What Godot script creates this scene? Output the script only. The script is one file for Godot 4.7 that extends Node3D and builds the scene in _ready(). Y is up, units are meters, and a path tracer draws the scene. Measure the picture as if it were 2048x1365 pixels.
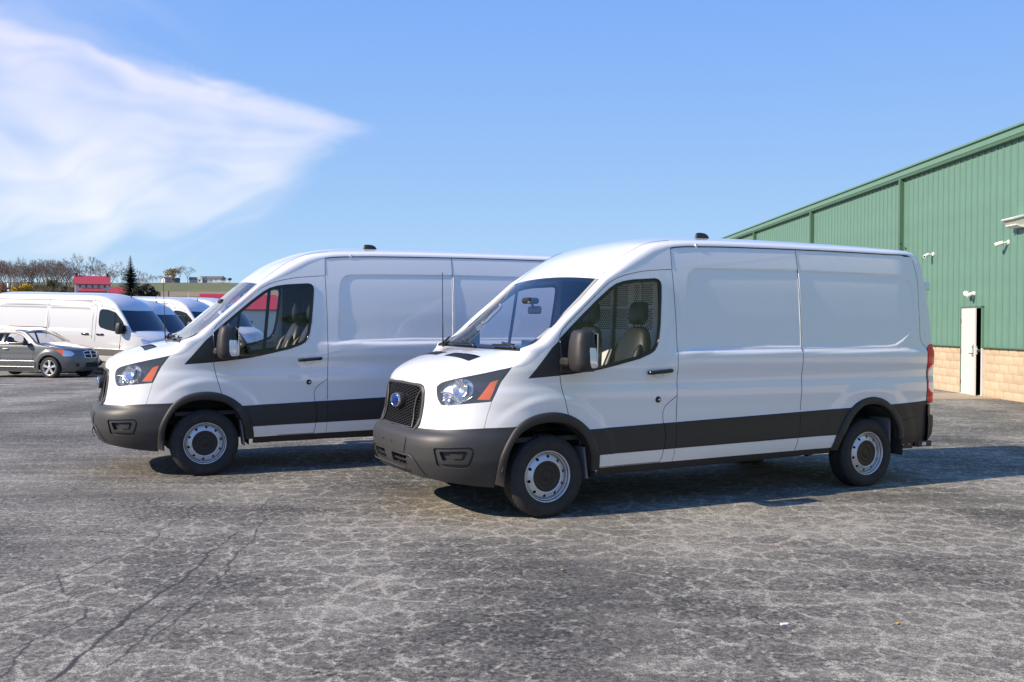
extends Node3D

# ---------------------------------------------------------------- mesh tools
class MB:
	var v := PackedVector3Array()
	var n := PackedVector3Array()
	var uv := PackedVector2Array()

	func t(a: Vector3, b: Vector3, c: Vector3, na: Vector3, nb: Vector3, nc: Vector3) -> void:
		v.push_back(a); v.push_back(b); v.push_back(c)
		n.push_back(na); n.push_back(nb); n.push_back(nc)

	func tri(a: Vector3, b: Vector3, c: Vector3) -> void:
		var m := (c - a).cross(b - a).normalized()
		t(a, b, c, m, m, m)

	func quad(a: Vector3, b: Vector3, c: Vector3, d: Vector3) -> void:
		tri(a, b, c); tri(a, c, d)

	func quv(a: Vector3, b: Vector3, c: Vector3, d: Vector3, u0: Vector2, u1: Vector2, u2: Vector2, u3: Vector2) -> void:
		quad(a, b, c, d)
		for q: Vector2 in [u0, u1, u2, u0, u2, u3]:
			uv.push_back(q)

	func add(o: MB, tr := Transform3D()) -> void:
		for i in o.v.size():
			v.push_back(tr * o.v[i]); n.push_back((tr.basis * o.n[i]).normalized())

	func box(c: Vector3, s: Vector3, tr := Transform3D(), bevel := 0.0) -> void:
		var h := s * 0.5
		if bevel <= 0.0:
			var p: Array[Vector3] = []
			for i in 8:
				p.push_back(tr * (c + Vector3(h.x if i & 1 else -h.x, h.y if i & 2 else -h.y, h.z if i & 4 else -h.z)))
			for f: Array in [[0, 2, 3, 1], [4, 5, 7, 6], [0, 4, 6, 2], [1, 3, 7, 5], [0, 1, 5, 4], [2, 6, 7, 3]]:
				_out(p[f[0]], p[f[1]], p[f[2]], p[f[3]], tr * c)
			return
		var b := minf(bevel, minf(h.x, minf(h.y, h.z)) * 0.95)
		var cen := tr * c
		for ax in 3:
			var a1 := (ax + 1) % 3
			var a2 := (ax + 2) % 3
			for sg: float in [-1.0, 1.0]:
				var q: Array[Vector3] = []
				for k: Array in [[-1, -1], [1, -1], [1, 1], [-1, 1]]:
					var o := Vector3()
					o[ax] = sg * h[ax]; o[a1] = k[0] * (h[a1] - b); o[a2] = k[1] * (h[a2] - b)
					q.push_back(tr * (c + o))
				_out(q[0], q[1], q[2], q[3], cen)
			for s1: float in [-1.0, 1.0]:
				for s2: float in [-1.0, 1.0]:
					var q: Array[Vector3] = []
					for k: Array in [[-1, 0], [1, 0], [1, 1], [-1, 1]]:
						var o := Vector3()
						o[ax] = k[0] * (h[ax] - b)
						o[a1] = s1 * (h[a1] - (b if k[1] else 0.0)); o[a2] = s2 * (h[a2] - (0.0 if k[1] else b))
						q.push_back(tr * (c + o))
					_out(q[0], q[1], q[2], q[3], cen)
		for i in 8:
			var sx := 1.0 if i & 1 else -1.0
			var sy := 1.0 if i & 2 else -1.0
			var sz := 1.0 if i & 4 else -1.0
			var a := tr * (c + Vector3(sx * h.x, sy * (h.y - b), sz * (h.z - b)))
			var d := tr * (c + Vector3(sx * (h.x - b), sy * h.y, sz * (h.z - b)))
			var e := tr * (c + Vector3(sx * (h.x - b), sy * (h.y - b), sz * h.z))
			var m := (d - a).cross(e - a).normalized()
			if m.dot(a - cen) < 0: m = -m
			t(a, d, e, m, m, m)

	func _out(a: Vector3, b: Vector3, c: Vector3, d: Vector3, cen: Vector3) -> void:
		var m := (c - a).cross(d - b).normalized()
		if m.dot(a + c - cen * 2.0) < 0: m = -m
		t(a, b, c, m, m, m); t(a, c, d, m, m, m)

	func tube(pts: PackedVector3Array, r0: float, r1: float, sides := 8, caps := true) -> void:
		var rings: Array[PackedVector3Array] = []
		var cnt := pts.size()
		var up := Vector3.UP
		for i in cnt:
			var d := (pts[mini(i + 1, cnt - 1)] - pts[maxi(i - 1, 0)]).normalized()
			if absf(d.dot(up)) > 0.95: up = Vector3.RIGHT
			var s := d.cross(up).normalized()
			var w := s.cross(d).normalized()
			up = w
			var r := lerpf(r0, r1, float(i) / maxf(1, cnt - 1))
			var ring := PackedVector3Array()
			for k in sides:
				var a := TAU * k / sides
				ring.push_back(s * cos(a) * r + w * sin(a) * r)
			rings.push_back(ring)
		for i in cnt - 1:
			for k in sides:
				var k2 := (k + 1) % sides
				var a := rings[i][k]; var b := rings[i][k2]; var c := rings[i + 1][k2]; var d := rings[i + 1][k]
				t(pts[i] + a, pts[i] + b, pts[i + 1] + c, a.normalized(), b.normalized(), c.normalized())
				t(pts[i] + a, pts[i + 1] + c, pts[i + 1] + d, a.normalized(), c.normalized(), d.normalized())
		if caps:
			for e: int in [0, cnt - 1]:
				var m := (pts[0] - pts[1]).normalized() if e == 0 else (pts[cnt - 1] - pts[cnt - 2]).normalized()
				for k in range(1, sides - 1):
					t(pts[e] + rings[e][0], pts[e] + rings[e][k], pts[e] + rings[e][k + 1], m, m, m)

	# profile of (radius, z) turned round the z axis; sharp: split normals
	func lathe(pr: PackedVector2Array, seg: int, tr := Transform3D(), sharp := false, wave = null) -> void:
		var m := pr.size()
		var nn := PackedVector2Array()
		for i in m:
			var d := pr[mini(i + 1, m - 1)] - pr[maxi(i - 1, 0)]
			nn.push_back(Vector2(d.y, -d.x).normalized())
		for i in m - 1:
			var f := pr[i + 1] - pr[i]
			if f.length() < 1e-6: continue
			var fn := Vector2(f.y, -f.x).normalized()
			for k in seg:
				var a0 := TAU * k / seg
				var a1 := TAU * (k + 1) / seg
				var P: Array[Vector3] = []
				var N: Array[Vector3] = []
				for q: Array in [[i, a0], [i, a1], [i + 1, a1], [i + 1, a0]]:
					var j: int = q[0]
					var a: float = q[1]
					var r := pr[j].x
					if wave != null: r += wave.call(j, roundi(a / TAU * seg) % seg)
					var w := fn if sharp else nn[j]
					P.push_back(tr * Vector3(cos(a) * r, sin(a) * r, pr[j].y))
					N.push_back((tr.basis * Vector3(cos(a) * w.x, sin(a) * w.x, w.y)).normalized())
				t(P[0], P[1], P[2], N[0], N[1], N[2])
				t(P[0], P[2], P[3], N[0], N[2], N[3])

	# extruded flat polygon (in tr's xy plane), from z0 to z1
	func slab(poly: PackedVector2Array, z0: float, z1: float, tr := Transform3D()) -> void:
		var idx := Geometry2D.triangulate_polygon(poly)
		var nz := (tr.basis * Vector3(0, 0, 1)).normalized()
		for z: float in [z0, z1]:
			var m := nz if z > minf(z0, z1) else -nz
			for i in range(0, idx.size(), 3):
				t(tr * Vector3(poly[idx[i]].x, poly[idx[i]].y, z), tr * Vector3(poly[idx[i + 1]].x, poly[idx[i + 1]].y, z), tr * Vector3(poly[idx[i + 2]].x, poly[idx[i + 2]].y, z), m, m, m)
		var cw := 1.0 if Geometry2D.is_polygon_clockwise(poly) else -1.0
		for i in poly.size():
			var p := poly[i]
			var q := poly[(i + 1) % poly.size()]
			var m := (tr.basis * Vector3(-(q.y - p.y) * cw, (q.x - p.x) * cw, 0)).normalized()
			var a := tr * Vector3(p.x, p.y, z0); var b := tr * Vector3(q.x, q.y, z0)
			var c := tr * Vector3(q.x, q.y, z1); var d := tr * Vector3(p.x, p.y, z1)
			t(a, b, c, m, m, m); t(a, c, d, m, m, m)

	# rectangular net of points with smooth normals that point away from «cen»
	func net(P: Array, cen: Vector3, closed := false, sgn := 0.0) -> void:
		var R := P.size()
		var C: int = P[0].size()
		var N: Array[PackedVector3Array] = []
		for i in R:
			var row := PackedVector3Array()
			row.resize(C)
			var up: PackedVector3Array = P[mini(i + 1, R - 1)]
			var dn: PackedVector3Array = P[maxi(i - 1, 0)]
			var me: PackedVector3Array = P[i]
			for j in C:
				var l := me[maxi(j - 1, 0)]
				var r := me[mini(j + 1, C - 1)]
				if closed:
					l = me[posmod(j - 1, C)]; r = me[(j + 1) % C]
				var m := (r - l).cross(up[j] - dn[j])
				if m.length_squared() < 1e-16: m = me[j] - cen
				m = m.normalized()
				if sgn != 0.0: m *= sgn
				elif m.dot(me[j] - cen) < 0: m = -m
				row[j] = m
			N.push_back(row)
		for i in R - 1:
			var a: PackedVector3Array = P[i]
			var b: PackedVector3Array = P[i + 1]
			for j in (C if closed else C - 1):
				var k := (j + 1) % C
				t(a[j], a[k], b[k], N[i][j], N[i][k], N[i + 1][k])
				t(a[j], b[k], b[j], N[i][j], N[i + 1][k], N[i + 1][j])

	func mirrored() -> MB:
		var o := MB.new()
		o.v.resize(v.size()); o.n.resize(v.size())
		for i in v.size():
			o.v[i] = Vector3(v[i].x, v[i].y, -v[i].z); o.n[i] = Vector3(n[i].x, n[i].y, -n[i].z)
		return o

	func moved(d: Vector3) -> MB:
		var o := MB.new()
		o.n = n
		o.v.resize(v.size())
		for i in v.size(): o.v[i] = v[i] + d
		return o

	# shifted along its own normals
	func swollen(d: float) -> MB:
		var o := MB.new()
		o.n = n
		o.v.resize(v.size())
		for i in v.size(): o.v[i] = v[i] + n[i] * d
		return o

	func mesh(col := PackedColorArray()) -> ArrayMesh:
		for i in range(0, v.size(), 3):
			var g := (v[i + 2] - v[i]).cross(v[i + 1] - v[i])
			if g.dot(n[i] + n[i + 1] + n[i + 2]) < 0:
				var x := v[i + 1]; v[i + 1] = v[i + 2]; v[i + 2] = x
				x = n[i + 1]; n[i + 1] = n[i + 2]; n[i + 2] = x
				if uv.size():
					var u := uv[i + 1]; uv[i + 1] = uv[i + 2]; uv[i + 2] = u
				if col.size():
					var cc := col[i + 1]; col[i + 1] = col[i + 2]; col[i + 2] = cc
		var a := []
		a.resize(Mesh.ARRAY_MAX)
		a[Mesh.ARRAY_VERTEX] = v
		a[Mesh.ARRAY_NORMAL] = n
		if uv.size() == v.size(): a[Mesh.ARRAY_TEX_UV] = uv
		if col.size(): a[Mesh.ARRAY_COLOR] = col
		var m := ArrayMesh.new()
		if v.size(): m.add_surface_from_arrays(Mesh.PRIMITIVE_TRIANGLES, a)
		return m


static func sdpoly(p: Vector2, q: PackedVector2Array) -> float:
	var d := 1e9
	var s := 1.0
	var j := q.size() - 1
	for i in q.size():
		var e := q[j] - q[i]
		var w := p - q[i]
		var b := w - e * clampf(w.dot(e) / e.length_squared(), 0.0, 1.0)
		d = minf(d, b.length_squared())
		var c1 := p.y >= q[i].y
		var c2 := p.y < q[j].y
		var c3 := e.x * w.y > e.y * w.x
		if (c1 and c2 and c3) or (not c1 and not c2 and not c3): s = -s
		j = i
	return s * sqrt(d)


static func flat2(p: Vector3, k: int) -> Vector2:
	return Vector2(p.x, p.y) if k == 0 else Vector2(p.z, p.y) if k == 1 else Vector2(p.x, p.z)


# cuts a triangle soup along a polygon (seen along z, x or y): [inside, outside]
static func cut(s: MB, q: PackedVector2Array, k := 0, off := 0.0, sub := 2) -> Array:
	var ins := MB.new()
	var outs := MB.new()
	var lo := q[0]
	var hi := q[0]
	for p in q:
		lo = lo.min(p); hi = hi.max(p)
	var g := maxf(off, 0.0) + 0.002
	lo -= Vector2(g, g); hi += Vector2(g, g)
	for i in range(0, s.v.size(), 3):
		_cut(s.v[i], s.v[i + 1], s.v[i + 2], s.n[i], s.n[i + 1], s.n[i + 2], q, k, off, sub, ins, outs, lo, hi)
	return [ins, outs]


static func _cut(a: Vector3, b: Vector3, c: Vector3, na: Vector3, nb: Vector3, nc: Vector3, q: PackedVector2Array, k: int, off: float, sub: int, ins: MB, outs: MB, lo: Vector2, hi: Vector2) -> void:
	var pa := flat2(a, k)
	var pb := flat2(b, k)
	var pc := flat2(c, k)
	if maxf(pa.x, maxf(pb.x, pc.x)) < lo.x or minf(pa.x, minf(pb.x, pc.x)) > hi.x or maxf(pa.y, maxf(pb.y, pc.y)) < lo.y or minf(pa.y, minf(pb.y, pc.y)) > hi.y:
		outs.t(a, b, c, na, nb, nc)
		return
	var da := sdpoly(pa, q) - off
	var db := sdpoly(pb, q) - off
	var dc := sdpoly(pc, q) - off
	var L := maxf(pa.distance_to(pb), maxf(pb.distance_to(pc), pc.distance_to(pa)))
	if minf(da, minf(db, dc)) > L:
		outs.t(a, b, c, na, nb, nc)
		return
	if maxf(da, maxf(db, dc)) < -L:
		ins.t(a, b, c, na, nb, nc)
		return
	if sub > 0 and L > 0.006:
		var ab := (a + b) * 0.5; var bc := (b + c) * 0.5; var ca := (c + a) * 0.5
		var nab := (na + nb).normalized(); var nbc := (nb + nc).normalized(); var nca := (nc + na).normalized()
		_cut(a, ab, ca, na, nab, nca, q, k, off, sub - 1, ins, outs, lo, hi)
		_cut(ab, b, bc, nab, nb, nbc, q, k, off, sub - 1, ins, outs, lo, hi)
		_cut(ca, bc, c, nca, nbc, nc, q, k, off, sub - 1, ins, outs, lo, hi)
		_cut(ab, bc, ca, nab, nbc, nca, q, k, off, sub - 1, ins, outs, lo, hi)
		return
	if da >= 0 and db >= 0 and dc >= 0:
		outs.t(a, b, c, na, nb, nc)
		return
	if da <= 0 and db <= 0 and dc <= 0:
		ins.t(a, b, c, na, nb, nc)
		return
	var P: Array[Vector3] = [a, b, c]
	var N: Array[Vector3] = [na, nb, nc]
	var D: Array[float] = [da, db, dc]
	var li: Array[Vector3] = []
	var lin: Array[Vector3] = []
	var lo2: Array[Vector3] = []
	var lon: Array[Vector3] = []
	for i in 3:
		var j := (i + 1) % 3
		if D[i] <= 0: li.push_back(P[i]); lin.push_back(N[i])
		if D[i] >= 0: lo2.push_back(P[i]); lon.push_back(N[i])
		if (D[i] < 0 and D[j] > 0) or (D[i] > 0 and D[j] < 0):
			var f := D[i] / (D[i] - D[j])
			var x := P[i].lerp(P[j], f)
			var y := N[i].lerp(N[j], f).normalized()
			li.push_back(x); lin.push_back(y); lo2.push_back(x); lon.push_back(y)
	for i in range(1, li.size() - 1): ins.t(li[0], li[i], li[i + 1], lin[0], lin[i], lin[i + 1])
	for i in range(1, lo2.size() - 1): outs.t(lo2[0], lo2[i], lo2[i + 1], lon[0], lon[i], lon[i + 1])


static func V2(a: Array) -> PackedVector2Array:
	var o := PackedVector2Array()
	for i in range(0, a.size(), 2): o.push_back(Vector2(a[i], a[i + 1]))
	return o


static func V3(a: Array) -> PackedVector3Array:
	var o := PackedVector3Array()
	for i in range(0, a.size(), 3): o.push_back(Vector3(a[i], a[i + 1], a[i + 2]))
	return o


static func table(xs: Array, ys: Array, x: float) -> float:
	if x <= xs[0]: return ys[0]
	for i in range(1, xs.size()):
		if x <= xs[i]: return lerpf(ys[i - 1], ys[i], (x - xs[i - 1]) / (xs[i] - xs[i - 1]))
	return ys[-1]


static func baked(xs: Array, ys: Array, x0: float, step: float, cnt: int) -> PackedFloat32Array:
	# smooth (monotone) table look-up
	var m := []
	for i in xs.size():
		if i == 0 or i == xs.size() - 1: m.push_back(0.0); continue
		var d0: float = (ys[i] - ys[i - 1]) / (xs[i] - xs[i - 1])
		var d1: float = (ys[i + 1] - ys[i]) / (xs[i + 1] - xs[i])
		m.push_back(0.0 if d0 * d1 <= 0 else 2.0 * d0 * d1 / (d0 + d1))
	m[0] = (ys[1] - ys[0]) / (xs[1] - xs[0])
	m[-1] = (ys[-1] - ys[-2]) / (xs[-1] - xs[-2])
	var o := PackedFloat32Array()
	for i in cnt:
		var x := clampf(x0 + i * step, xs[0], xs[-1])
		var k := 1
		while k < xs.size() - 1 and x > xs[k]: k += 1
		var h: float = xs[k] - xs[k - 1]
		var s: float = (x - xs[k - 1]) / h
		o.push_back((2 * s * s * s - 3 * s * s + 1) * ys[k - 1] + (s * s * s - 2 * s * s + s) * h * m[k - 1] + (-2 * s * s * s + 3 * s * s) * ys[k] + (s * s * s - s * s) * h * m[k])
	return o


# rows of numbers joined by smooth curves; the first four columns set the spacing
static func dense(rows: Array, step: float) -> Array:
	var cnt := rows.size()
	var w: int = rows[0].size()
	var t := [0.0]
	for i in range(1, cnt):
		var d := 0.0
		for c in 4: d += pow(rows[i][c] - rows[i - 1][c], 2)
		t.push_back(t[-1] + maxf(sqrt(d), 1e-4))
	var out := []
	for i in cnt - 1:
		var k := maxi(1, ceili((t[i + 1] - t[i]) / step))
		for j in (k + 1 if i == cnt - 2 else k):
			var s := float(j) / k
			var h: float = t[i + 1] - t[i]
			var r := PackedFloat32Array()
			for c in w:
				var p0: float = rows[i][c]
				var p1: float = rows[i + 1][c]
				var m0: float = (p1 - p0) / h if i == 0 else (p1 - rows[i - 1][c]) / (t[i + 1] - t[i - 1])
				var m1: float = (p1 - p0) / h if i == cnt - 2 else (rows[i + 2][c] - p0) / (t[i + 2] - t[i])
				r.push_back((2 * s * s * s - 3 * s * s + 1) * p0 + (s * s * s - 2 * s * s + s) * h * m0 + (-2 * s * s * s + 3 * s * s) * p1 + (s * s * s - s * s) * h * m1)
			out.push_back(r)
	return out


static func smooth_line(p: PackedVector2Array, per := 6) -> PackedVector2Array:
	var o := PackedVector2Array()
	for i in p.size() - 1:
		var a := p[maxi(i - 1, 0)]; var d := p[mini(i + 2, p.size() - 1)]
		for j in per: o.push_back(p[i].cubic_interpolate(p[i + 1], a, d, float(j) / per))
	o.push_back(p[-1])
	return o


static func rounded(p: PackedVector2Array, r: float, k := 4) -> PackedVector2Array:
	var o := PackedVector2Array()
	var cnt := p.size()
	for i in cnt:
		var a := p[posmod(i - 1, cnt)]; var b := p[i]; var c := p[(i + 1) % cnt]
		var e := minf(r, minf(a.distance_to(b), c.distance_to(b)) * 0.45)
		var s := b + (a - b).normalized() * e
		var f := b + (c - b).normalized() * e
		for j in k + 1:
			var u := float(j) / k
			o.push_back(s.lerp(b, u).lerp(b.lerp(f, u), u))
	return o


static func ramp(a: float, b: float, x: float) -> float:
	var s := clampf((x - a) / (b - a), 0.0, 1.0)
	return s * s * (3.0 - 2.0 * s)


# ---------------------------------------------------------------- a car body: side and nose in one wrap, a shell from hood to tail, a shoulder between them
class Body:
	var zb: PackedFloat32Array   # half width over height, from y = 0 in steps of 5 mm
	var xb: PackedFloat32Array   # nose line over height
	var pb: PackedFloat32Array   # roundness of the nose in plan
	var xa := 0.1                # where the nose's curve meets the straight side
	var detail = null     # (x, y) -> added half width
	var cen := Vector3(2, 1.1, 0)
	var rear_x = null     # y -> rear end of the side
	var bottom = null     # x -> lower edge

	func look(a: PackedFloat32Array, y: float) -> float:
		var f := clampf(y / 0.005, 0.0, a.size() - 2.0)
		var i := int(f)
		return lerpf(a[i], a[i + 1], f - i)

	func side(x: float, y: float) -> float:
		var zw := look(zb, y)
		if x < xa:
			var xf := look(xb, y)
			var p := look(pb, y)
			var c := pow(clampf((xa - x) / (xa - xf), 0.0, 1.0), p)
			zw *= pow(maxf(0.0, 1.0 - c), 1.0 / p)
		return zw + (detail.call(x, y) if detail != null else 0.0)

	func angle_of(x: float, y: float, z: float) -> float:
		return atan2(z / look(zb, y), (xa - x) / (xa - look(xb, y)))

	func at(a: float, y: float) -> Vector3:
		var xf := look(xb, y)
		var zw := look(zb, y)
		var p := look(pb, y)
		var r := pow(pow(absf(cos(a)), p) + pow(absf(sin(a)), p), -1.0 / p)
		var x := xa - (xa - xf) * cos(a) * r
		var z := zw * sin(a) * r
		if detail != null: z += detail.call(x, y) * ramp2(0.9, 1.35, a)
		return Vector3(x, y, z)

	static func ramp2(a: float, b: float, x: float) -> float:
		var s := clampf((x - a) / (b - a), 0.0, 1.0)
		return s * s * (3.0 - 2.0 * s)

	# nose_top: Vector2(angle, y) from the middle outwards; side_top: Vector2(x, y)
	func wrap(nose_top: PackedVector2Array, side_top: PackedVector2Array, x_end: float, nc: int, sc: int, rows: int) -> MB:
		var cols: Array[PackedVector3Array] = []
		for j in nc + 1:
			var a := PI / 2 * j / nc
			var yt := line(nose_top, a)
			var c := PackedVector3Array()
			var p := at(a, 0.6)
			var yb: float = bottom.call(p.x)
			for i in rows + 1: c.push_back(at(a, lerpf(yb, yt, float(i) / rows)))
			cols.push_back(c)
		for j in range(1, sc + 1):
			var q := float(j) / sc
			var x0 := xa + (x_end - xa) * q
			var yt := line(side_top, x0)
			var yb: float = bottom.call(x0)
			var c := PackedVector3Array()
			for i in rows + 1:
				var y := lerpf(yb, yt, float(i) / rows)
				var x: float = xa + (rear_x.call(y) - xa) * q
				c.push_back(Vector3(x, y, side(x, y)))
			cols.push_back(c)
		var o := MB.new()
		o.net(cols, cen)
		return o

	static func line(p: PackedVector2Array, x: float) -> float:
		if x <= p[0].x: return p[0].y
		for i in range(1, p.size()):
			if x <= p[i].x: return lerpf(p[i - 1].y, p[i].y, (x - p[i - 1].x) / maxf(p[i].x - p[i - 1].x, 1e-6))
		return p[-1].y

	# put the cut side's points back on the exact surface
	func refine(s: MB) -> void:
		var e := 0.003
		var known := {}
		for i in s.v.size():
			var p := s.v[i]
			if p.x < xa + 0.01: continue
			var key := Vector2(p.x, p.y)
			if known.has(key):
				s.v[i].z = known[key][0]
				s.n[i] = known[key][1]
				continue
			var z := side(p.x, p.y)
			s.v[i].z = z
			var dx := (side(p.x + e, p.y) - side(p.x - e, p.y)) / (2 * e)
			var dy := (side(p.x, p.y + e) - side(p.x, p.y - e)) / (2 * e)
			s.n[i] = Vector3(-dx, -dy, 1).normalized()
			known[key] = [z, s.n[i]]

	# shell rows hold Cx Cy Tx Ty Tz g b
	func shell(rows: Array, cols: int, v0 := -1.0, v1 := 1.0) -> Array:
		var P := []
		for r: PackedFloat32Array in rows:
			var line_ := PackedVector3Array()
			for j in cols + 1:
				var w := lerpf(v0, v1, float(j) / cols)
				var v := 1.0 - pow(1.0 - absf(w), 1.35)
				line_.push_back(Vector3(r[0] + (r[2] - r[0]) * pow(v, r[6]), r[1] + (r[3] - r[1]) * pow(v, r[5]), r[4] * v * signf(w)))
			P.push_back(line_)
		return P

	# shoulder rows hold Tx Ty Tz Sx Sy qx qy
	func shoulder(rows: Array, k := 10) -> Array:
		var P := []
		for r: PackedFloat32Array in rows:
			var a := Vector3(r[0], r[1], r[2])
			var c := Vector3(r[3], r[4], side(r[3], r[4]))
			var b := Vector3(r[0] + r[5], r[1] + r[6], c.z)
			var l := PackedVector3Array()
			for j in k + 1:
				var s := float(j) / k
				l.push_back(a.lerp(b, s).lerp(b.lerp(c, s), s))
			P.push_back(l)
		return P


# ---------------------------------------------------------------- scene tools
var taken := {}
var M := {}
var rng := RandomNumberGenerator.new()


func numbered(called: String) -> String:
	if not taken.has(called):
		taken[called] = 0
		return called
	taken[called] += 1
	return "%s_%03d" % [called, taken[called]]


func put(called: String, mesh: Mesh, mat: Material, parent: Node = null) -> MeshInstance3D:
	var o := MeshInstance3D.new()
	o.mesh = mesh
	o.material_override = mat
	if parent == null:
		o.name = numbered(called)
		add_child(o, true)
	else:
		var k := 0
		var nm := called
		while parent.has_node(NodePath(nm)):
			k += 1
			nm = "%s_%03d" % [called, k]
		o.name = nm
		parent.add_child(o, true)
	return o


# a part placed again with the same mesh; counter kept by the caller for speed
func piece(called: String, k: int, mesh: Mesh, mat: Material, parent: Node, tr: Transform3D) -> MeshInstance3D:
	var o := MeshInstance3D.new()
	o.mesh = mesh
	o.material_override = mat
	o.name = called if k == 0 else "%s_%03d" % [called, k]
	o.transform = tr
	parent.add_child(o, true)
	return o


func thing(called: String, label: String, category: String, group := "") -> Node3D:
	var o := Node3D.new()
	o.name = numbered(called)
	add_child(o, true)
	return tag(o, label, category, group)


func tag(o: Node3D, label: String, category: String, group := "") -> Node3D:
	o.set_meta("label", label)
	o.set_meta("category", category)
	if group: o.set_meta("group", group)
	return o


func copy(o: Node3D, label: String) -> Node3D:
	var c: Node3D = o.duplicate()
	c.name = numbered(str(o.name))
	add_child(c, true)
	c.set_meta("label", label)
	return c


func struct_(called: String, mesh: Mesh, mat: Material) -> MeshInstance3D:
	var o := put(called, mesh, mat)
	o.set_meta("kind", "structure")
	return o


func mat(called: String, r: float, g: float, b: float, rough: float, metal := 0.0) -> StandardMaterial3D:
	var m := StandardMaterial3D.new()
	m.resource_name = called
	m.albedo_color = Color(r, g, b).linear_to_srgb()
	m.roughness = rough
	m.metallic = metal
	M[called] = m
	return m


func noise_tex(freq: float, size: int, oct: int, sd: int, lo := Color.BLACK, hi := Color.WHITE, kind := FastNoiseLite.TYPE_SIMPLEX_SMOOTH) -> NoiseTexture2D:
	var f := FastNoiseLite.new()
	f.noise_type = kind
	f.frequency = freq
	f.seed = sd
	f.fractal_octaves = oct
	var tx := NoiseTexture2D.new()
	tx.width = size
	tx.height = size
	tx.seamless = true
	tx.noise = f
	if lo != Color.BLACK or hi != Color.WHITE:
		var g := Gradient.new()
		g.set_color(0, lo)
		g.set_color(1, hi)
		tx.color_ramp = g
	return tx


# ---------------------------------------------------------------- the place
const SEED := 7
const EYE := 1.63


func lot_y(x: float, z: float) -> float:
	var r2 := x * x + (z + 10.5) * (z + 10.5)
	var e := exp(-r2 / 600.0)
	return 0.0044 - 0.0037 * x * e - 0.011 * (z + 10.5) * e - 0.2207 * (1.0 - exp(-r2 / 300.0))


func hill_y(x: float, z: float) -> float:
	var d := -z
	var t := (d - 151.0) * 0.0568
	var h := log(1.0 + exp(t * 1.4)) / 1.4 - 0.38
	if d > 690.0: h -= 0.0568 * (d - 690.0) * 1.3 * ramp(690, 760, d)
	return maxf(h, -3.0) + 0.25 * sin(x * 0.05) * ramp(70, 160, d)


func _ready() -> void:
	rng.seed = SEED
	# --- camera
	var cam := Camera3D.new()
	cam.name = "camera"
	add_child(cam)
	cam.fov = rad_to_deg(2.0 * atan(682.5 / 1960.0))
	cam.transform = Transform3D(Basis(Vector3.RIGHT, -0.01702) * Basis(Vector3.BACK, 0.0026), Vector3(0, EYE, 0))
	cam.near = 0.05
	cam.far = 4000
	cam.current = true
	# --- sky
	var env := Environment.new()
	env.background_mode = Environment.BG_SKY
	env.sky = Sky.new()
	env.sky.sky_material = make_sky()
	env.background_energy_multiplier = 0.79
	env.tonemap_mode = Environment.TONE_MAPPER_LINEAR
	env.tonemap_exposure = 1.5
	env.sdfgi_enabled = true
	env.ssao_enabled = true
	env.ssil_enabled = true
	var we := WorldEnvironment.new()
	we.name = "environment"
	we.environment = env
	add_child(we)
	# --- sun: low from the left, a little beyond the vans
	var sun := DirectionalLight3D.new()
	sun.name = "sun"
	sun.light_color = Color(1.0, 0.935, 0.845)
	sun.light_energy = 1.55
	sun.light_angular_distance = 0.5
	sun.shadow_enabled = true
	add_child(sun)
	var az := deg_to_rad(23.9)
	var el := deg_to_rad(33.3)
	sun.look_at_from_position(Vector3.ZERO, Vector3(cos(az) * cos(el), -sin(el), -sin(az) * cos(el)), Vector3.UP)

	materials()
	build_ground()
	build_warehouse()
	build_country()
	var a := make_transit()
	a.transform = Transform3D(Basis(Vector3.UP, 0.4701) * Basis(Vector3.BACK, -0.0046) * Basis(Vector3.RIGHT, 0.0056), Vector3(-0.1318, EYE - 1.636, -9.199))
	var b := copy(a, "second white cargo van from the warehouse, half hidden behind the foremost white cargo van")
	b.transform = Transform3D(Basis(Vector3.UP, 0.4205) * Basis(Vector3.BACK, 0.0006) * Basis(Vector3.RIGHT, 0.0104), Vector3(-3.66, EYE - 1.6074, -11.2918))
	build_far_vans()
	build_hatchback()
	build_bits()


func make_sky() -> Material:
	var m := ProceduralSkyMaterial.new()
	m.sky_top_color = Color(0.095, 0.270, 0.79).linear_to_srgb()
	m.sky_horizon_color = Color(0.435, 0.641, 0.80).linear_to_srgb()
	m.sky_curve = 0.17
	m.ground_horizon_color = Color(0.38, 0.38, 0.36)
	m.ground_bottom_color = Color(0.30, 0.30, 0.30)
	m.sky_energy_multiplier = 1.0
	m.sun_angle_max = 1.0
	m.sky_cover = make_clouds()
	m.sky_cover_modulate = Color(1, 1, 1)
	return m


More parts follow.
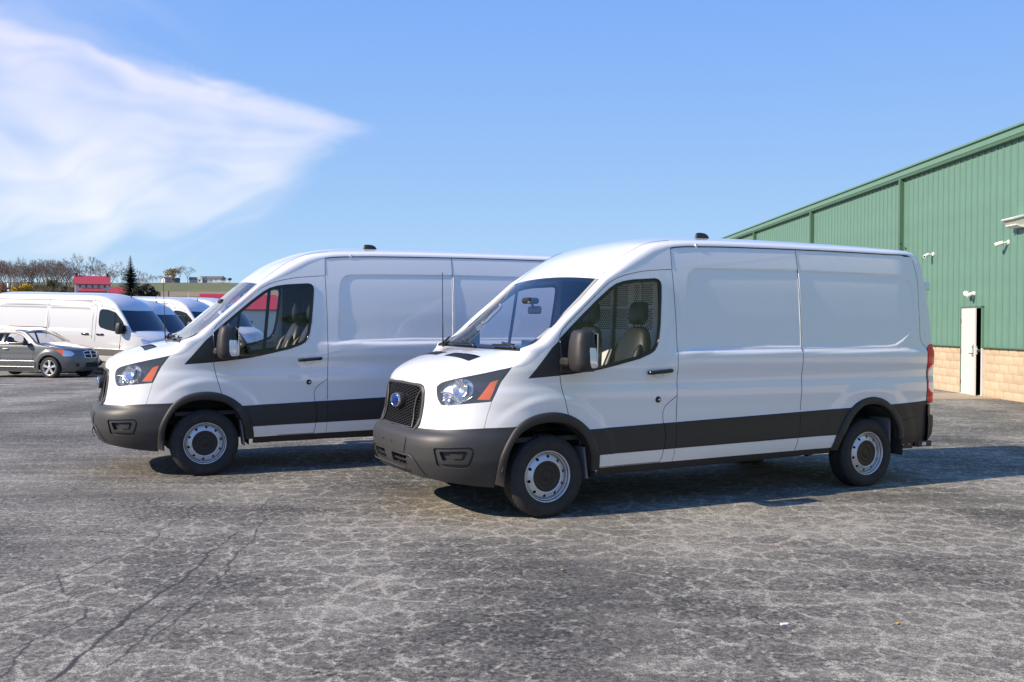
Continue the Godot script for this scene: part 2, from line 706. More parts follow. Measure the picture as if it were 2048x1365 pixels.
# thin high cloud: wisps drawn out along long curves, over the whole sky
func make_clouds() -> ImageTexture:
	var W := 2048
	var H := 1024
	var im := Image.create(W, H, false, Image.FORMAT_RGBA8)
	im.fill(Color(1, 1, 1, 0))
	var f1 := FastNoiseLite.new()
	f1.seed = 11; f1.frequency = 1.0; f1.fractal_octaves = 5; f1.noise_type = FastNoiseLite.TYPE_SIMPLEX_SMOOTH
	var f2 := FastNoiseLite.new()
	f2.seed = 5; f2.frequency = 1.0; f2.fractal_octaves = 3; f2.noise_type = FastNoiseLite.TYPE_SIMPLEX_SMOOTH
	# the cover is added to the blue: what whitens it is mostly red and green
	var tone := Color(0.92, 0.58, 0.16).linear_to_srgb()
	for y in range(0, H / 2):
		var up := (0.5 - (y + 0.5) / H) * PI
		if up > 1.35: continue
		for x in W:
			var th := (x + 0.5) / W * TAU   # the left edge is straight ahead
			# flat layer of cloud at height 1
			var a := sky_angle(th)
			var az := rad_to_deg(a)                     # 0 ahead, positive to the right
			var el := rad_to_deg(up)
			var v := 0.0
			# the big fan of cirrus on the left: fibres spread out from a point near the middle of the view
			var dx := az + 5.6
			var dy := el - 10.9
			if dx < -1.0 and dx > -85.0 and el < 45.0:
				var r := sqrt(dx * dx + dy * dy)
				var th2 := rad_to_deg(atan2(dy, -dx))
				var warp := f2.get_noise_2d(r * 0.09, th2 * 0.035) * 7.0 * ramp(2.0, 14.0, r)
				var q := th2 + warp
				var fib := f1.get_noise_2d(q * 0.085, r * 0.035)
				var fib2 := f1.get_noise_2d(q * 0.26 + 40.0, r * 0.10 + 9.0)
				var puff := f2.get_noise_2d(dx * 0.12 + 5.0, el * 0.17)
				var top := 13.5 + fib2 * 3.0
				var body := ramp(top + 1.2, top - 5.0, th2) * ramp(-34.0, -14.0, q + fib * 9.0)
				var start := 2.6 + 1.3 * absf(th2 - 3.0) * 0.10 + fib * 2.2 + fib2 * 1.2
				v = body * clampf(0.74 + fib * 0.42 + fib2 * 0.20 + puff * 0.35, 0.02, 1.0) * ramp(start - 0.8, start + 3.2, r) * (1.0 - ramp(52.0, 85.0, r))
				v = maxf(v, 0.40 * ramp(-60.0, -20.0, th2) * ramp(10.0, 22.0, r) * clampf(0.5 + fib + puff * 0.4, 0.0, 1.0) * (1.0 - ramp(52.0, 85.0, r)) * ramp(24.0, 12.0, el))
			# faint wisps elsewhere
			var qx := sin(a) / tan(up + 0.12)
			var qz := -cos(a) / tan(up + 0.12)
			var ww := f2.get_noise_2d(qx * 0.35, qz * 0.35)
			var thin := f1.get_noise_2d(qx * 0.28 + ww * 0.6, qz * 0.9 + 40.0 + ww)
			var gate := f2.get_noise_2d(qx * 0.12 + 9.0, qz * 0.12 - 4.0)
			if absf(az) > 30.0 or el > 24.0: v = maxf(v, clampf(thin * 0.8 + gate * 0.9 - 0.12, 0.0, 0.55))
			if v > 0.003: im.set_pixel(x, y, Color(tone.r, tone.g, tone.b, clampf(v, 0, 1) * 0.50))
	return ImageTexture.create_from_image(im)


func sky_angle(th: float) -> float:
	return th - TAU if th > PI else th


func tex_mat(called: String, tint: Color, rough: float, spread: float, freq: float, scale: float, sd: int, bump := 0.0) -> StandardMaterial3D:
	# plain paint or stone with a soft uneven tone; tint is linear
	var m := mat(called, 1, 1, 1, rough)
	var lo := Color(tint.r * (1 - spread), tint.g * (1 - spread), tint.b * (1 - spread)).linear_to_srgb()
	var hi := Color(tint.r * (1 + spread), tint.g * (1 + spread), tint.b * (1 + spread)).linear_to_srgb()
	m.albedo_texture = noise_tex(freq, 256, 5, sd, lo, hi)
	m.uv1_triplanar = true
	m.uv1_scale = Vector3.ONE * scale
	if bump > 0.0:
		m.heightmap_enabled = true
		m.heightmap_texture = noise_tex(freq * 2.0, 256, 5, sd + 1)
		m.heightmap_scale = bump
	return m


func materials() -> void:
	var m := mat("white_paint", 0.77, 0.77, 0.755, 0.30)
	m.clearcoat_enabled = true
	m.clearcoat = 1.0
	m.clearcoat_roughness = 0.03
	m = mat("delivery_white", 0.58, 0.58, 0.575, 0.32)
	m.clearcoat_enabled = true
	m.clearcoat_roughness = 0.04
	m = mat("black_plastic", 0.022, 0.021, 0.020, 0.55)
	m.heightmap_enabled = true
	m.heightmap_texture = noise_tex(0.25, 256, 2, 3)
	m.heightmap_scale = 0.03
	m.uv1_triplanar = true
	m.uv1_scale = Vector3.ONE * 6.0
	m = mat("bumper_plastic", 0.036, 0.036, 0.037, 0.50)
	m.heightmap_enabled = true
	m.heightmap_texture = noise_tex(0.25, 256, 2, 3)
	m.heightmap_scale = 0.03
	m.uv1_triplanar = true
	m.uv1_scale = Vector3.ONE * 6.0
	mat("black_gloss", 0.010, 0.010, 0.011, 0.12)
	mat("black_satin", 0.014, 0.014, 0.014, 0.42)
	mat("cap_black", 0.008, 0.008, 0.008, 0.5)
	mat("gap_black", 0.006, 0.006, 0.006, 0.8)
	mat("grille_black", 0.016, 0.016, 0.017, 0.35)
	tex_mat("rubber", Color(0.024, 0.023, 0.022), 0.78, 0.35, 0.02, 1.6, 21, 0.03)
	m = mat("steel", 0.62, 0.62, 0.62, 0.34, 0.5)
	mat("dark_metal", 0.03, 0.03, 0.03, 0.6, 0.3)
	mat("chrome", 0.80, 0.80, 0.82, 0.10, 1.0)
	mat("lamp_chrome", 0.80, 0.80, 0.82, 0.16, 1.0)
	mat("lamp_silver", 0.60, 0.61, 0.63, 0.25, 0.8)
	mat("lamp_dark", 0.012, 0.017, 0.035, 0.25)
	mat("liner", 0.035, 0.035, 0.037, 0.85)
	mat("liner_pale", 0.22, 0.22, 0.23, 0.7)
	mat("leather", 0.009, 0.010, 0.010, 0.42)
	mat("leather_black", 0.006, 0.006, 0.006, 0.45)
	mat("cab_dark", 0.018, 0.019, 0.021, 0.7)
	mat("cab_grey", 0.30, 0.30, 0.295, 0.8)
	mat("partition_white", 0.82, 0.82, 0.81, 0.5)
	mat("amber", 0.75, 0.13, 0.015, 0.2)
	mat("red_lens", 0.80, 0.022, 0.025, 0.15)
	mat("clear_lens", 0.75, 0.76, 0.76, 0.12, 0.25)
	mat("plate", 0.55, 0.60, 0.66, 0.4)
	mat("label_white", 0.7, 0.7, 0.7, 0.6)
	mat("green_tape", 0.05, 0.25, 0.16, 0.5)
	mat("badge_blue", 0.012, 0.035, 0.20, 0.2)
	mat("door_white", 0.62, 0.61, 0.58, 0.45)
	mat("rust", 0.10, 0.06, 0.04, 0.8)
	mat("enamel_white", 0.74, 0.73, 0.69, 0.4)
	mat("flood_lens", 0.50, 0.49, 0.42, 0.25)
	mat("leaf_yellow", 0.55, 0.36, 0.03, 0.8)
	mat("grey_plastic", 0.115, 0.105, 0.095, 0.6)
	m = mat("car_grey", 0.105, 0.108, 0.110, 0.42, 0.3)
	m.clearcoat_enabled = true
	m.clearcoat_roughness = 0.04
	mat("alloy_silver", 0.66, 0.66, 0.67, 0.28, 0.6)
	mat("screen_dark", 0.012, 0.018, 0.035, 0.05)
	for g: Array in [["tint_dark", 0.02, 0.03, 0.035, 0.72], ["tint_glass", 0.010, 0.016, 0.014, 0.11], ["screen_glass", 0.008, 0.014, 0.020, 0.16], ["clear_glass", 0.95, 0.97, 1.0, 0.05]]:
		m = mat(g[0], g[1], g[2], g[3], 0.02)
		m.transparency = BaseMaterial3D.TRANSPARENCY_ALPHA
		m.albedo_color.a = g[4]



# ---------------------------------------------------------------- the white vans in front
const ARCH_F := [-0.475, 0.30, -0.468, 0.497, -0.434, 0.606, -0.383, 0.700, -0.325, 0.780, -0.245, 0.842, -0.156, 0.878, -0.06, 0.895, 0.03, 0.897, 0.115, 0.885, 0.205, 0.856, 0.298, 0.805, 0.385, 0.730, 0.443, 0.640, 0.478, 0.542, 0.500, 0.45, 0.508, 0.372]
const ARCH_FI := [-0.41, 0.28, -0.406, 0.470, -0.381, 0.581, -0.330, 0.672, -0.285, 0.722, -0.22, 0.766, -0.14, 0.796, -0.06, 0.808, 0.02, 0.809, 0.099, 0.799, 0.18, 0.776, 0.25, 0.738, 0.31, 0.680, 0.355, 0.605, 0.388, 0.510, 0.405, 0.43, 0.415, 0.372]
const ARCH_R := [3.215, 0.405, 3.234, 0.460, 3.272, 0.560, 3.318, 0.640, 3.37, 0.725, 3.44, 0.808, 3.52, 0.868, 3.60, 0.905, 3.69, 0.925, 3.77, 0.929, 3.86, 0.915, 3.95, 0.882, 4.03, 0.83, 4.10, 0.765, 4.155, 0.69, 4.190, 0.60, 4.205, 0.49]
const ARCH_RI := [3.31, 0.405, 3.327, 0.460, 3.362, 0.545, 3.40, 0.615, 3.445, 0.685, 3.50, 0.755, 3.56, 0.805, 3.625, 0.836, 3.70, 0.850, 3.77, 0.851, 3.84, 0.842, 3.91, 0.815, 3.975, 0.772, 4.035, 0.712, 4.085, 0.645, 4.12, 0.57, 4.132, 0.48]
const DOOR := [0.08, 1.21, 0.102, 1.086, 0.131, 0.979, 0.167, 0.859, 0.205, 0.74, 0.30, 0.50, 0.40, 0.392, 1.16, 0.404, 1.170, 0.46, 1.178, 0.52, 1.19, 0.62, 1.178, 0.72, 1.158, 0.80, 1.155, 0.86, 1.172, 0.906, 1.213, 0.943, 1.303, 1.008, 1.309, 1.217, 1.307, 1.353, 1.309, 1.648, 1.302, 1.92, 1.296, 2.155, 1.084, 2.138, 0.97, 2.126, 0.876, 2.108, 0.78, 2.085, 0.689, 2.055, 0.60, 2.008, 0.524, 1.948, 0.35, 1.803, 0.175, 1.654, 0.12, 1.602, 0.093, 1.564, 0.078, 1.508, 0.083, 1.45, 0.091, 1.378, 0.086, 1.29]
const WINDOW := [0.082, 1.215, 0.088, 1.29, 0.094, 1.378, 0.089, 1.45, 0.088, 1.52, 0.202, 1.622, 0.330, 1.733, 0.480, 1.860, 0.613, 1.962, 0.684, 2.003, 0.766, 2.028, 0.868, 2.044, 1.095, 2.060, 1.13, 2.055, 1.152, 2.035, 1.161, 2.0, 1.152, 1.87, 1.128, 1.640, 1.106, 1.523, 1.085, 1.462, 1.053, 1.418, 1.005, 1.390, 0.887, 1.347, 0.585, 1.280, 0.438, 1.252, 0.20, 1.224]
const HEADLIGHT := [-0.864, 1.110, -0.841, 1.140, -0.786, 1.167, -0.697, 1.196, -0.60, 1.222, -0.50, 1.246, -0.352, 1.283, -0.402, 1.215, -0.440, 1.16, -0.480, 1.08, -0.520, 0.998, -0.58, 0.990, -0.647, 0.983, -0.768, 0.965, -0.835, 0.952, -0.856, 0.960, -0.869, 1.0, -0.872, 1.04, -0.870, 1.08]
const PANEL_A := [1.429, 1.50, 1.435, 1.72, 1.451, 1.99, 1.462, 2.07, 1.49, 2.13, 1.535, 2.165, 1.588, 2.178, 2.30, 2.19, 2.83, 2.197, 2.81, 1.435, 2.3, 1.438, 1.485, 1.415, 1.445, 1.43, 1.432, 1.46]
const PANEL_B := [2.83, 2.197, 3.6, 2.196, 4.22, 2.189, 4.33, 2.178, 4.39, 2.14, 4.41, 2.08, 4.430, 1.938, 4.438, 1.78, 4.43, 1.71, 4.39, 1.635, 4.30, 1.56, 4.20, 1.495, 4.10, 1.45, 3.98, 1.435, 2.81, 1.435]

var poly := {}
var pa_ := PackedVector2Array()
var pb_ := PackedVector2Array()


func black_top(x: float) -> float: return 0.736 + (x - 0.39) * 0.0300
func black_low(x: float) -> float: return 0.506 + (x - 0.485) * 0.0196
func white_low(x: float) -> float: return 0.388 + (x - 0.5) * 0.0163


func transit_detail(x: float, y: float) -> float:
	var z := 0.0
	var r := Vector2(x, y).distance_to(Vector2(0.0, 0.37))
	if r < 0.75: z += 0.013 * (1.0 - ramp(0.625, 0.70, r))
	if x < 0.0: return z
	r = Vector2(x, y).distance_to(Vector2(3.74, 0.40))
	if r < 0.75: z += 0.011 * (1.0 - ramp(0.60, 0.72, r))
	if x > 4.15: z -= 0.05 * pow((x - 4.15) / 0.45, 2.0)
	if y < 0.95:
		var yb := black_low(x)
		var yt := black_top(x)
		if x > 0.3: z += 0.011 * (ramp(yb - 0.003, yb + 0.009, y) - ramp(yt - 0.010, yt + 0.003, y)) if x < 4.0 else 0.011 * (1.0 - ramp(yt - 0.010, yt + 0.003, y))
	elif y > 1.15:
		var w := ramp(1.12, 1.5, x)
		if w > 0.0:
			z += w * (0.013 * ramp(1.18, 1.36, y) * (1.0 - ramp(1.385, 1.425, y)) - 0.006 * ramp(1.385, 1.425, y) * (1.0 - ramp(1.45, 1.75, y)))
			if x > 1.40 and x < 4.46 and y > 1.38 and y < 2.22:
				z -= 0.009 * ramp(0.0, 0.022, -sdpoly(Vector2(x, y), pa_ if x < 2.82 else pb_))
	return z


func band(lo: Callable, hi: Callable, x0: float, x1: float) -> PackedVector2Array:
	var p := PackedVector2Array()
	for i in 13: p.push_back(Vector2(lerpf(x0, x1, i / 12.0), lo.call(lerpf(x0, x1, i / 12.0))))
	for i in 13: p.push_back(Vector2(lerpf(x1, x0, i / 12.0), hi.call(lerpf(x1, x0, i / 12.0))))
	return p


func seam(b: Body, pts: PackedVector2Array, r := 0.003, lift := 0.0) -> MB:
	var o := MB.new()
	var q := PackedVector3Array()
	for p in pts: q.push_back(Vector3(p.x, p.y, b.side(p.x, p.y) + lift))
	o.tube(q, r, r, 5)
	return o


func flare(b: Body, outer: PackedVector2Array, inner: PackedVector2Array) -> MB:
	var P := []
	for i in outer.size():
		var f := float(i) / (outer.size() - 1)
		var a := outer[i]
		var c := inner[i]
		var za := b.side(a.x, a.y)
		var zc := b.side(c.x, maxf(c.y, 0.42))
		var l := PackedVector3Array()
		var h := 0.022
		for s: Array in [[0.0, -0.006], [0.0, 0.006], [0.10, 0.015], [0.35, h], [0.7, h + 0.001], [0.92, h - 0.005], [1.0, h - 0.016], [1.0, -0.055]]:
			var p := a.lerp(c, s[0])
			l.push_back(Vector3(p.x, p.y, lerpf(za, zc, s[0]) + s[1]))
		P.push_back(l)
	var o := MB.new()
	o.net(P, Vector3((inner[0].x + inner[-1].x) * 0.5, 0.3, 0.5))
	return o


func both(parent: Node3D, called: String, s: MB, m: Material) -> Array:
	return [put(called, s.mesh(), m, parent), put(called, s.mirrored().mesh(), m, parent)]


func wheel_parts(root: Node3D, at: Vector3, sgn: float, W: Dictionary) -> void:
	var h := Node3D.new()
	h.name = "wheel"
	var k := 0
	while root.has_node(NodePath(h.name)):
		k += 1
		h.name = "wheel_%03d" % k
	root.add_child(h, true)
	h.position = at
	if sgn < 0: h.rotation.y = PI
	for q: String in W:
		put(q, W[q][0], W[q][1], h)


func steel_wheel() -> Dictionary:
	var tyre := MB.new()
	var pr := V2([0.205, 0.082, 0.224, 0.098, 0.236, 0.107, 0.252, 0.1145, 0.275, 0.1185, 0.300, 0.117, 0.318, 0.112, 0.332, 0.103, 0.344, 0.094, 0.350, 0.084])
	tyre.lathe(pr, 72)
	# tread: five ribs; the outer two broken into blocks
	var ribs := [[0.350, 0.084, 0.354, 0.058], [0.3555, 0.052, 0.356, 0.022], [0.356, 0.016, 0.356, -0.016], [0.356, -0.022, 0.3555, -0.052], [0.354, -0.058, 0.350, -0.084]]
	for i in 5:
		var q: Array = ribs[i]
		tyre.lathe(V2([0.344, q[1] + 0.001, q[0], q[1], (q[0] + q[2]) * 0.5 + 0.0005, (q[1] + q[3]) * 0.5, q[2], q[3], 0.344, q[3] - 0.001]), 144, Transform3D(), true, func(_j: int, s: int) -> float: return -0.006 if (s + i) % 3 == 0 and i != 2 else 0.0)
	tyre.lathe(V2([0.345, 0.09, 0.345, -0.09]), 72)
	tyre.lathe(V2([0.350, -0.084, 0.332, -0.103, 0.300, -0.117, 0.252, -0.1145, 0.205, -0.082]), 48)
	var ring := MB.new()   # raised ribs on the side wall
	ring.lathe(V2([0.312, 0.1125, 0.3135, 0.1155, 0.316, 0.1145, 0.318, 0.111]), 72)
	ring.lathe(V2([0.244, 0.1115, 0.2455, 0.1150, 0.248, 0.1150, 0.250, 0.1135]), 72)
	tyre.add(ring)
	var rim := MB.new()
	rim.lathe(V2([0.219, 0.080, 0.2225, 0.094, 0.2215, 0.1005, 0.2175, 0.102, 0.2135, 0.0985, 0.2105, 0.088, 0.2075, 0.079, 0.2045, 0.077, 0.2025, 0.081, 0.199, 0.080, 0.1965, 0.072, 0.194, 0.045, 0.192, -0.06]), 72)
	var disk := MB.new()
	disk.lathe(V2([0.194, 0.040, 0.190, 0.052, 0.184, 0.061, 0.176, 0.067, 0.165, 0.0735, 0.154, 0.079, 0.147, 0.0845, 0.1415, 0.0885, 0.137, 0.0895, 0.133, 0.087, 0.1305, 0.080, 0.129, 0.06]), 96)
	var holes := MB.new()
	for i in 10:
		var a := TAU * (i + 0.35) / 10
		var c := PackedVector2Array()
		for j in 14: c.push_back(Vector2(cos(a), sin(a)) * 0.1695 + Vector2(cos(TAU * j / 14), sin(TAU * j / 14)) * 0.0135)
		disk = cut(disk, c, 0, 0.0, 1)[1]
	var cap := MB.new()
	cap.lathe(V2([0.134, 0.062, 0.133, 0.080, 0.128, 0.0845, 0.110, 0.0840, 0.100, 0.080, 0.090, 0.079, 0.078, 0.081, 0.060, 0.083, 0.050, 0.0755, 0.044, 0.079, 0.030, 0.083, 0.0, 0.084]), 48)
	for i in 5:
		var a := TAU * i / 5.0 + 0.4
		cap.box(Vector3(cos(a) * 0.078, sin(a) * 0.078, 0.076), Vector3(0.016, 0.016, 0.012), Transform3D(), 0.003)
	var drum := MB.new()
	drum.lathe(V2([0.186, 0.0, 0.186, 0.012, 0.150, 0.016, 0.0, 0.016]), 40)
	return {"tyre": [tyre.mesh(), M.rubber], "rim": [rim.mesh(), M.steel], "wheel_disc": [disk.mesh(), M.steel], "hub_cap": [cap.mesh(), M.cap_black], "brake_drum": [drum.mesh(), M.dark_metal]}


func make_transit() -> Node3D:
	var root := thing("white_van", "foremost white cargo van with blue oval badge, parked nearest the green warehouse door", "van", "white cargo vans with black mesh grilles in front")
	poly = {"panel_a": V2(PANEL_A), "panel_b": V2(PANEL_B)}
	pa_ = poly.panel_a
	pb_ = poly.panel_b
	var b := Body.new()
	b.zb = baked([0.25, 0.32, 0.40, 0.52, 0.62, 0.735, 0.82, 0.90, 1.0, 1.06, 1.13, 1.19, 1.27, 1.35, 1.45, 1.6, 1.8, 2.03, 2.2, 2.36, 2.44], [0.895, 0.93, 0.966, 0.998, 1.003, 1.004, 1.010, 1.014, 1.022, 1.021, 1.012, 1.015, 1.022, 1.019, 1.009, 0.992, 0.972, 0.946, 0.918, 0.885, 0.865], 0, 0.005, 620)
	b.xb = baked([0.25, 0.30, 0.36, 0.43, 0.50, 0.60, 0.66, 0.70, 0.735, 0.78, 0.96, 1.05, 1.135, 1.2, 1.3], [-0.93, -0.985, -1.035, -1.07, -1.09, -1.096, -1.09, -1.070, -1.030, -1.005, -0.985, -0.975, -0.955, -0.93, -0.86], 0, 0.005, 620)
	b.pb = baked([0.3, 0.6, 0.8, 1.0, 1.3], [3.3, 3.3, 3.0, 2.7, 2.6], 0, 0.005, 620)
	b.detail = transit_detail
	b.cen = Vector3(1.8, 1.0, 0)
	b.rear_x = func(y: float) -> float: return table([0.3, 0.86, 1.45, 1.95, 2.25, 2.35, 2.40], [4.60, 4.61, 4.59, 4.54, 4.515, 4.49, 4.45], y)
	b.bottom = func(x: float) -> float: return table([-1.1, -0.9, -0.7, -0.5, 0.3, 0.4, 1.0, 2.0, 3.2, 3.3, 4.2, 4.6], [0.345, 0.310, 0.280, 0.262, 0.262, 0.318, 0.323, 0.343, 0.375, 0.38, 0.418, 0.432], x)
	# hood Cx Cy Tx Ty Tz g b
	var hood_rows := [[-0.957, 1.132, -0.865, 1.112, 0.583, 3.0, 2.8], [-0.945, 1.168, -0.841, 1.141, 0.612, 3.2, 2.6], [-0.905, 1.215, -0.786, 1.168, 0.685, 3.2, 2.4], [-0.83, 1.262, -0.697, 1.197, 0.779, 3.4, 2.2], [-0.72, 1.312, -0.59, 1.225, 0.858, 3.4, 2.0], [-0.57, 1.358, -0.45, 1.259, 0.922, 3.4, 2.0], [-0.42, 1.389, -0.345, 1.286, 0.962, 3.4, 2.0], [-0.32, 1.404, -0.285, 1.345, 0.945, 3.4, 2.0], [-0.245, 1.413, -0.243, 1.412, 0.905, 3.4, 2.0]]
	var glass_rows := [[-0.215, 1.422, -0.235, 1.436, 0.898, 2.0, 2.2], [-0.02, 1.590, -0.020, 1.540, 0.885, 2.0, 2.2], [0.10, 1.695, 0.093, 1.632, 0.874, 2.0, 2.2], [0.24, 1.822, 0.225, 1.745, 0.862, 2.0, 2.2], [0.38, 1.950, 0.384, 1.872, 0.846, 2.0, 2.2], [0.535, 2.088, 0.577, 2.050, 0.827, 2.0, 2.2]]
	var roof_rows := [[0.535, 2.088, 0.577, 2.050, 0.827, 2.0, 2.2], [0.59, 2.140, 0.630, 2.098, 0.815, 2.0, 2.2], [0.68, 2.212, 0.735, 2.182, 0.795, 2.0, 2.0], [0.81, 2.298, 0.861, 2.271, 0.787, 2.2, 2.0], [0.97, 2.376, 0.995, 2.343, 0.785, 2.2, 2.0], [1.15, 2.440, 1.13, 2.395, 0.787, 2.2, 2.0], [1.40, 2.492, 1.375, 2.431, 0.79, 2.2, 2.0], [1.70, 2.522, 1.705, 2.448, 0.795, 2.2, 2.0], [2.30, 2.536, 2.31, 2.459, 0.797, 2.2, 2.0], [3.20, 2.54, 3.2, 2.463, 0.797, 2.2, 2.0], [4.10, 2.535, 4.1, 2.463, 0.795, 2.2, 2.0], [4.50, 2.512, 4.43, 2.457, 0.788, 2.2, 2.0], [4.62, 2.470, 4.54, 2.438, 0.78, 2.2, 2.0]]
	var rear_rows := [[4.62, 2.470, 4.54, 2.438, 0.78, 2.0, 2.0], [4.69, 2.405, 4.60, 2.390, 0.785, 2.0, 2.0], [4.74, 2.30, 4.645, 2.295, 0.795, 2.0, 2.0], [4.79, 2.0, 4.695, 2.0, 0.84, 2.0, 2.0], [4.82, 1.72, 4.725, 1.72, 0.865, 2.0, 2.0], [4.845, 1.45, 4.752, 1.45, 0.882, 2.0, 2.0], [4.86, 1.1, 4.762, 1.1, 0.885, 2.0, 2.0], [4.86, 0.82, 4.765, 0.82, 0.885, 2.0, 2.0]]
	# shoulder Tx Ty Tz Sx Sy qx qy
	var shoulder_rows := [[-0.345, 1.286, 0.962, -0.338, 1.282, 0, 0], [-0.285, 1.345, 0.945, -0.25, 1.288, 0.0, -0.004], [-0.243, 1.412, 0.905, -0.155, 1.345, 0.0, 0.0], [-0.235, 1.436, 0.898, -0.09, 1.405, 0.0, 0.01], [-0.10, 1.485, 0.892, 0.0, 1.468, -0.005, 0.018], [-0.02, 1.540, 0.885, 0.06, 1.535, -0.008, 0.024], [0.093, 1.632, 0.874, 0.145, 1.640, -0.010, 0.030], [0.225, 1.745, 0.862, 0.265, 1.747, -0.012, 0.030], [0.384, 1.872, 0.846, 0.405, 1.868, -0.014, 0.030], [0.577, 2.050, 0.827, 0.58, 2.013, -0.012, 0.022], [0.630, 2.098, 0.815, 0.655, 2.058, -0.008, 0.012], [0.735, 2.182, 0.795, 0.755, 2.103, 0.0, 0.0], [0.861, 2.271, 0.787, 0.87, 2.152, 0, -0.008], [0.995, 2.343, 0.785, 1.00, 2.215, 0, -0.010], [1.13, 2.395, 0.787, 1.13, 2.285, 0, -0.012], [1.375, 2.431, 0.79, 1.33, 2.354, 0, -0.014], [1.705, 2.448, 0.795, 1.70, 2.379, 0, -0.014], [2.31, 2.459, 0.797, 2.3, 2.392, 0, -0.014], [3.2, 2.463, 0.797, 3.2, 2.401, 0, -0.014], [4.1, 2.463, 0.795, 4.1, 2.400, 0, -0.014], [4.43, 2.457, 0.788, 4.42, 2.397, 0, -0.014], [4.54, 2.438, 0.78, 4.48, 2.365, 0.01, -0.01], [4.60, 2.390, 0.785, 4.505, 2.28, 0.0, 0.0], [4.645, 2.295, 0.795, 4.517, 2.20, -0.004, 0.0], [4.695, 2.0, 0.84, 4.54, 1.95, -0.006, 0], [4.725, 1.72, 0.865, 4.565, 1.70, -0.006, 0], [4.752, 1.45, 0.882, 4.59, 1.45, -0.006, 0], [4.762, 1.1, 0.885, 4.605, 1.1, -0.006, 0], [4.765, 0.82, 0.885, 4.612, 0.82, -0.006, 0]]
	var hd := dense(hood_rows, 0.03)
	var gd := dense(glass_rows, 0.03)
	var rd := dense(roof_rows, 0.05)
	var bd := dense(rear_rows, 0.05)
	var sd := dense(shoulder_rows, 0.03)
	var nose := PackedVector2Array([Vector2(0, 1.132), Vector2(b.angle_of(-0.935, 1.125, 0.36), 1.126)])
	for r: PackedFloat32Array in hd:
		if r[2] < -0.34: nose.push_back(Vector2(b.angle_of(r[2], r[3], r[4]), r[3]))
	var tops := PackedVector2Array()
	for r: PackedFloat32Array in sd:
		if r[3] < b.xa: nose.push_back(Vector2(b.angle_of(r[3], r[4], b.side(r[3], r[4])), r[4] + 0.004))
		elif r[3] < 4.47: tops.push_back(Vector2(r[3], r[4] + (0.004 if r[3] < 4.3 else 0.010)))
	nose.push_back(Vector2(PI / 2, tops[0].y))
	var w := b.wrap(nose, tops, 4.60, 64, 176, 78)

	# --- cut the wrap into panels
	var af := smooth_line(V2(ARCH_F), 3)
	var afi := smooth_line(V2(ARCH_FI), 3)
	var ar := smooth_line(V2(ARCH_R), 3)
	var ari := smooth_line(V2(ARCH_RI), 3)
	var hole := af.duplicate(); hole.push_back(Vector2(0.508, 0.2)); hole.push_back(Vector2(-0.475, 0.2))
	w = cut(w, hole, 0, -0.012)[1]
	hole = ar.duplicate(); hole.push_back(Vector2(4.205, 0.3)); hole.push_back(Vector2(3.215, 0.3))
	w = cut(w, hole, 0, -0.012)[1]
	var c := cut(w, V2([-1.3, 0.1, -1.3, 0.748, -0.985, 0.750, -0.930, 0.752, -0.821, 0.758, -0.70, 0.768, -0.586, 0.776, -0.345, 0.783, -0.30, 0.79, -0.30, 0.1]))
	var bumper: MB = c[0]
	w = c[1]
	c = cut(w, grille_loop(), 1, -0.006)
	var nose_part := MB.new()
	# the grille opening belongs to the nose only
	for i in range(0, c[0].v.size(), 3):
		if c[0].v[i].x > -0.5: w = w
	var grille_hole: MB = c[0]
	var keep := MB.new()
	for i in range(0, grille_hole.v.size(), 3):
		if grille_hole.v[i].x > -0.6: keep.t(grille_hole.v[i], grille_hole.v[i + 1], grille_hole.v[i + 2], grille_hole.n[i], grille_hole.n[i + 1], grille_hole.n[i + 2])
	w = c[1]; w.add(keep)
	var hl_poly := V2(HEADLIGHT)
	c = cut(w, hl_poly, 0, 0.002)
	var lamp: MB = c[0]
	w = c[1]
	c = cut(w, V2([-1.3, 0.6, -1.3, 1.3, -0.45, 1.3, -0.519, 0.998, -0.553, 0.892, -0.585, 0.776, -0.585, 0.6]), 0, -0.0015)
	nose_part = c[0]
	w = cut(c[1], V2([-1.3, 0.6, -1.3, 1.3, -0.45, 1.3, -0.519, 0.998, -0.553, 0.892, -0.585, 0.776, -0.585, 0.6]), 0, 0.0015)[1]
	c = cut(w, V2(DOOR), 0, -0.003)
	var door: MB = c[0]
	w = cut(c[1], V2(DOOR), 0, 0.003)[1]
	c = cut(w, V2([-0.215, 1.186, 0.002, 1.441, 0.078, 1.505, 0.2, 1.3, 0.078, 1.206]))
	var sail: MB = c[0]
	w = c[1]
	# front fender ahead of the door
	c = cut(w, V2([-1.2, 0.2, -1.2, 1.6, 0.0, 1.52, 0.07, 1.505, 0.09, 1.40, 0.095, 1.2, 0.12, 1.05, 0.19, 0.84, 0.30, 0.60, 0.42, 0.2]))
	var fender: MB = c[0]
	w = c[1]
	# bands of black cladding along the side
	var clad := band(black_low, black_top, 0.2, 4.7)
	var skirt := band(func(_x: float) -> float: return 0.2, white_low, 0.2, 3.4)
	c = cut(door, clad)
	var door_clad: MB = c[0]
	door = c[1]
	c = cut(w, skirt, 0, 0.0, 1)
	var sill: MB = c[0]
	w = c[1]
	c = cut(w, clad)
	var side_clad: MB = c[0]
	w = c[1]
	c = cut(w, V2([3.9, 0.2, 3.9, 0.7, 3.7, 0.85, 4.0, black_top(4.0), 4.7, black_top(4.7), 4.7, 0.2]))
	side_clad.add(c[0])
	w = c[1]
	# the creases of the pressed panels get their own vertices
	for q: PackedVector2Array in [poly.panel_a, poly.panel_b]:
		var k := cut(w, q, 0, 0.0, 1)
		var k2 := cut(k[0], q, 0, -0.022, 0)
		w = k[1]; w.add(k2[0]); w.add(k2[1])
	# windows
	var win := V2(WINDOW)
	c = cut(door, win)
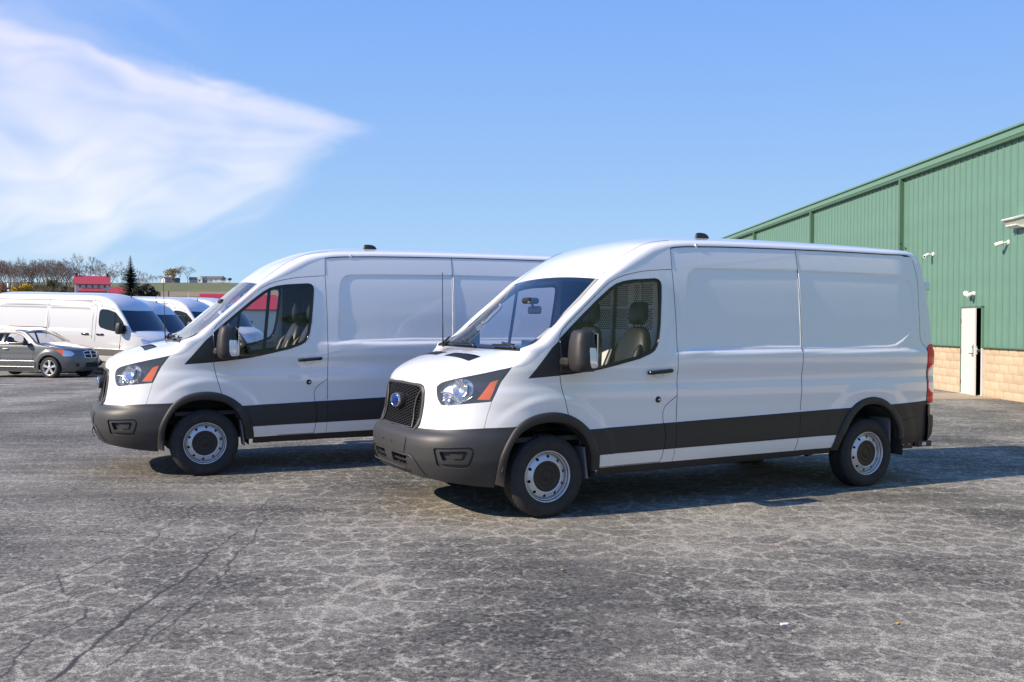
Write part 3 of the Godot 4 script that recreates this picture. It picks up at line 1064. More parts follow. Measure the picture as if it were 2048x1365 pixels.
	door = c[1]
	var opening: MB = c[0]
	for s: MB in [door, door_clad, side_clad, w, sill, sail, opening]: b.refine(s)
	both(root, "front_fender", fender, M.white_paint)
	both(root, "side_panel", w, M.white_paint)
	both(root, "side_cladding", side_clad, M.black_plastic)
	both(root, "sill", sill, M.black_plastic)
	both(root, "pillar_trim", sail, M.black_plastic)
	both(root, "nose_panel", nose_part, M.white_paint)

	# --- doors
	c = cut(opening, V2([0.0, 1.1, 0.0, 1.7, 0.30, 1.80, 0.222, 1.62, 0.225, 1.1]), 0, 0.0, 1)
	var door_sail: MB = c[0]
	c = cut(c[1], win, 0, -0.026)
	var pane: MB = c[0]
	var frame: MB = c[1]
	var bar := V2([0.575, 1.2, 0.662, 2.02, 0.698, 2.02, 0.612, 1.2])
	c = cut(pane, bar)
	frame.add(c[0].moved(Vector3(0, 0, 0.002)))
	pane = c[1].moved(Vector3(0, 0, -0.007))
	var lip := MB.new()   # rubber lip round the opening
	var ring := PackedVector3Array()
	for p in win: ring.push_back(Vector3(p.x, p.y, b.side(p.x, p.y) + 0.001))
	ring.push_back(ring[0])
	lip.tube(ring, 0.007, 0.007, 6, false)
	frame.add(lip)
	var handle := MB.new()
	var zz := b.side(1.1, 1.22)
	handle.tube(V3([0.992, 1.2175, zz + 0.004, 0.997, 1.218, zz + 0.030, 1.010, 1.2195, zz + 0.036, 1.10, 1.226, zz + 0.038, 1.205, 1.2335, zz + 0.036, 1.222, 1.2345, zz + 0.030, 1.228, 1.235, zz + 0.004]), 0.0185, 0.0185, 10)
	var cup := MB.new()
	cup.lathe(V2([0.060, 0.0015, 0.050, -0.006, 0.03, -0.016, 0.0, -0.019]), 28, Transform3D(Basis().scaled(Vector3(1.05, 0.95, 1)), Vector3(1.10, 1.226, zz + 0.002)))
	var lock := MB.new()
	lock.lathe(V2([0.0, 0.009, 0.012, 0.009, 0.022, 0.008, 0.028, 0.004, 0.0295, -0.002]), 24, Transform3D(Basis(), Vector3(1.095, 0.976, b.side(1.095, 0.976))))
	var key := MB.new()
	key.lathe(V2([0.0, 0.012, 0.008, 0.0115, 0.0095, 0.008]), 16, Transform3D(Basis(), Vector3(1.103, 0.974, b.side(1.095, 0.976))))
	for s in 2:
		var d := put("door", (door if s == 0 else door.mirrored()).mesh(), M.white_paint, root)
		for q: Array in [["door_cladding", door_clad, M.black_plastic], ["mirror_mount", door_sail, M.black_plastic], ["window_frame", frame, M.black_gloss], ["window_pane", pane, M.tint_glass], ["handle", handle, M.black_gloss], ["handle_recess", cup, M.white_paint]] + ([["lock_surround", lock, M.black_plastic], ["lock_cylinder", key, M.chrome]] if s == 0 else []):
			put(q[0], (q[1] if s == 0 else q[1].mirrored()).mesh(), q[2], d)
	# --- roof, hood, windscreen, tail
	var hood := MB.new()
	hood.net(b.shell(hd, 56), b.cen)
	var vent := MB.new()
	var vents := []
	for sg: float in [1.0, -1.0]:
		var q := V2([-0.600, 0.08 * sg, -0.577, 0.585 * sg, -0.450, 0.575 * sg, -0.487, 0.08 * sg])
		q = rounded(q, 0.018)
		c = cut(hood, q, 2)
		vents.push_back(c[0].moved(Vector3(0, -0.012, 0)))
		hood = c[1]
	put("hood", hood.mesh(), M.white_paint, root)
	for s in 2:
		var vp := put("hood_vent", vents[s].mesh(), M.grille_black, root)
		var slats := MB.new()
		for i in 6:
			var pts := PackedVector3Array()
			for j in 7:
				var zv := lerpf(0.085, 0.575, j / 6.0)
				pts.push_back(Vector3(lerpf(-0.592, -0.482, i / 5.5) + 0.012 * j / 6.0, 0, zv * (1.0 if s == 0 else -1.0)))
			for j in 7:
				var best := 1e9
				var yy := 1.33
				for g: Vector3 in vents[s].v:
					var dd := absf(g.x - pts[j].x) + absf(g.z - pts[j].z)
					if dd < best: best = dd; yy = g.y
				pts[j].y = yy + 0.006
			slats.tube(pts, 0.004, 0.004, 4)
		put("slat", slats.mesh(), M.black_satin, vp).set_meta("kind", "stuff")
	var gl := b.shell(gd, 40)
	var glass := MB.new()
	glass.net(gl, b.cen)
	# dark printed border and clear middle
	var inner := []
	for i in range(2, gl.size() - 1): inner.push_back(gl[i].slice(2, 39))
	var frit := MB.new()
	frit.net(gl.slice(0, 3), b.cen)
	frit.net(gl.slice(gl.size() - 2), b.cen)
	for e: Array in [[0, 3], [38, 41]]:
		var st := []
		for i in range(2, gl.size() - 1): st.push_back(gl[i].slice(e[0], e[1]))
		frit.net(st, b.cen)
	glass = MB.new()
	glass.net(inner, b.cen)
	var ws := put("windscreen", glass.mesh(), M.screen_glass, root)
	put("windscreen_border", frit.mesh(), M.black_gloss, ws)
	var roof := MB.new()
	roof.net(b.shell(rd, 36), b.cen)
	put("roof", roof.mesh(), M.white_paint, root)
	var tail := MB.new()
	tail.net(b.shell(bd, 28), b.cen)
	put("rear_door", tail.mesh(), M.white_paint, root)
	# shoulder; the tail lamps sit in its rear corner
	var sh_all := b.shoulder(sd, 10)
	var sh := MB.new()
	sh.net(sh_all, b.cen)
	var lampq := rounded(V2([4.596, 1.42, 4.655, 1.462, 4.735, 1.462, 4.735, 0.835, 4.60, 0.845]), 0.012)
	c = cut(sh, lampq)
	sh = c[1]
	var tl: MB = c[0].swollen(0.006)
	c = cut(tl, V2([4.625, 1.205, 4.67, 1.24, 5.0, 1.26, 5.0, 0.94, 4.67, 0.95, 4.625, 1.0]))
	c = [c[0], c[1], cut(sh, V2([4.4, 0.5, 4.4, black_top(4.55), 5.0, black_top(4.7), 5.0, 0.5]))]
	for s in 2:
		put("roof_rail", (c[2][1] if s == 0 else c[2][1].mirrored()).mesh(), M.white_paint, root)
		var t := put("tail_lamp", (c[1] if s == 0 else c[1].mirrored()).mesh(), M.red_lens, root)
		put("reversing_lens", (c[0] if s == 0 else c[0].mirrored()).mesh(), M.clear_lens, t)
	# --- shut lines
	var lines := MB.new()
	lines.add(seam(b, smooth_line(V2([1.303, 1.004, 1.305, 0.877, 1.306, 0.775]), 4)))
	lines.add(seam(b, smooth_line(V2([1.304, 2.352, 1.300, 2.26, 1.298, 2.163]), 4)))
	lines.add(seam(b, smooth_line(V2([1.306, 0.76, 1.308, 0.65, 1.304, 0.53]), 5), 0.0025))
	lines.add(seam(b, smooth_line(V2([1.303, 0.515, 1.30, 0.45, 1.295, 0.402]), 5), 0.0018))
	lines.add(seam(b, smooth_line(V2([2.815, 2.398, 2.815, 2.2, 2.812, 1.9, 2.806, 1.6, 2.80, 1.40, 2.80, 1.2, 2.795, 1.0, 2.79, 0.825]), 6)))
	lines.add(seam(b, smooth_line(V2([2.795, 0.80, 2.79, 0.70, 2.785, 0.57]), 6), 0.0022))
	lines.add(seam(b, smooth_line(V2([2.778, 0.55, 2.768, 0.48, 2.752, 0.43]), 5), 0.0025))
	lines.add(seam(b, smooth_line(V2([4.48, 2.35, 4.503, 2.25, 4.515, 2.1, 4.50, 1.94, 4.497, 1.7, 4.50, 1.51, 4.588, 1.432]), 6), 0.0022))
	lines.add(seam(b, smooth_line(V2([4.185, 0.675, 4.30, 0.688, 4.46, 0.70]), 4), 0.003))
	var gut := PackedVector3Array()
	for r: PackedFloat32Array in sd:
		if r[3] > 1.31 and r[3] < 4.41: gut.push_back(Vector3(r[3], r[4], b.side(r[3], r[4]) + 0.0015))
	lines.tube(gut, 0.0055, 0.0055, 6)
	var fs := PackedVector3Array()
	for r: PackedFloat32Array in sd:
		if r[0] > 0.60 and r[0] < 1.36: fs.push_back(Vector3(r[0], r[1] + 0.0008, r[2]))
	lines.tube(fs, 0.0018, 0.0018, 5)
	both(root, "shut_line", lines, M.gap_black)
	both(root, "wheel_arch", flare(b, af, afi), M.black_plastic)
	both(root, "wheel_arch", flare(b, ar, ari), M.black_plastic)
	# inner wheel houses, floor, chassis
	var under := MB.new()
	for x0: float in [0.0, 3.75]:
		var P := []
		for i in 15:
			var a := PI * i / 14.0 - 0.12 + 0.24 * i / 14.0 * 0.0
			var l := PackedVector3Array()
			var r := 0.455 if x0 == 0.0 else 0.475
			for z: float in [1.0, 0.9, 0.55]: l.push_back(Vector3(x0 + cos(a) * r, 0.36 + sin(a) * r, z))
			P.push_back(l)
		var well := MB.new()
		well.net(P, Vector3(x0, 0.36, 0.8), false)
		well.quad(Vector3(x0 - 0.48, 0.34, 0.55), Vector3(x0 + 0.48, 0.34, 0.55), Vector3(x0 + 0.48, 0.86, 0.55), Vector3(x0 - 0.48, 0.86, 0.55))
		both(root, "wheel_house", well, M.liner)
	under.box(Vector3(1.9, 0.50, 0), Vector3(5.2, 0.10, 1.06))
	under.box(Vector3(1.9, 0.44, 0.5), Vector3(5.0, 0.12, 0.09)); under.box(Vector3(1.9, 0.44, -0.5), Vector3(5.0, 0.12, 0.09))
	under.box(Vector3(1.85, 0.50, 0.75), Vector3(2.6, 0.06, 0.42)); under.box(Vector3(1.85, 0.50, -0.75), Vector3(2.6, 0.06, 0.42))
	under.box(Vector3(1.5, 0.38, 0.25), Vector3(1.1, 0.22, 0.45)); under.box(Vector3(-0.45, 0.40, 0), Vector3(0.7, 0.22, 1.1)); under.box(Vector3(0, 0.36, 0), Vector3(0.12, 0.10, 1.4))
	under.box(Vector3(4.45, 0.50, 0), Vector3(0.5, 0.08, 1.6))
	var ax := Transform3D(Basis(), Vector3(3.75, 0.34, -0.7))
	under.tube(V3([3.75, 0.34, -0.7, 3.75, 0.34, 0.7]), 0.055, 0.055, 10)
	under.lathe(V2([0.0, -0.14, 0.10, -0.10, 0.15, 0.0, 0.10, 0.10, 0.0, 0.14]), 16, Transform3D(Basis(Vector3.RIGHT, PI / 2), Vector3(3.75, 0.34, 0.1)))
	under.tube(V3([0.6, 0.40, -0.2, 2.0, 0.36, -0.25, 3.2, 0.36, -0.3, 3.5, 0.46, -0.35, 4.1, 0.46, -0.4, 4.6, 0.40, -0.45]), 0.035, 0.035, 8)
	put("chassis", under.mesh(), M.dark_metal, root)
	var flap := MB.new()
	flap.box(Vector3(4.10, 0.56, 0.80), Vector3(0.02, 0.34, 0.28), Transform3D(), 0.004)
	both(root, "splash_shield", flap, M.liner_pale)
	flap = MB.new()
	flap.box(Vector3(0.40, 0.44, 0.86), Vector3(0.02, 0.28, 0.16), Transform3D(Basis(Vector3.BACK, 0.12), Vector3(0.05, -0.05, 0)), 0.004)
	both(root, "splash_shield", flap, M.liner_pale)
	# wheels
	var W := steel_wheel()
	for q: Array in [[0.0, 1.0], [3.75, 1.0], [0.0, -1.0], [3.75, -1.0]]:
		wheel_parts(root, Vector3(q[0], 0.343, 0.866 * q[1]), q[1], W)
	transit_front(root, b, bumper, lamp)
	transit_cab(root, b)
	transit_extras(root, b)
	return root


func surf(b: Body, p: Vector2) -> Array:
	var e := 0.004
	var z := b.side(p.x, p.y)
	var dx := (b.side(p.x + e, p.y) - b.side(p.x - e, p.y)) / (2 * e)
	var dy := (b.side(p.x, p.y + e) - b.side(p.x, p.y - e)) / (2 * e)
	return [Vector3(p.x, p.y, z), Vector3(-dx, -dy, 1).normalized()]


# the side walls of a recess or step along an outline on the body
func wall(b: Body, q: PackedVector2Array, d0: float, d1: float) -> MB:
	var o := MB.new()
	var pts := []
	for i in q.size():
		var a := q[i]
		var c := q[(i + 1) % q.size()]
		var k := maxi(1, ceili(a.distance_to(c) / 0.02))
		for j in k: pts.push_back(surf(b, a.lerp(c, float(j) / k)))
	for i in pts.size():
		var a: Array = pts[i]
		var c: Array = pts[(i + 1) % pts.size()]
		o.quad(a[0] + a[1] * d0, c[0] + c[1] * d0, c[0] + c[1] * d1, a[0] + a[1] * d1)
	return o


func front_x(b: Body, z: float, y: float) -> float:
	var p := b.look(b.pb, y)
	return b.xa - (b.xa - b.look(b.xb, y)) * pow(maxf(0.0, 1.0 - pow(absf(z) / b.look(b.zb, y), p)), 1.0 / p)


func grille_loop() -> PackedVector2Array:
	var g := V2([0.0, 1.128, 0.363, 1.121, 0.425, 1.106, 0.458, 1.06, 0.470, 0.96, 0.470, 0.849, 0.460, 0.76, 0.425, 0.715, 0.0, 0.712])
	var loop := PackedVector2Array()
	for i in g.size(): loop.push_back(g[i])
	for i in range(g.size() - 2, 0, -1): loop.push_back(Vector2(-g[i].x, g[i].y))
	return rounded(loop, 0.022)


# the plane of the grille: the nose without the step of the bumper
func grille_x(b: Body, z: float, y: float) -> float:
	return front_x(b, z, maxf(y, 0.80)) - maxf(0.0, 0.82 - y) * 0.34


func transit_front(root: Node3D, b: Body, bumper_in: MB, lamp: MB) -> void:
	var bumper := bumper_in
	# --- fog lamp recess
	var f1 := rounded(V2([-0.958, 0.606, -0.700, 0.622, -0.666, 0.588, -0.700, 0.452, -0.745, 0.440, -0.905, 0.446, -0.932, 0.470]), 0.02)
	var f2 := rounded(V2([-0.945, 0.595, -0.708, 0.608, -0.684, 0.585, -0.715, 0.474, -0.91, 0.476]), 0.016)
	var f3 := rounded(V2([-0.922, 0.578, -0.735, 0.588, -0.722, 0.572, -0.748, 0.503, -0.895, 0.502]), 0.012)
	var c := cut(bumper, f1)
	bumper = c[1]
	var inner: MB = c[0]
	c = cut(inner, f2)
	bumper.add(c[1].swollen(-0.014)); bumper.add(wall(b, f1, 0, -0.014))
	var c3 := cut(c[0], f3)
	var fog := MB.new()
	fog.add(c3[1].swollen(-0.002)); fog.add(wall(b, f2, -0.014, -0.002)); fog.add(wall(b, f3, -0.002, -0.034)); fog.add(c3[0].swollen(-0.034))
	var f4 := rounded(V2([-0.862, 0.565, -0.752, 0.571, -0.768, 0.516, -0.835, 0.515]), 0.006)
	var c4 := cut(c3[0], f4)
	fog.add(wall(b, f4, -0.034, -0.020)); fog.add(c4[0].swollen(-0.020))
	# --- middle of the bumper: number plate ground and air intake
	c = cut(bumper, rounded(V2([-0.60, 0.535, -0.60, 0.668, 0.385, 0.668, 0.405, 0.65, 0.375, 0.535]), 0.01), 1)
	var ground := MB.new()
	var rest := MB.new()
	for i in range(0, c[0].v.size(), 3):
		var to := ground if c[0].v[i].x < -0.9 else rest
		to.t(c[0].v[i], c[0].v[i + 1], c[0].v[i + 2], c[0].n[i], c[0].n[i + 1], c[0].n[i + 2])
	bumper = c[1]; bumper.add(rest); bumper.add(ground.moved(Vector3(-0.007, 0, 0)))
	var e2 := PackedVector2Array([Vector2(0.0, 0.668), Vector2(0.385, 0.668), Vector2(0.405, 0.65), Vector2(0.375, 0.535), Vector2(0.0, 0.535)])
	for i in 4:
		for j in 8:
			var p := e2[i].lerp(e2[i + 1], j / 8.0)
			var q := e2[i].lerp(e2[i + 1], (j + 1) / 8.0)
			var a := Vector3(front_x(b, p.x, p.y), p.y, p.x); var d := Vector3(front_x(b, q.x, q.y), q.y, q.x)
			bumper.quad(a, d, d + Vector3(-0.007, 0, 0), a + Vector3(-0.007, 0, 0))
	var gap := rounded(V2([0.085, 0.425, 0.085, 0.513, 0.405, 0.508, 0.375, 0.425]), 0.012)
	c = cut(bumper, gap, 1)
	bumper = c[1]
	for i in range(0, c[0].v.size(), 3):
		if c[0].v[i].x > -0.9: bumper.t(c[0].v[i], c[0].v[i + 1], c[0].v[i + 2], c[0].n[i], c[0].n[i + 1], c[0].n[i + 2])
	for i in gap.size():
		var p := gap[i]
		var q := gap[(i + 1) % gap.size()]
		var a := Vector3(front_x(b, p.x, p.y), p.y, p.x); var d := Vector3(front_x(b, q.x, q.y), q.y, q.x)
		bumper.quad(a, d, d + Vector3(0.07, 0, 0), a + Vector3(0.07, 0, 0))
	# raised edge that frames the lower middle
	bumper.tube(V3([-1.086, 0.520, 0.40, -1.078, 0.522, 0.452, -1.066, 0.512, 0.498, -1.045, 0.475, 0.532, -1.015, 0.42, 0.56, -0.985, 0.375, 0.58, -0.965, 0.352, 0.59]), 0.009, 0.004, 8)
	bumper.tube(V3([-1.090, 0.405, 0.0, -1.088, 0.404, 0.2, -1.080, 0.403, 0.36, -1.072, 0.41, 0.40]), 0.008, 0.006, 8)
	var whole := MB.new()
	whole.add(bumper); whole.add(bumper.mirrored())
	# shelf that closes the bumper behind the grille
	for sg: float in [1.0, -1.0]:
		for j in 12:
			var z0 := j / 12.0 * 0.62 * sg; var z1 := (j + 1) / 12.0 * 0.62 * sg
			whole.quad(Vector3(front_x(b, z0, 0.72), 0.718, z0), Vector3(front_x(b, z1, 0.72), 0.718, z1), Vector3(front_x(b, z1, 0.80) + 0.1, 0.722, z1), Vector3(front_x(b, z0, 0.80) + 0.1, 0.722, z0))
	var bp := put("front_bumper", whole.mesh(), M.bumper_plastic, root)
	both(bp, "fog_lamp_blank", fog, M.bumper_plastic)
	for z: float in [-0.085, 0.125]:
		var dots := MB.new()
		dots.lathe(V2([0.0, 0.004, 0.009, 0.004, 0.0115, 0.0]), 14, Transform3D(Basis(Vector3.UP, -PI / 2), Vector3(front_x(b, z, 0.61) - 0.008, 0.61, z)))
		put("screw_hole", dots.mesh(), M.gap_black, bp)
	for sg: float in [1.0, -1.0]:
		var bars := MB.new()
		bars.tube(V3([-1.05, 0.462, 0.08 * sg, -1.055, 0.462, 0.25 * sg, -1.035, 0.462, 0.40 * sg]), 0.013, 0.013, 8)
		for z: float in [0.16, 0.24, 0.32]: bars.box(Vector3(-1.035, 0.468, z * sg), Vector3(0.012, 0.095, 0.012))
		put("intake_bar", bars.mesh(), M.black_satin, bp)
	var back := MB.new()
	back.box(Vector3(-0.93, 0.52, 0), Vector3(0.02, 0.40, 0.95)); back.box(Vector3(-0.88, 0.92, 0), Vector3(0.012, 0.44, 0.86))
	put("radiator", back.mesh(), M.gap_black, root)
	# --- grille
	var loop := grille_loop()
	var P := []
	var mid := Vector2(0, 0.92)
	for i in loop.size() + 1:
		var o := loop[i % loop.size()]
		var n2 := mid + (o - mid) * Vector2(0.925, 0.86)
		var l := PackedVector3Array()
		for s: Array in [[-0.03, 0.02], [-0.02, 0.0], [0.05, -0.007], [0.3, -0.013], [0.6, -0.014], [0.85, -0.009], [1.0, 0.002], [1.0, 0.045]]:
			var p := o.lerp(n2, s[0])
			l.push_back(Vector3(grille_x(b, p.x, p.y) + s[1], p.y, p.x))
		P.push_back(l)
	var sur := MB.new()
	sur.net(P, Vector3(-0.7, 0.92, 0))
	var gr := put("grille", sur.mesh(), M.bumper_plastic, root)
	var lat := MB.new()
	var w := 0.056
	var h := 0.0262
	var inside := PackedVector2Array()
	for p in loop: inside.push_back(mid + (p - mid) * Vector2(0.93, 0.87))
	for i in range(-11, 12):
		for j in range(-9, 10):
			var cz := i * w * 0.75
			var cy := 0.92 + j * h + (h * 0.5 if i & 1 else 0.0)
			var q := [Vector2(cz - w * 0.5, cy), Vector2(cz - w * 0.27, cy + h * 0.5), Vector2(cz + w * 0.27, cy + h * 0.5), Vector2(cz + w * 0.5, cy)]
			for k in 3:
				var a: Vector2 = q[k]
				var d: Vector2 = q[k + 1]
				if not Geometry2D.is_point_in_polygon((a + d) * 0.5, inside): continue
				var pa := Vector3(grille_x(b, a.x, a.y) + 0.006, a.y, a.x)
				var pd := Vector3(grille_x(b, d.x, d.y) + 0.006, d.y, d.x)
				var t := (pd - pa).normalized()
				var s := Vector3(1, 0, 0).cross(t).normalized() * 0.0036
				var dep := Vector3(0.022, 0, 0)
				lat.quad(pa - s, pd - s, pd + s, pa + s)
				lat.quad(pa + s, pd + s, pd + s + dep, pa + s + dep)
				lat.quad(pa - s, pd - s, pd - s + dep, pa - s + dep)
	put("lattice", lat.mesh(), M.grille_black, gr)
	for sg: float in [1.0, -1.0]:
		var curl := MB.new()
		var pts := PackedVector3Array()
		for q: Array in [[0.415, 1.075], [0.385, 1.04], [0.352, 0.98], [0.340, 0.90], [0.350, 0.82], [0.372, 0.745]]: pts.push_back(Vector3(grille_x(b, q[0], q[1]) - 0.002, q[1], q[0] * sg))
		curl.tube(pts, 0.010, 0.010, 8)
		put("grille_strut", curl.mesh(), M.bumper_plastic, gr)
	# --- badge: blue oval in a bright ring on a dark drum
	var tr := Transform3D(Basis(Vector3.UP, -PI / 2).scaled_local(Vector3(1.06, 0.60, 1)), Vector3(-1.0, 0.955, 0))
	var drum := MB.new()
	drum.lathe(V2([0.112, -0.03, 0.112, 0.014, 0.104, 0.022, 0.098, 0.022]), 48, tr)
	var dn := put("badge_base", drum.mesh(), M.bumper_plastic, gr)
	var chrome := MB.new()
	chrome.lathe(V2([0.1, 0.020, 0.0995, 0.030, 0.096, 0.034, 0.091, 0.034, 0.089, 0.030]), 48, tr)
	put("badge_ring", chrome.mesh(), M.chrome, dn)
	var blue := MB.new()
	blue.lathe(V2([0.090, 0.030, 0.06, 0.0335, 0.0, 0.035]), 48, tr)
	put("badge_oval", blue.mesh(), M.badge_blue, dn)
	var tm := TextMesh.new()
	var fnt := SystemFont.new()
	fnt.font_names = PackedStringArray(["Droid Serif"])
	fnt.font_italic = true
	fnt.font_weight = 700
	tm.font = fnt
	tm.text = "Ford"
	tm.font_size = 32
	tm.pixel_size = 0.0021
	tm.depth = 0.002
	var te := put("badge_letters", tm, M.chrome, dn)
	te.transform = Transform3D(Basis(Vector3.UP, -PI / 2) * Basis(Vector3(1, 0, 0), Vector3(0.25, 1, 0), Vector3(0, 0, 1)), Vector3(-1.036, 0.957, 0))

	# --- head lamps
	var amber_q := V2([-0.462, 1.176, -0.520, 1.157, -0.628, 1.011, -0.535, 1.011])
	c = cut(lamp, amber_q)
	var amber: MB = c[0].swollen(-0.010)
	var base: MB = lamp.swollen(-0.055)
	var frontq := rounded(V2([-0.90, 0.93, -0.90, 1.12, -0.80, 1.165, -0.70, 1.186, -0.642, 1.165, -0.622, 1.12, -0.628, 1.06, -0.665, 1.02, -0.70, 0.99, -0.73, 0.955, -0.76, 0.93]), 0.03)
	c = cut(base, frontq)
	var hl_poly := V2(HEADLIGHT)
	var rim := wall(b, hl_poly, 0.0, -0.055)
	var dark: MB = c[1]
	dark.add(rim)
	var bowl := MB.new()
	var dir := Vector3(-0.86, 0.02, 0.51).normalized()
	var bt := Transform3D(Basis.looking_at(-dir, Vector3.UP), Vector3(-0.712, 1.098, 0.752))
	bowl.lathe(V2([0.078, 0.030, 0.072, 0.022, 0.060, 0.0, 0.045, -0.016, 0.028, -0.026, 0.014, -0.030, 0.012, -0.004, 0.0, 0.0]), 40, bt)
	var trim := MB.new()
	trim.tube(V3([-0.852, 1.062, 0.640, -0.80, 1.060, 0.700, -0.772, 1.040, 0.735, -0.735, 0.995, 0.775, -0.70, 0.995, 0.80, -0.655, 1.03, 0.835]), 0.008, 0.008, 6)
	trim.tube(V3([-0.842, 0.985, 0.645, -0.80, 1.03, 0.69, -0.755, 0.985, 0.735]), 0.006, 0.006, 6)
	var low := MB.new()
	low.lathe(V2([0.042, 0.020, 0.034, 0.002, 0.020, -0.012, 0.0, -0.016]), 24, Transform3D(Basis.looking_at(-dir, Vector3.UP), Vector3(-0.80, 1.008, 0.665)))
	for s in 2:
		var hl := put("headlight", (dark if s == 0 else dark.mirrored()).mesh(), M.lamp_dark, root)
		for q: Array in [["reflector_housing", c[0], M.lamp_silver], ["reflector_bowl", bowl, M.lamp_chrome], ["turn_bowl", low, M.lamp_chrome], ["chrome_trim", trim, M.lamp_chrome], ["amber_reflector", amber, M.amber], ["lens", lamp, M.clear_glass]]:
			put(q[0], (q[1] if s == 0 else q[1].mirrored()).mesh(), q[2], hl)


func soft_box(rows: Array, seg := 28, p := 3.0) -> MB:
	# rows: y cx cz hx hz
	var P := []
	for r: Array in rows:
		var l := PackedVector3Array()
		for k in seg:
			var a := TAU * k / seg
			var q := pow(pow(absf(cos(a)), p) + pow(absf(sin(a)), p), -1.0 / p)
			l.push_back(Vector3(r[1] + r[3] * cos(a) * q, r[0], r[2] + r[4] * sin(a) * q))
		P.push_back(l)
	var o := MB.new()
	var mid: Array = rows[rows.size() / 2]
	o.net(P, Vector3(mid[1], mid[0], mid[2]), true)
	return o


func seat(x: float, z: float) -> Array:
	# back, head rest, cushion
	var back := soft_box([[0.84, x - 0.06, z, 0.05, 0.20], [0.86, x - 0.06, z, 0.10, 0.24], [1.0, x - 0.03, z, 0.115, 0.26], [1.2, x + 0.03, z, 0.105, 0.265], [1.38, x + 0.085, z, 0.09, 0.255], [1.48, x + 0.115, z, 0.08, 0.225], [1.56, x + 0.14, z, 0.065, 0.175], [1.61, x + 0.15, z, 0.05, 0.125], [1.625, x + 0.155, z, 0.02, 0.07]], 28, 2.8)
	for sg: float in [-1.0, 1.0]:   # bolsters
		back.add(soft_box([[0.90, x - 0.13, z + 0.215 * sg, 0.02, 0.02], [0.93, x - 0.13, z + 0.215 * sg, 0.055, 0.05], [1.2, x - 0.06, z + 0.225 * sg, 0.055, 0.05], [1.40, x + 0.01, z + 0.215 * sg, 0.04, 0.04], [1.46, x + 0.04, z + 0.20 * sg, 0.01, 0.01]], 16, 2.4))
	var rest := soft_box([[1.645, x + 0.145, z, 0.02, 0.07], [1.655, x + 0.145, z, 0.05, 0.105], [1.70, x + 0.15, z, 0.062, 0.125], [1.78, x + 0.155, z, 0.062, 0.122], [1.845, x + 0.165, z, 0.052, 0.108], [1.865, x + 0.17, z, 0.02, 0.08]], 24, 3.0)
	rest.tube(V3([x + 0.145, 1.58, z - 0.06, x + 0.145, 1.66, z - 0.06]), 0.007, 0.007, 6)
	rest.tube(V3([x + 0.145, 1.58, z + 0.06, x + 0.145, 1.66, z + 0.06]), 0.007, 0.007, 6)
	var cush := soft_box([[0.76, x - 0.28, z, 0.24, 0.24], [0.80, x - 0.28, z, 0.27, 0.26], [0.90, x - 0.28, z, 0.27, 0.26], [0.935, x - 0.28, z, 0.24, 0.23], [0.94, x - 0.28, z, 0.1, 0.1]], 24, 4.0)
	cush.box(Vector3(x - 0.22, 0.68, z), Vector3(0.42, 0.16, 0.36))
	return [back, rest, cush]


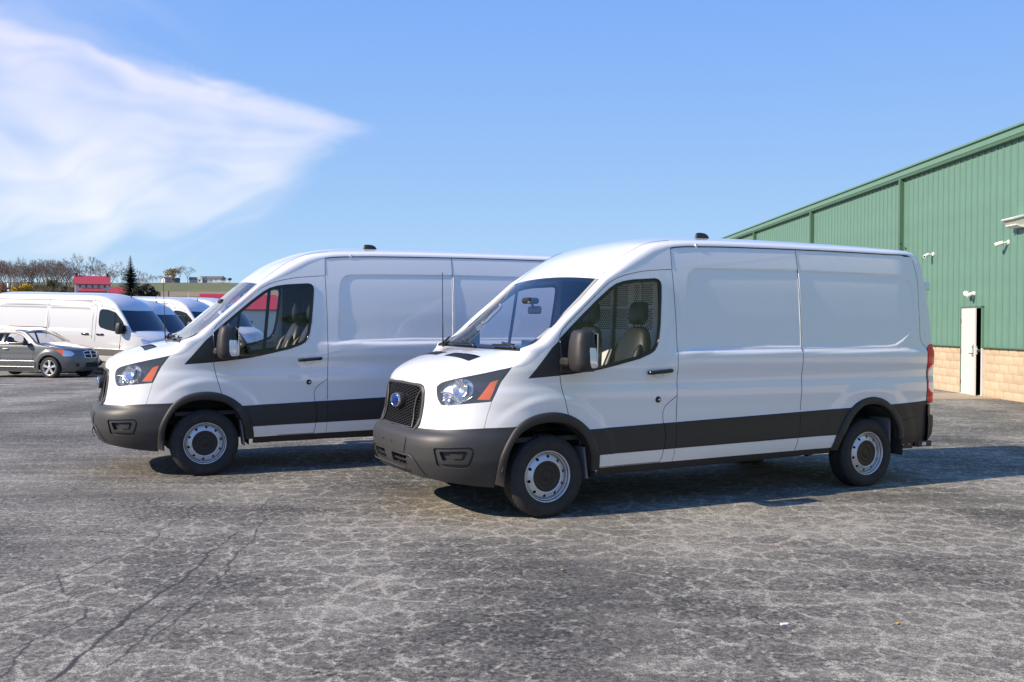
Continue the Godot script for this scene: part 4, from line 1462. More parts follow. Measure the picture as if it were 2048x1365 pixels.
func transit_cab(root: Node3D, b: Body) -> void:
	var dash := MB.new()
	var P := []
	for q: Array in [[-0.22, 1.385], [-0.05, 1.375], [0.12, 1.37], [0.24, 1.365], [0.31, 1.345], [0.345, 1.29], [0.35, 1.15], [0.32, 0.95], [0.22, 0.80], [0.2, 0.72]]:
		var l := PackedVector3Array()
		for j in 17:
			var z := lerpf(-0.93, 0.93, j / 16.0)
			var yy: float = q[1] + (0.035 * exp(-pow((z - 0.42) / 0.2, 2)) if q[0] > 0.1 and q[1] > 1.2 else 0.0)
			l.push_back(Vector3(q[0], yy, z))
		P.push_back(l)
	dash.net(P, Vector3(0.0, 1.0, 0))
	var dp := put("dashboard", dash.mesh(), M.cab_dark, root)
	var scr := MB.new()
	scr.box(Vector3(0.30, 1.425, 0.0), Vector3(0.03, 0.12, 0.20), Transform3D(), 0.006)
	put("screen_housing", scr.mesh(), M.black_satin, dp)
	var ws := Transform3D(Basis(Vector3.BACK, 0.55) * Basis(Vector3.UP, PI / 2), Vector3(0.50, 1.36, 0.42))
	var wheel := MB.new()
	var ring := PackedVector3Array()
	for i in 33: ring.push_back(ws * Vector3(cos(TAU * i / 32) * 0.19, sin(TAU * i / 32) * 0.19, 0))
	wheel.tube(ring, 0.016, 0.016, 8, false)
	for a: float in [0.15, PI - 0.15, -PI / 2]: wheel.tube(PackedVector3Array([ws * Vector3(cos(a) * 0.05, sin(a) * 0.05, -0.02), ws * Vector3(cos(a) * 0.185, sin(a) * 0.185, 0)]), 0.02, 0.012, 6)
	wheel.lathe(V2([0.0, 0.03, 0.05, 0.025, 0.075, 0.0, 0.06, -0.04]), 20, ws)
	wheel.tube(PackedVector3Array([ws * Vector3(0, 0, -0.02), Vector3(0.2, 1.15, 0.42)]), 0.04, 0.05, 8)
	put("steering_wheel", wheel.mesh(), M.black_satin, root)
	for z: float in [0.43, -0.43]:
		var s := seat(1.12, z)
		var sp := put("seat", s[0].mesh(), M.leather, root)
		put("head_rest", s[1].mesh(), M.leather_black, sp)
		put("cushion", s[2].mesh(), M.leather, sp)
	# perforated steel partition
	var part := MB.new()
	part.box(Vector3(1.60, 1.52, 0), Vector3(0.02, 1.76, 1.78))
	part.box(Vector3(1.585, 1.52, 0.02), Vector3(0.02, 1.70, 0.03)); part.box(Vector3(1.585, 1.52, 0.74), Vector3(0.02, 1.70, 0.03))
	var pp := put("partition", part.mesh(), M.partition_white, root)
	var holes := MB.new()
	for zq: Array in [[-0.78, -0.56], [-0.46, -0.21], [-0.10, 0.21], [0.34, 0.60]]:
		for yq: Array in [[1.60, 1.80], [1.845, 2.045]]:
			var row := 0
			var y: float = yq[0]
			while y < yq[1]:
				var z: float = zq[0] + (0.018 if row & 1 else 0.0)
				while z < zq[1]:
					for k in 6:
						var a := TAU * k / 6; var d := TAU * (k + 1) / 6
						holes.t(Vector3(1.588, y, z), Vector3(1.588, y + sin(a) * 0.0082, z + cos(a) * 0.0125), Vector3(1.588, y + sin(d) * 0.0082, z + cos(d) * 0.0125), Vector3.LEFT, Vector3.LEFT, Vector3.LEFT)
					z += 0.036
				y += 0.0217
				row += 1
	put("perforation", holes.mesh(), M.gap_black, pp).set_meta("kind", "stuff")
	var inn := MB.new()
	inn.box(Vector3(0.65, 0.66, 0), Vector3(1.9, 0.04, 1.84))
	put("cab_floor", inn.mesh(), M.cab_dark, root)
	inn = MB.new()
	inn.quad(Vector3(0.32, 0.60, 0.945), Vector3(1.55, 0.60, 0.945), Vector3(1.55, 1.36, 0.925), Vector3(0.32, 1.20, 0.930))
	inn.quad(Vector3(0.32, 1.20, 0.930), Vector3(1.06, 1.36, 0.925), Vector3(1.06, 1.37, 0.975), Vector3(0.32, 1.215, 0.985))
	inn.box(Vector3(0.85, 1.10, 0.905), Vector3(0.55, 0.07, 0.06), Transform3D(), 0.02)
	inn.quad(Vector3(1.17, 1.30, 0.93), Vector3(1.60, 1.30, 0.93), Vector3(1.60, 2.2, 0.84), Vector3(1.175, 2.12, 0.87))
	both(root, "door_lining", inn, M.cab_dark)
	inn = MB.new()
	var hl := []
	for x: float in [0.62, 0.75, 0.95, 1.2, 1.58]:
		var l := PackedVector3Array()
		for j in 9:
			var z := lerpf(-0.80, 0.80, j / 8.0)
			l.push_back(Vector3(x, table([0.62, 0.75, 0.95, 1.2, 1.6], [2.06, 2.14, 2.22, 2.28, 2.32], x) - 0.10 * pow(absf(z) / 0.8, 3), z))
		hl.push_back(l)
	inn.net(hl, Vector3(1.1, 1.0, 0), false)
	put("headlining", inn.mesh(), M.cab_grey, root)
	# inner pillar trim and grab handle on each side of the windscreen
	inn = MB.new()
	inn.tube(V3([-0.12, 1.44, 0.87, 0.10, 1.60, 0.855, 0.38, 1.85, 0.83, 0.58, 2.03, 0.80]), 0.035, 0.03, 6)
	var grip := MB.new()
	grip.tube(V3([0.20, 1.655, 0.84, 0.215, 1.64, 0.79, 0.25, 1.67, 0.775, 0.37, 1.785, 0.76, 0.40, 1.82, 0.77, 0.40, 1.845, 0.815]), 0.014, 0.014, 8)
	for s in 2:
		var pt := put("pillar_lining", (inn if s == 0 else inn.mirrored()).mesh(), M.cab_grey, root)
		put("grab_handle", (grip if s == 0 else grip.mirrored()).mesh(), M.cab_grey, pt)
	# rear-view mirror with the camera pod
	inn = MB.new()
	inn.box(Vector3(0.33, 1.862, 0.0), Vector3(0.14, 0.06, 0.13), Transform3D(), 0.02)
	inn.tube(V3([0.34, 1.86, 0, 0.36, 1.80, 0]), 0.012, 0.012, 6)
	inn.box(Vector3(0.375, 1.775, 0.0), Vector3(0.03, 0.075, 0.25), Transform3D(), 0.014)
	put("rear_view_mirror", inn.mesh(), M.black_satin, root)


func transit_extras(root: Node3D, b: Body) -> void:
	# wing mirrors
	var house := soft_box([[1.602, 0.215, 1.165, 0.02, 0.03], [1.595, 0.213, 1.165, 0.062, 0.075], [1.570, 0.21, 1.168, 0.082, 0.098], [1.50, 0.203, 1.172, 0.095, 0.108], [1.40, 0.20, 1.18, 0.104, 0.116], [1.32, 0.203, 1.185, 0.108, 0.118], [1.272, 0.21, 1.185, 0.10, 0.105], [1.250, 0.213, 1.182, 0.078, 0.08], [1.244, 0.213, 1.18, 0.02, 0.02]], 40, 3.2)
	var keep := MB.new()
	var near := MB.new()
	for i in range(0, house.v.size(), 3):
		(near if house.v[i].z > 1.18 and house.v[i + 1].z > 1.18 and house.v[i + 2].z > 1.18 else keep).t(house.v[i], house.v[i + 1], house.v[i + 2], house.n[i], house.n[i + 1], house.n[i + 2])
	var c := cut(near, rounded(V2([0.205, 1.452, 0.290, 1.446, 0.308, 1.40, 0.312, 1.285, 0.225, 1.280, 0.206, 1.32]), 0.014))
	keep.add(c[1])
	keep.box(Vector3(0.125, 1.325, 1.055), Vector3(0.10, 0.075, 0.14), Transform3D(), 0.02)
	var glass := MB.new()
	glass.box(Vector3(0.304, 1.43, 1.17), Vector3(0.012, 0.28, 0.19), Transform3D(), 0.01)
	for s in 2:
		var m := put("wing_mirror", (keep if s == 0 else keep.mirrored()).mesh(), M.black_plastic, root)
		put("turn_lens", (c[0].swollen(0.002) if s == 0 else c[0].swollen(0.002).mirrored()).mesh(), M.clear_lens, m)
		put("mirror_glass", (glass if s == 0 else glass.mirrored()).mesh(), M.chrome, m)
	# scuttle below the windscreen
	var P := []
	for r: Array in [[-0.262, 1.385, -0.258, 1.385, 0.90, 3.4, 2.0], [-0.235, 1.395, -0.243, 1.405, 0.905, 3.0, 2.0], [-0.205, 1.424, -0.225, 1.440, 0.896, 2.0, 2.2]]: P.push_back(PackedFloat32Array(r))
	var o := MB.new()
	o.net(b.shell(P, 40), b.cen)
	put("scuttle", o.mesh(), M.black_satin, root)
	# wipers
	o = MB.new()
	var gp := func(v: float, u: float, lift: float) -> Vector3:
		var cxy := Vector2(-0.215, 1.422).lerp(Vector2(0.10, 1.695), u)
		var t := Vector2(-0.235, 1.436).lerp(Vector2(0.093, 1.632), u)
		var a := absf(v) / 0.9
		return Vector3(lerpf(cxy.x, t.x, pow(a, 2.2)) - 0.7 * lift, lerpf(cxy.y, t.y, a * a) + 0.75 * lift, v)
	for q: Array in [[0.30, 0.06, 0.72, 0.09], [-0.60, 0.05, -0.12, 0.07]]:
		var pts := PackedVector3Array()
		for i in 9: pts.push_back(gp.call(lerpf(q[0], q[2], i / 8.0), lerpf(q[1], q[3], i / 8.0), 0.018))
		o.tube(pts, 0.010, 0.008, 6)
		o.tube(PackedVector3Array([gp.call(q[2] + 0.04, 0.0, 0.0), gp.call(q[2] + 0.02, 0.02, 0.04), gp.call(lerpf(q[0], q[2], 0.5), lerpf(q[1], q[3], 0.5) + 0.01, 0.04)]), 0.014, 0.008, 6)
		put("wiper", o.mesh(), M.black_satin, root)
		o = MB.new()
	o.tube(PackedVector3Array([gp.call(-0.79, -0.02, 0.012), gp.call(-0.83, 0.30, 0.014)]), 0.014, 0.008, 6)
	o.tube(PackedVector3Array([gp.call(-0.72, -0.03, 0.0), gp.call(-0.77, 0.10, 0.03)]), 0.016, 0.01, 6)
	put("scuttle_corner", o.mesh(), M.black_satin, root)
	# aerials
	o = MB.new()
	o.tube(V3([-0.262, 1.405, -0.728, -0.264, 1.47, -0.727, -0.268, 1.62, -0.722]), 0.0085, 0.0055, 8)
	o.tube(V3([-0.268, 1.62, -0.722, -0.284, 2.14, -0.706]), 0.0042, 0.0036, 6)
	put("aerial", o.mesh(), M.black_satin, root)
	o = soft_box([[2.48, 1.91, 0.57, 0.085, 0.032], [2.50, 1.91, 0.57, 0.082, 0.030], [2.522, 1.905, 0.57, 0.072, 0.024], [2.538, 1.895, 0.57, 0.052, 0.016], [2.543, 1.89, 0.57, 0.02, 0.006]], 20, 2.2)
	put("roof_aerial", o.mesh(), M.black_satin, root)
	# rear bumper
	P = []
	var plan := [[4.602, 0.995], [4.66, 0.985], [4.71, 0.965], [4.755, 0.93], [4.79, 0.88], [4.825, 0.78], [4.87, 0.55], [4.90, 0.3], [4.905, 0.0]]
	for q: Array in [[0.428, 0.075], [0.445, 0.035], [0.50, 0.008], [0.60, 0.0], [0.690, 0.0], [0.700, 0.006], [0.706, 0.020], [0.80, 0.024], [0.818, 0.030], [0.822, 0.07]]:
		var l := PackedVector3Array()
		for k: Array in plan:
			var f := 0.25 if k[0] < 4.65 else 1.0
			l.push_back(Vector3(k[0] - q[1] * (0.0 if k[1] > 0.97 else 1.0), q[0], k[1] - q[1] * f * clampf(k[1] / 0.4, 0, 1)))
		P.push_back(l)
	o = MB.new()
	o.net(P, Vector3(4.3, 0.62, 0.2))
	o.add(o.mirrored())
	put("rear_bumper", o.mesh(), M.black_plastic, root)
	o = MB.new()
	o.box(Vector3(4.885, 0.765, 0.50), Vector3(0.012, 0.13, 0.30), Transform3D(), 0.004)
	put("number_plate", o.mesh(), M.plate, root)
	o = MB.new()
	o.box(Vector3(4.76, 2.085, 0.80), Vector3(0.09, 0.09, 0.05), Transform3D(), 0.012)
	both(root, "door_hinge", o, M.white_paint)
	# tow bar
	o = MB.new()
	o.box(Vector3(4.54, 0.356, 0.70), Vector3(0.34, 0.075, 0.012)); o.box(Vector3(4.54, 0.356, -0.70), Vector3(0.34, 0.075, 0.012))
	o.box(Vector3(4.78, 0.362, 0.0), Vector3(0.07, 0.065, 1.42), Transform3D(), 0.006)
	o.box(Vector3(4.885, 0.36, 0.69), Vector3(0.215, 0.062, 0.06), Transform3D(), 0.005)
	o.box(Vector3(4.82, 0.35, 0.0), Vector3(0.16, 0.07, 0.07), Transform3D(), 0.006)
	var tow := put("tow_bar", o.mesh(), M.black_satin, root)
	for x: float in [4.43, 4.55, 4.64]:
		o = MB.new()
		o.lathe(V2([0.0, 0.012, 0.010, 0.011, 0.012, 0.0]), 6, Transform3D(Basis(), Vector3(x, 0.365, 0.706)))
		put("bolt", o.mesh(), M.steel, tow)
	o = MB.new()
	o.box(Vector3(4.87, 0.36, 0.7215), Vector3(0.06, 0.036, 0.003))
	put("paper_tag", o.mesh(), M.label_white, tow)
	o = MB.new()
	o.tube(V3([4.78, 0.40, 0.69, 4.82, 0.398, 0.70, 4.86, 0.402, 0.69, 4.90, 0.396, 0.70, 4.94, 0.395, 0.695]), 0.007, 0.007, 5)
	o.tube(V3([4.79, 0.395, 0.70, 4.81, 0.415, 0.68, 4.85, 0.405, 0.70]), 0.005, 0.005, 5)
	put("green_wire", o.mesh(), M.green_tape, tow)


# ---------------------------------------------------------------- the lot: worn, cracked, dusty asphalt
func noise_bytes(kind: int, freq: float, oct: int, sd: int, w: int, h: int, warp := 0.0) -> PackedByteArray:
	var f := FastNoiseLite.new()
	f.noise_type = kind
	f.frequency = freq
	f.seed = sd
	f.fractal_octaves = oct
	if kind == FastNoiseLite.TYPE_CELLULAR:
		f.fractal_type = FastNoiseLite.FRACTAL_NONE
		f.cellular_distance_function = FastNoiseLite.DISTANCE_EUCLIDEAN
		f.cellular_return_type = FastNoiseLite.RETURN_DISTANCE2_SUB
		f.cellular_jitter = 0.95
	if warp > 0.0:
		f.domain_warp_enabled = true
		f.domain_warp_amplitude = warp
		f.domain_warp_frequency = freq * 1.2
		f.domain_warp_fractal_octaves = 4
	var im := f.get_seamless_image(w, h, false, false, 0.06)
	if w != TS or h != TS: im.resize(TS, TS, Image.INTERPOLATE_CUBIC)
	im.convert(Image.FORMAT_L8)
	return im.get_data()


const TS := 2048
const TILE := 20.0


func draw_line(t: PackedByteArray, pts: PackedVector2Array, width: float, value: int, strength: float, wobble: float, r: RandomNumberGenerator, dust := PackedByteArray()) -> void:
	# a crack or a smear laid along a path on the ground (metres)
	var f := FastNoiseLite.new()
	f.seed = r.randi()
	f.frequency = 1.0
	f.fractal_octaves = 4
	var run := 0.0
	for i in pts.size() - 1:
		var a := pts[i]
		var b := pts[i + 1]
		var len_ := a.distance_to(b)
		var nrm := (b - a).orthogonal().normalized()
		var k := ceili(len_ / TILE * TS * 1.5)
		for j in k:
			var s := float(j) / k
			var p := a.lerp(b, s) + nrm * wobble * f.get_noise_2d((run + s * len_) * 2.2, 0)
			var w := width * (0.55 + 0.9 * absf(f.get_noise_2d((run + s * len_) * 1.6, 50)) + 0.25)
			var cx := (p.x + 10.0) / TILE * TS
			var cy := (p.y + 20.0) / TILE * TS
			var rad := w / TILE * TS * 0.5
			var n := ceili(rad)
			for y in range(-n, n + 1):
				for x in range(-n, n + 1):
					var d := sqrt(float(x * x + y * y)) / maxf(rad, 0.01)
					if d > 1.0: continue
					var q := posmod(int(cy) + y, TS) * TS + posmod(int(cx) + x, TS)
					var m := strength * (1.0 - d * d)
					if dust.size(): m *= clampf((dust[q] - 96) / 64.0, 0.0, 2.0)
					t[q] = int(lerpf(t[q], value, m))
		run += len_


func build_ground() -> void:
	var r := RandomNumberGenerator.new()
	r.seed = 3
	var cell := noise_bytes(FastNoiseLite.TYPE_CELLULAR, 0.040, 1, 4, TS, TS, 14.0)
	var fine := noise_bytes(FastNoiseLite.TYPE_CELLULAR, 0.07, 1, 9, TS, TS, 10.0)
	var blot := noise_bytes(FastNoiseLite.TYPE_SIMPLEX_SMOOTH, 0.0045, 5, 12, TS, TS)
	var strk := noise_bytes(FastNoiseLite.TYPE_SIMPLEX_SMOOTH, 0.03, 4, 14, 256, TS)
	var grit := noise_bytes(FastNoiseLite.TYPE_VALUE, 0.55, 2, 16, TS, TS)
	var zone := noise_bytes(FastNoiseLite.TYPE_SIMPLEX_SMOOTH, 0.0016, 2, 19, TS, TS)
	var t := PackedByteArray()
	t.resize(TS * TS)
	var hgt := PackedByteArray()
	hgt.resize(TS * TS)
	# bright dust that has gathered along the crack net, then the crack itself
	var edge := PackedInt32Array()
	var slit := PackedInt32Array()
	var fedge := PackedInt32Array()
	for i in 256:
		edge.push_back(int(215.0 * pow(clampf(1.0 - i / 36.0, 0, 1), 1.15)))
		slit.push_back(int(clampf(1.0 - i / 4.0, 0, 1) * 130.0))
		fedge.push_back(int(52.0 * clampf(1.0 - i / 18.0, 0, 1)))
	for y in TS:
		# the strip along the vans' near side and the camera's foreground is the most broken
		var o := y * TS
		for x in TS:
			var i := o + x
			var b := blot[i]
			var worn := b + ((zone[i] - 128) >> 1)             # how dusty
			var gate := clampi(worn - 15, 45, 140)             # how broken
			if x < 745 - (y - 1000) / 12 and y < 1400: gate = gate >> 2
			var s := strk[i]
			var gr := grit[i] - 128
			var m := edge[cell[i]] + fedge[fine[i]]
			var v := 96 + ((worn - 110) >> 1) + ((m * gate) >> 7) + ((maxi(s - 120, 0) * 5) >> 3) + (gr >> 1) + ((gr * (m + 30)) >> 7)
			if cell[i] < 4 and blot[(i + 700 * TS + 300) % (TS * TS)] > 118:
				v -= slit[cell[i]]
			t[i] = clampi(v, 0, 255)
			hgt[i] = clampi(150 + ((grit[i] - 128) >> 3) - slit[cell[i]], 0, 255)
	var px := TILE / TS
	for q: Array in [
		[[0.0, -4.82, 0.37, -5.22, 0.87, -5.66, 1.43, -6.17, 2.18, -6.54, 2.92, -6.69, 3.55, -6.78], 0.11, 235, 0.030],
		[[0.62, -4.83, 0.94, -5.19, 1.58, -5.58, 2.17, -5.64, 2.74, -6.1, 3.41, -6.52], 0.12, 225, 0.026],
		[[1.87, -4.85, 2.25, -5.15, 2.97, -5.67], 0.15, 230, 0.026],
		[[1.33, -9.58, 1.39, -8.73, 1.40, -7.76, 1.45, -7.35, 1.46, -6.46], 0.035, 235, 0.12],
		[[3.06, -9.41, 3.08, -8.59, 3.01, -7.82], 0.04, 225, 0.10],
		[[-4.66, -8.9, -3.9, -8.73, -3.11, -8.41, -2.9, -8.41], 0.24, 215, 0.015],
		[[-3.5, -6.68, -3.26, -6.89, -2.99, -7.1, -3.05, -8.21, -3.05, -8.62, -3.0, -8.96, -3.07, -9.87], 0.05, 215, 0.05]]:
		draw_line(t, V2(q[0]), q[1], q[2], q[3], 0.05, r, grit)
	var cracks := [[-2.19, -4.64, -2.2, -4.92, -2.2, -5.18, -2.2, -5.47, -2.21, -5.79, -2.17, -6.1, -2.14, -6.3, -2.2, -7.19], [-2.62, -4.99, -2.54, -5.18, -2.52, -5.3, -2.46, -5.6, -2.5, -5.74], [-2.88, -5.49, -2.79, -5.62, -2.69, -5.89, -2.69, -6.02, -2.62, -6.38, -2.56, -6.47, -2.33, -6.76, -2.2, -7.19, -2.16, -7.75], [-3.17, -6.04, -3.09, -6.29, -2.87, -6.56, -2.85, -6.89, -2.73, -7.18, -2.8, -7.83, -2.81, -8.41, -2.7, -8.97], [-1.92, -5.19, -1.92, -5.75, -1.89, -6.22, -1.93, -6.7, -1.99, -6.97, -1.99, -7.5, -2.07, -8.22, -2.26, -8.86, -2.19, -9.34], [-2.0, -4.82, -1.99, -5.23, -2.0, -5.56, -2.01, -5.82], [-2.46, -4.69, -2.48, -4.82, -2.54, -5.18], [-3.02, -6.5, -2.87, -6.21, -2.72, -6.04]]
	for k in cracks.size():
		var p := V2(cracks[k])
		draw_line(t, p, 0.10, 215, 0.03, 0.05, r, grit)
		var seed_ := r.randi()
		r.seed = seed_
		draw_line(t, p, 0.030 if k == 0 else 0.020, 8, 0.75, 0.05, r)
		r.seed = seed_
		draw_line(hgt, p, 0.032 if k == 0 else 0.022, 0, 0.8, 0.05, r)
	var rgb := PackedByteArray()
	rgb.resize(TS * TS * 3)
	var lr := PackedByteArray()
	var lg := PackedByteArray()
	var lb := PackedByteArray()
	for i in 256:
		var f := i / 255.0
		var c := Color(lerpf(0.066, 0.74, pow(f, 1.15)), lerpf(0.064, 0.685, pow(f, 1.15)), lerpf(0.059, 0.56, pow(f, 1.15))).linear_to_srgb()
		lr.push_back(int(c.r * 255)); lg.push_back(int(c.g * 255)); lb.push_back(int(c.b * 255))
	var j := 0
	for i in TS * TS:
		var v := t[i]
		rgb[j] = lr[v]; rgb[j + 1] = lg[v]; rgb[j + 2] = lb[v]
		j += 3
	var m := mat("asphalt", 1, 1, 1, 0.92)
	m.albedo_texture = ImageTexture.create_from_image(Image.create_from_data(TS, TS, false, Image.FORMAT_RGB8, rgb))
	m.heightmap_enabled = true
	m.heightmap_texture = ImageTexture.create_from_image(Image.create_from_data(TS, TS, false, Image.FORMAT_L8, hgt))
	m.heightmap_scale = 0.5
	m.detail_enabled = true
	m.detail_blend_mode = BaseMaterial3D.BLEND_MODE_MUL
	m.detail_uv_layer = BaseMaterial3D.DETAIL_UV_2
	m.detail_albedo = noise_tex(0.45, 1024, 2, 33, Color(0.34, 0.34, 0.34), Color(1.0, 1.0, 1.0), FastNoiseLite.TYPE_VALUE)
	m.uv2_scale = Vector3(1, 1, 1)
	# the sheet: fine cells near by, wide cells far off
	var xs := PackedFloat32Array()
	var zs := PackedFloat32Array()
	for i in 121:
		var s := (i - 60) / 60.0
		xs.push_back(14.0 * s + 60.0 * s * s * s)
	for i in 111: zs.push_back(18.0 - 36.0 * i / 60.0 if i <= 60 else -18.0 - (i - 60) * 0.9 - pow((i - 60) / 50.0, 2) * 4.0)
	var a := []
	a.resize(Mesh.ARRAY_MAX)
	var vv := PackedVector3Array()
	var nn := PackedVector3Array()
	var u1 := PackedVector2Array()
	var u2 := PackedVector2Array()
	var ix := PackedInt32Array()
	for z: float in zs:
		for x: float in xs:
			vv.push_back(Vector3(x, lot_y(x, z), z))
			nn.push_back(Vector3(lot_y(x - 0.1, z) - lot_y(x + 0.1, z), 0.2, lot_y(x, z - 0.1) - lot_y(x, z + 0.1)).normalized())
			u1.push_back(Vector2((x + 10.0) / TILE, (z + 20.0) / TILE))
			u2.push_back(Vector2(x / 2.3, z / 2.3))
	var C := xs.size()
	for i in zs.size() - 1:
		for k in C - 1:
			var q := i * C + k
			ix.append_array([q, q + C, q + 1, q + 1, q + C, q + C + 1])
	a[Mesh.ARRAY_VERTEX] = vv
	a[Mesh.ARRAY_NORMAL] = nn
	a[Mesh.ARRAY_TEX_UV] = u1
	a[Mesh.ARRAY_TEX_UV2] = u2
	a[Mesh.ARRAY_INDEX] = ix
	var am := ArrayMesh.new()
	am.add_surface_from_arrays(Mesh.PRIMITIVE_TRIANGLES, a)
	for q in range(0, ix.size(), 3):
		var g := (vv[ix[q + 2]] - vv[ix[q]]).cross(vv[ix[q + 1]] - vv[ix[q]])
		if g.y < 0:
			am = null
			break
	if am == null:
		for q in range(0, ix.size(), 3):
			var w := ix[q + 1]; ix[q + 1] = ix[q + 2]; ix[q + 2] = w
		a[Mesh.ARRAY_INDEX] = ix
		am = ArrayMesh.new()
		am.add_surface_from_arrays(Mesh.PRIMITIVE_TRIANGLES, a)
	struct_("parking_lot", am, m)
	var st := MB.new()
	st.slab(V2([-17.5, 26.9, -13.68, 26.88, -13.68, 26.98, -17.5, 27.0]), -0.02, 0.004, Transform3D(Basis(Vector3.RIGHT, -PI / 2), Vector3(0, lot_y(-14.5, -26.9) + 0.002, 0)))
	struct_("parking_stripe", st.mesh(), mat("stripe_white", 0.5, 0.5, 0.47, 0.9))
	# open country: lawn, a strip of stubble, pasture up to the ridge
	var grass := tex_mat("pasture", Color(0.115, 0.125, 0.036), 0.95, 0.35, 0.02, 0.02, 41)
	var lawn := tex_mat("lawn", Color(0.100, 0.125, 0.028), 0.95, 0.35, 0.02, 0.03, 43)
	var stub := tex_mat("stubble", Color(0.22, 0.16, 0.095), 0.95, 0.25, 0.02, 0.03, 45)
	for q: Array in [["lawn", 62.0, 372.0, lawn], ["stubble_field", 372.0, 455.0, stub], ["pasture", 455.0, 800.0, grass]]:
		var o := MB.new()
		var P := []
		var d: float = q[1]
		while d < q[2] + 0.1:
			var l := PackedVector3Array()
			for k in 61:
				var x := -720.0 + k * 24.0
				# the strip's edges bend with the slope
				var dd := d + (12.0 * sin(x * 0.011) if d > 100 and d < 700 else 0.0)
				l.push_back(Vector3(x, hill_y(x, -dd) - (0.12 if d < 70 else 0.0), -dd))
			P.push_back(l)
			d += (float(q[2]) - float(q[1])) / 16.0
		o.net(P, Vector3(0, -4000, -300))
		struct_(q[0], o.mesh(), q[3])
	# grass verges to the sides and behind
	var o2 := MB.new()
	for q: Array in [[-720.0, -73.0, 40.0, -66.0], [73.0, 720.0, 40.0, -66.0], [-720.0, 720.0, 160.0, 17.5]]:
		o2.quad(Vector3(q[0], -0.24, q[2]), Vector3(q[1], -0.24, q[2]), Vector3(q[1], -0.24, q[3]), Vector3(q[0], -0.24, q[3]))
	for i in o2.n.size(): o2.n[i] = Vector3.UP
	struct_("verge", o2.mesh(), lawn)


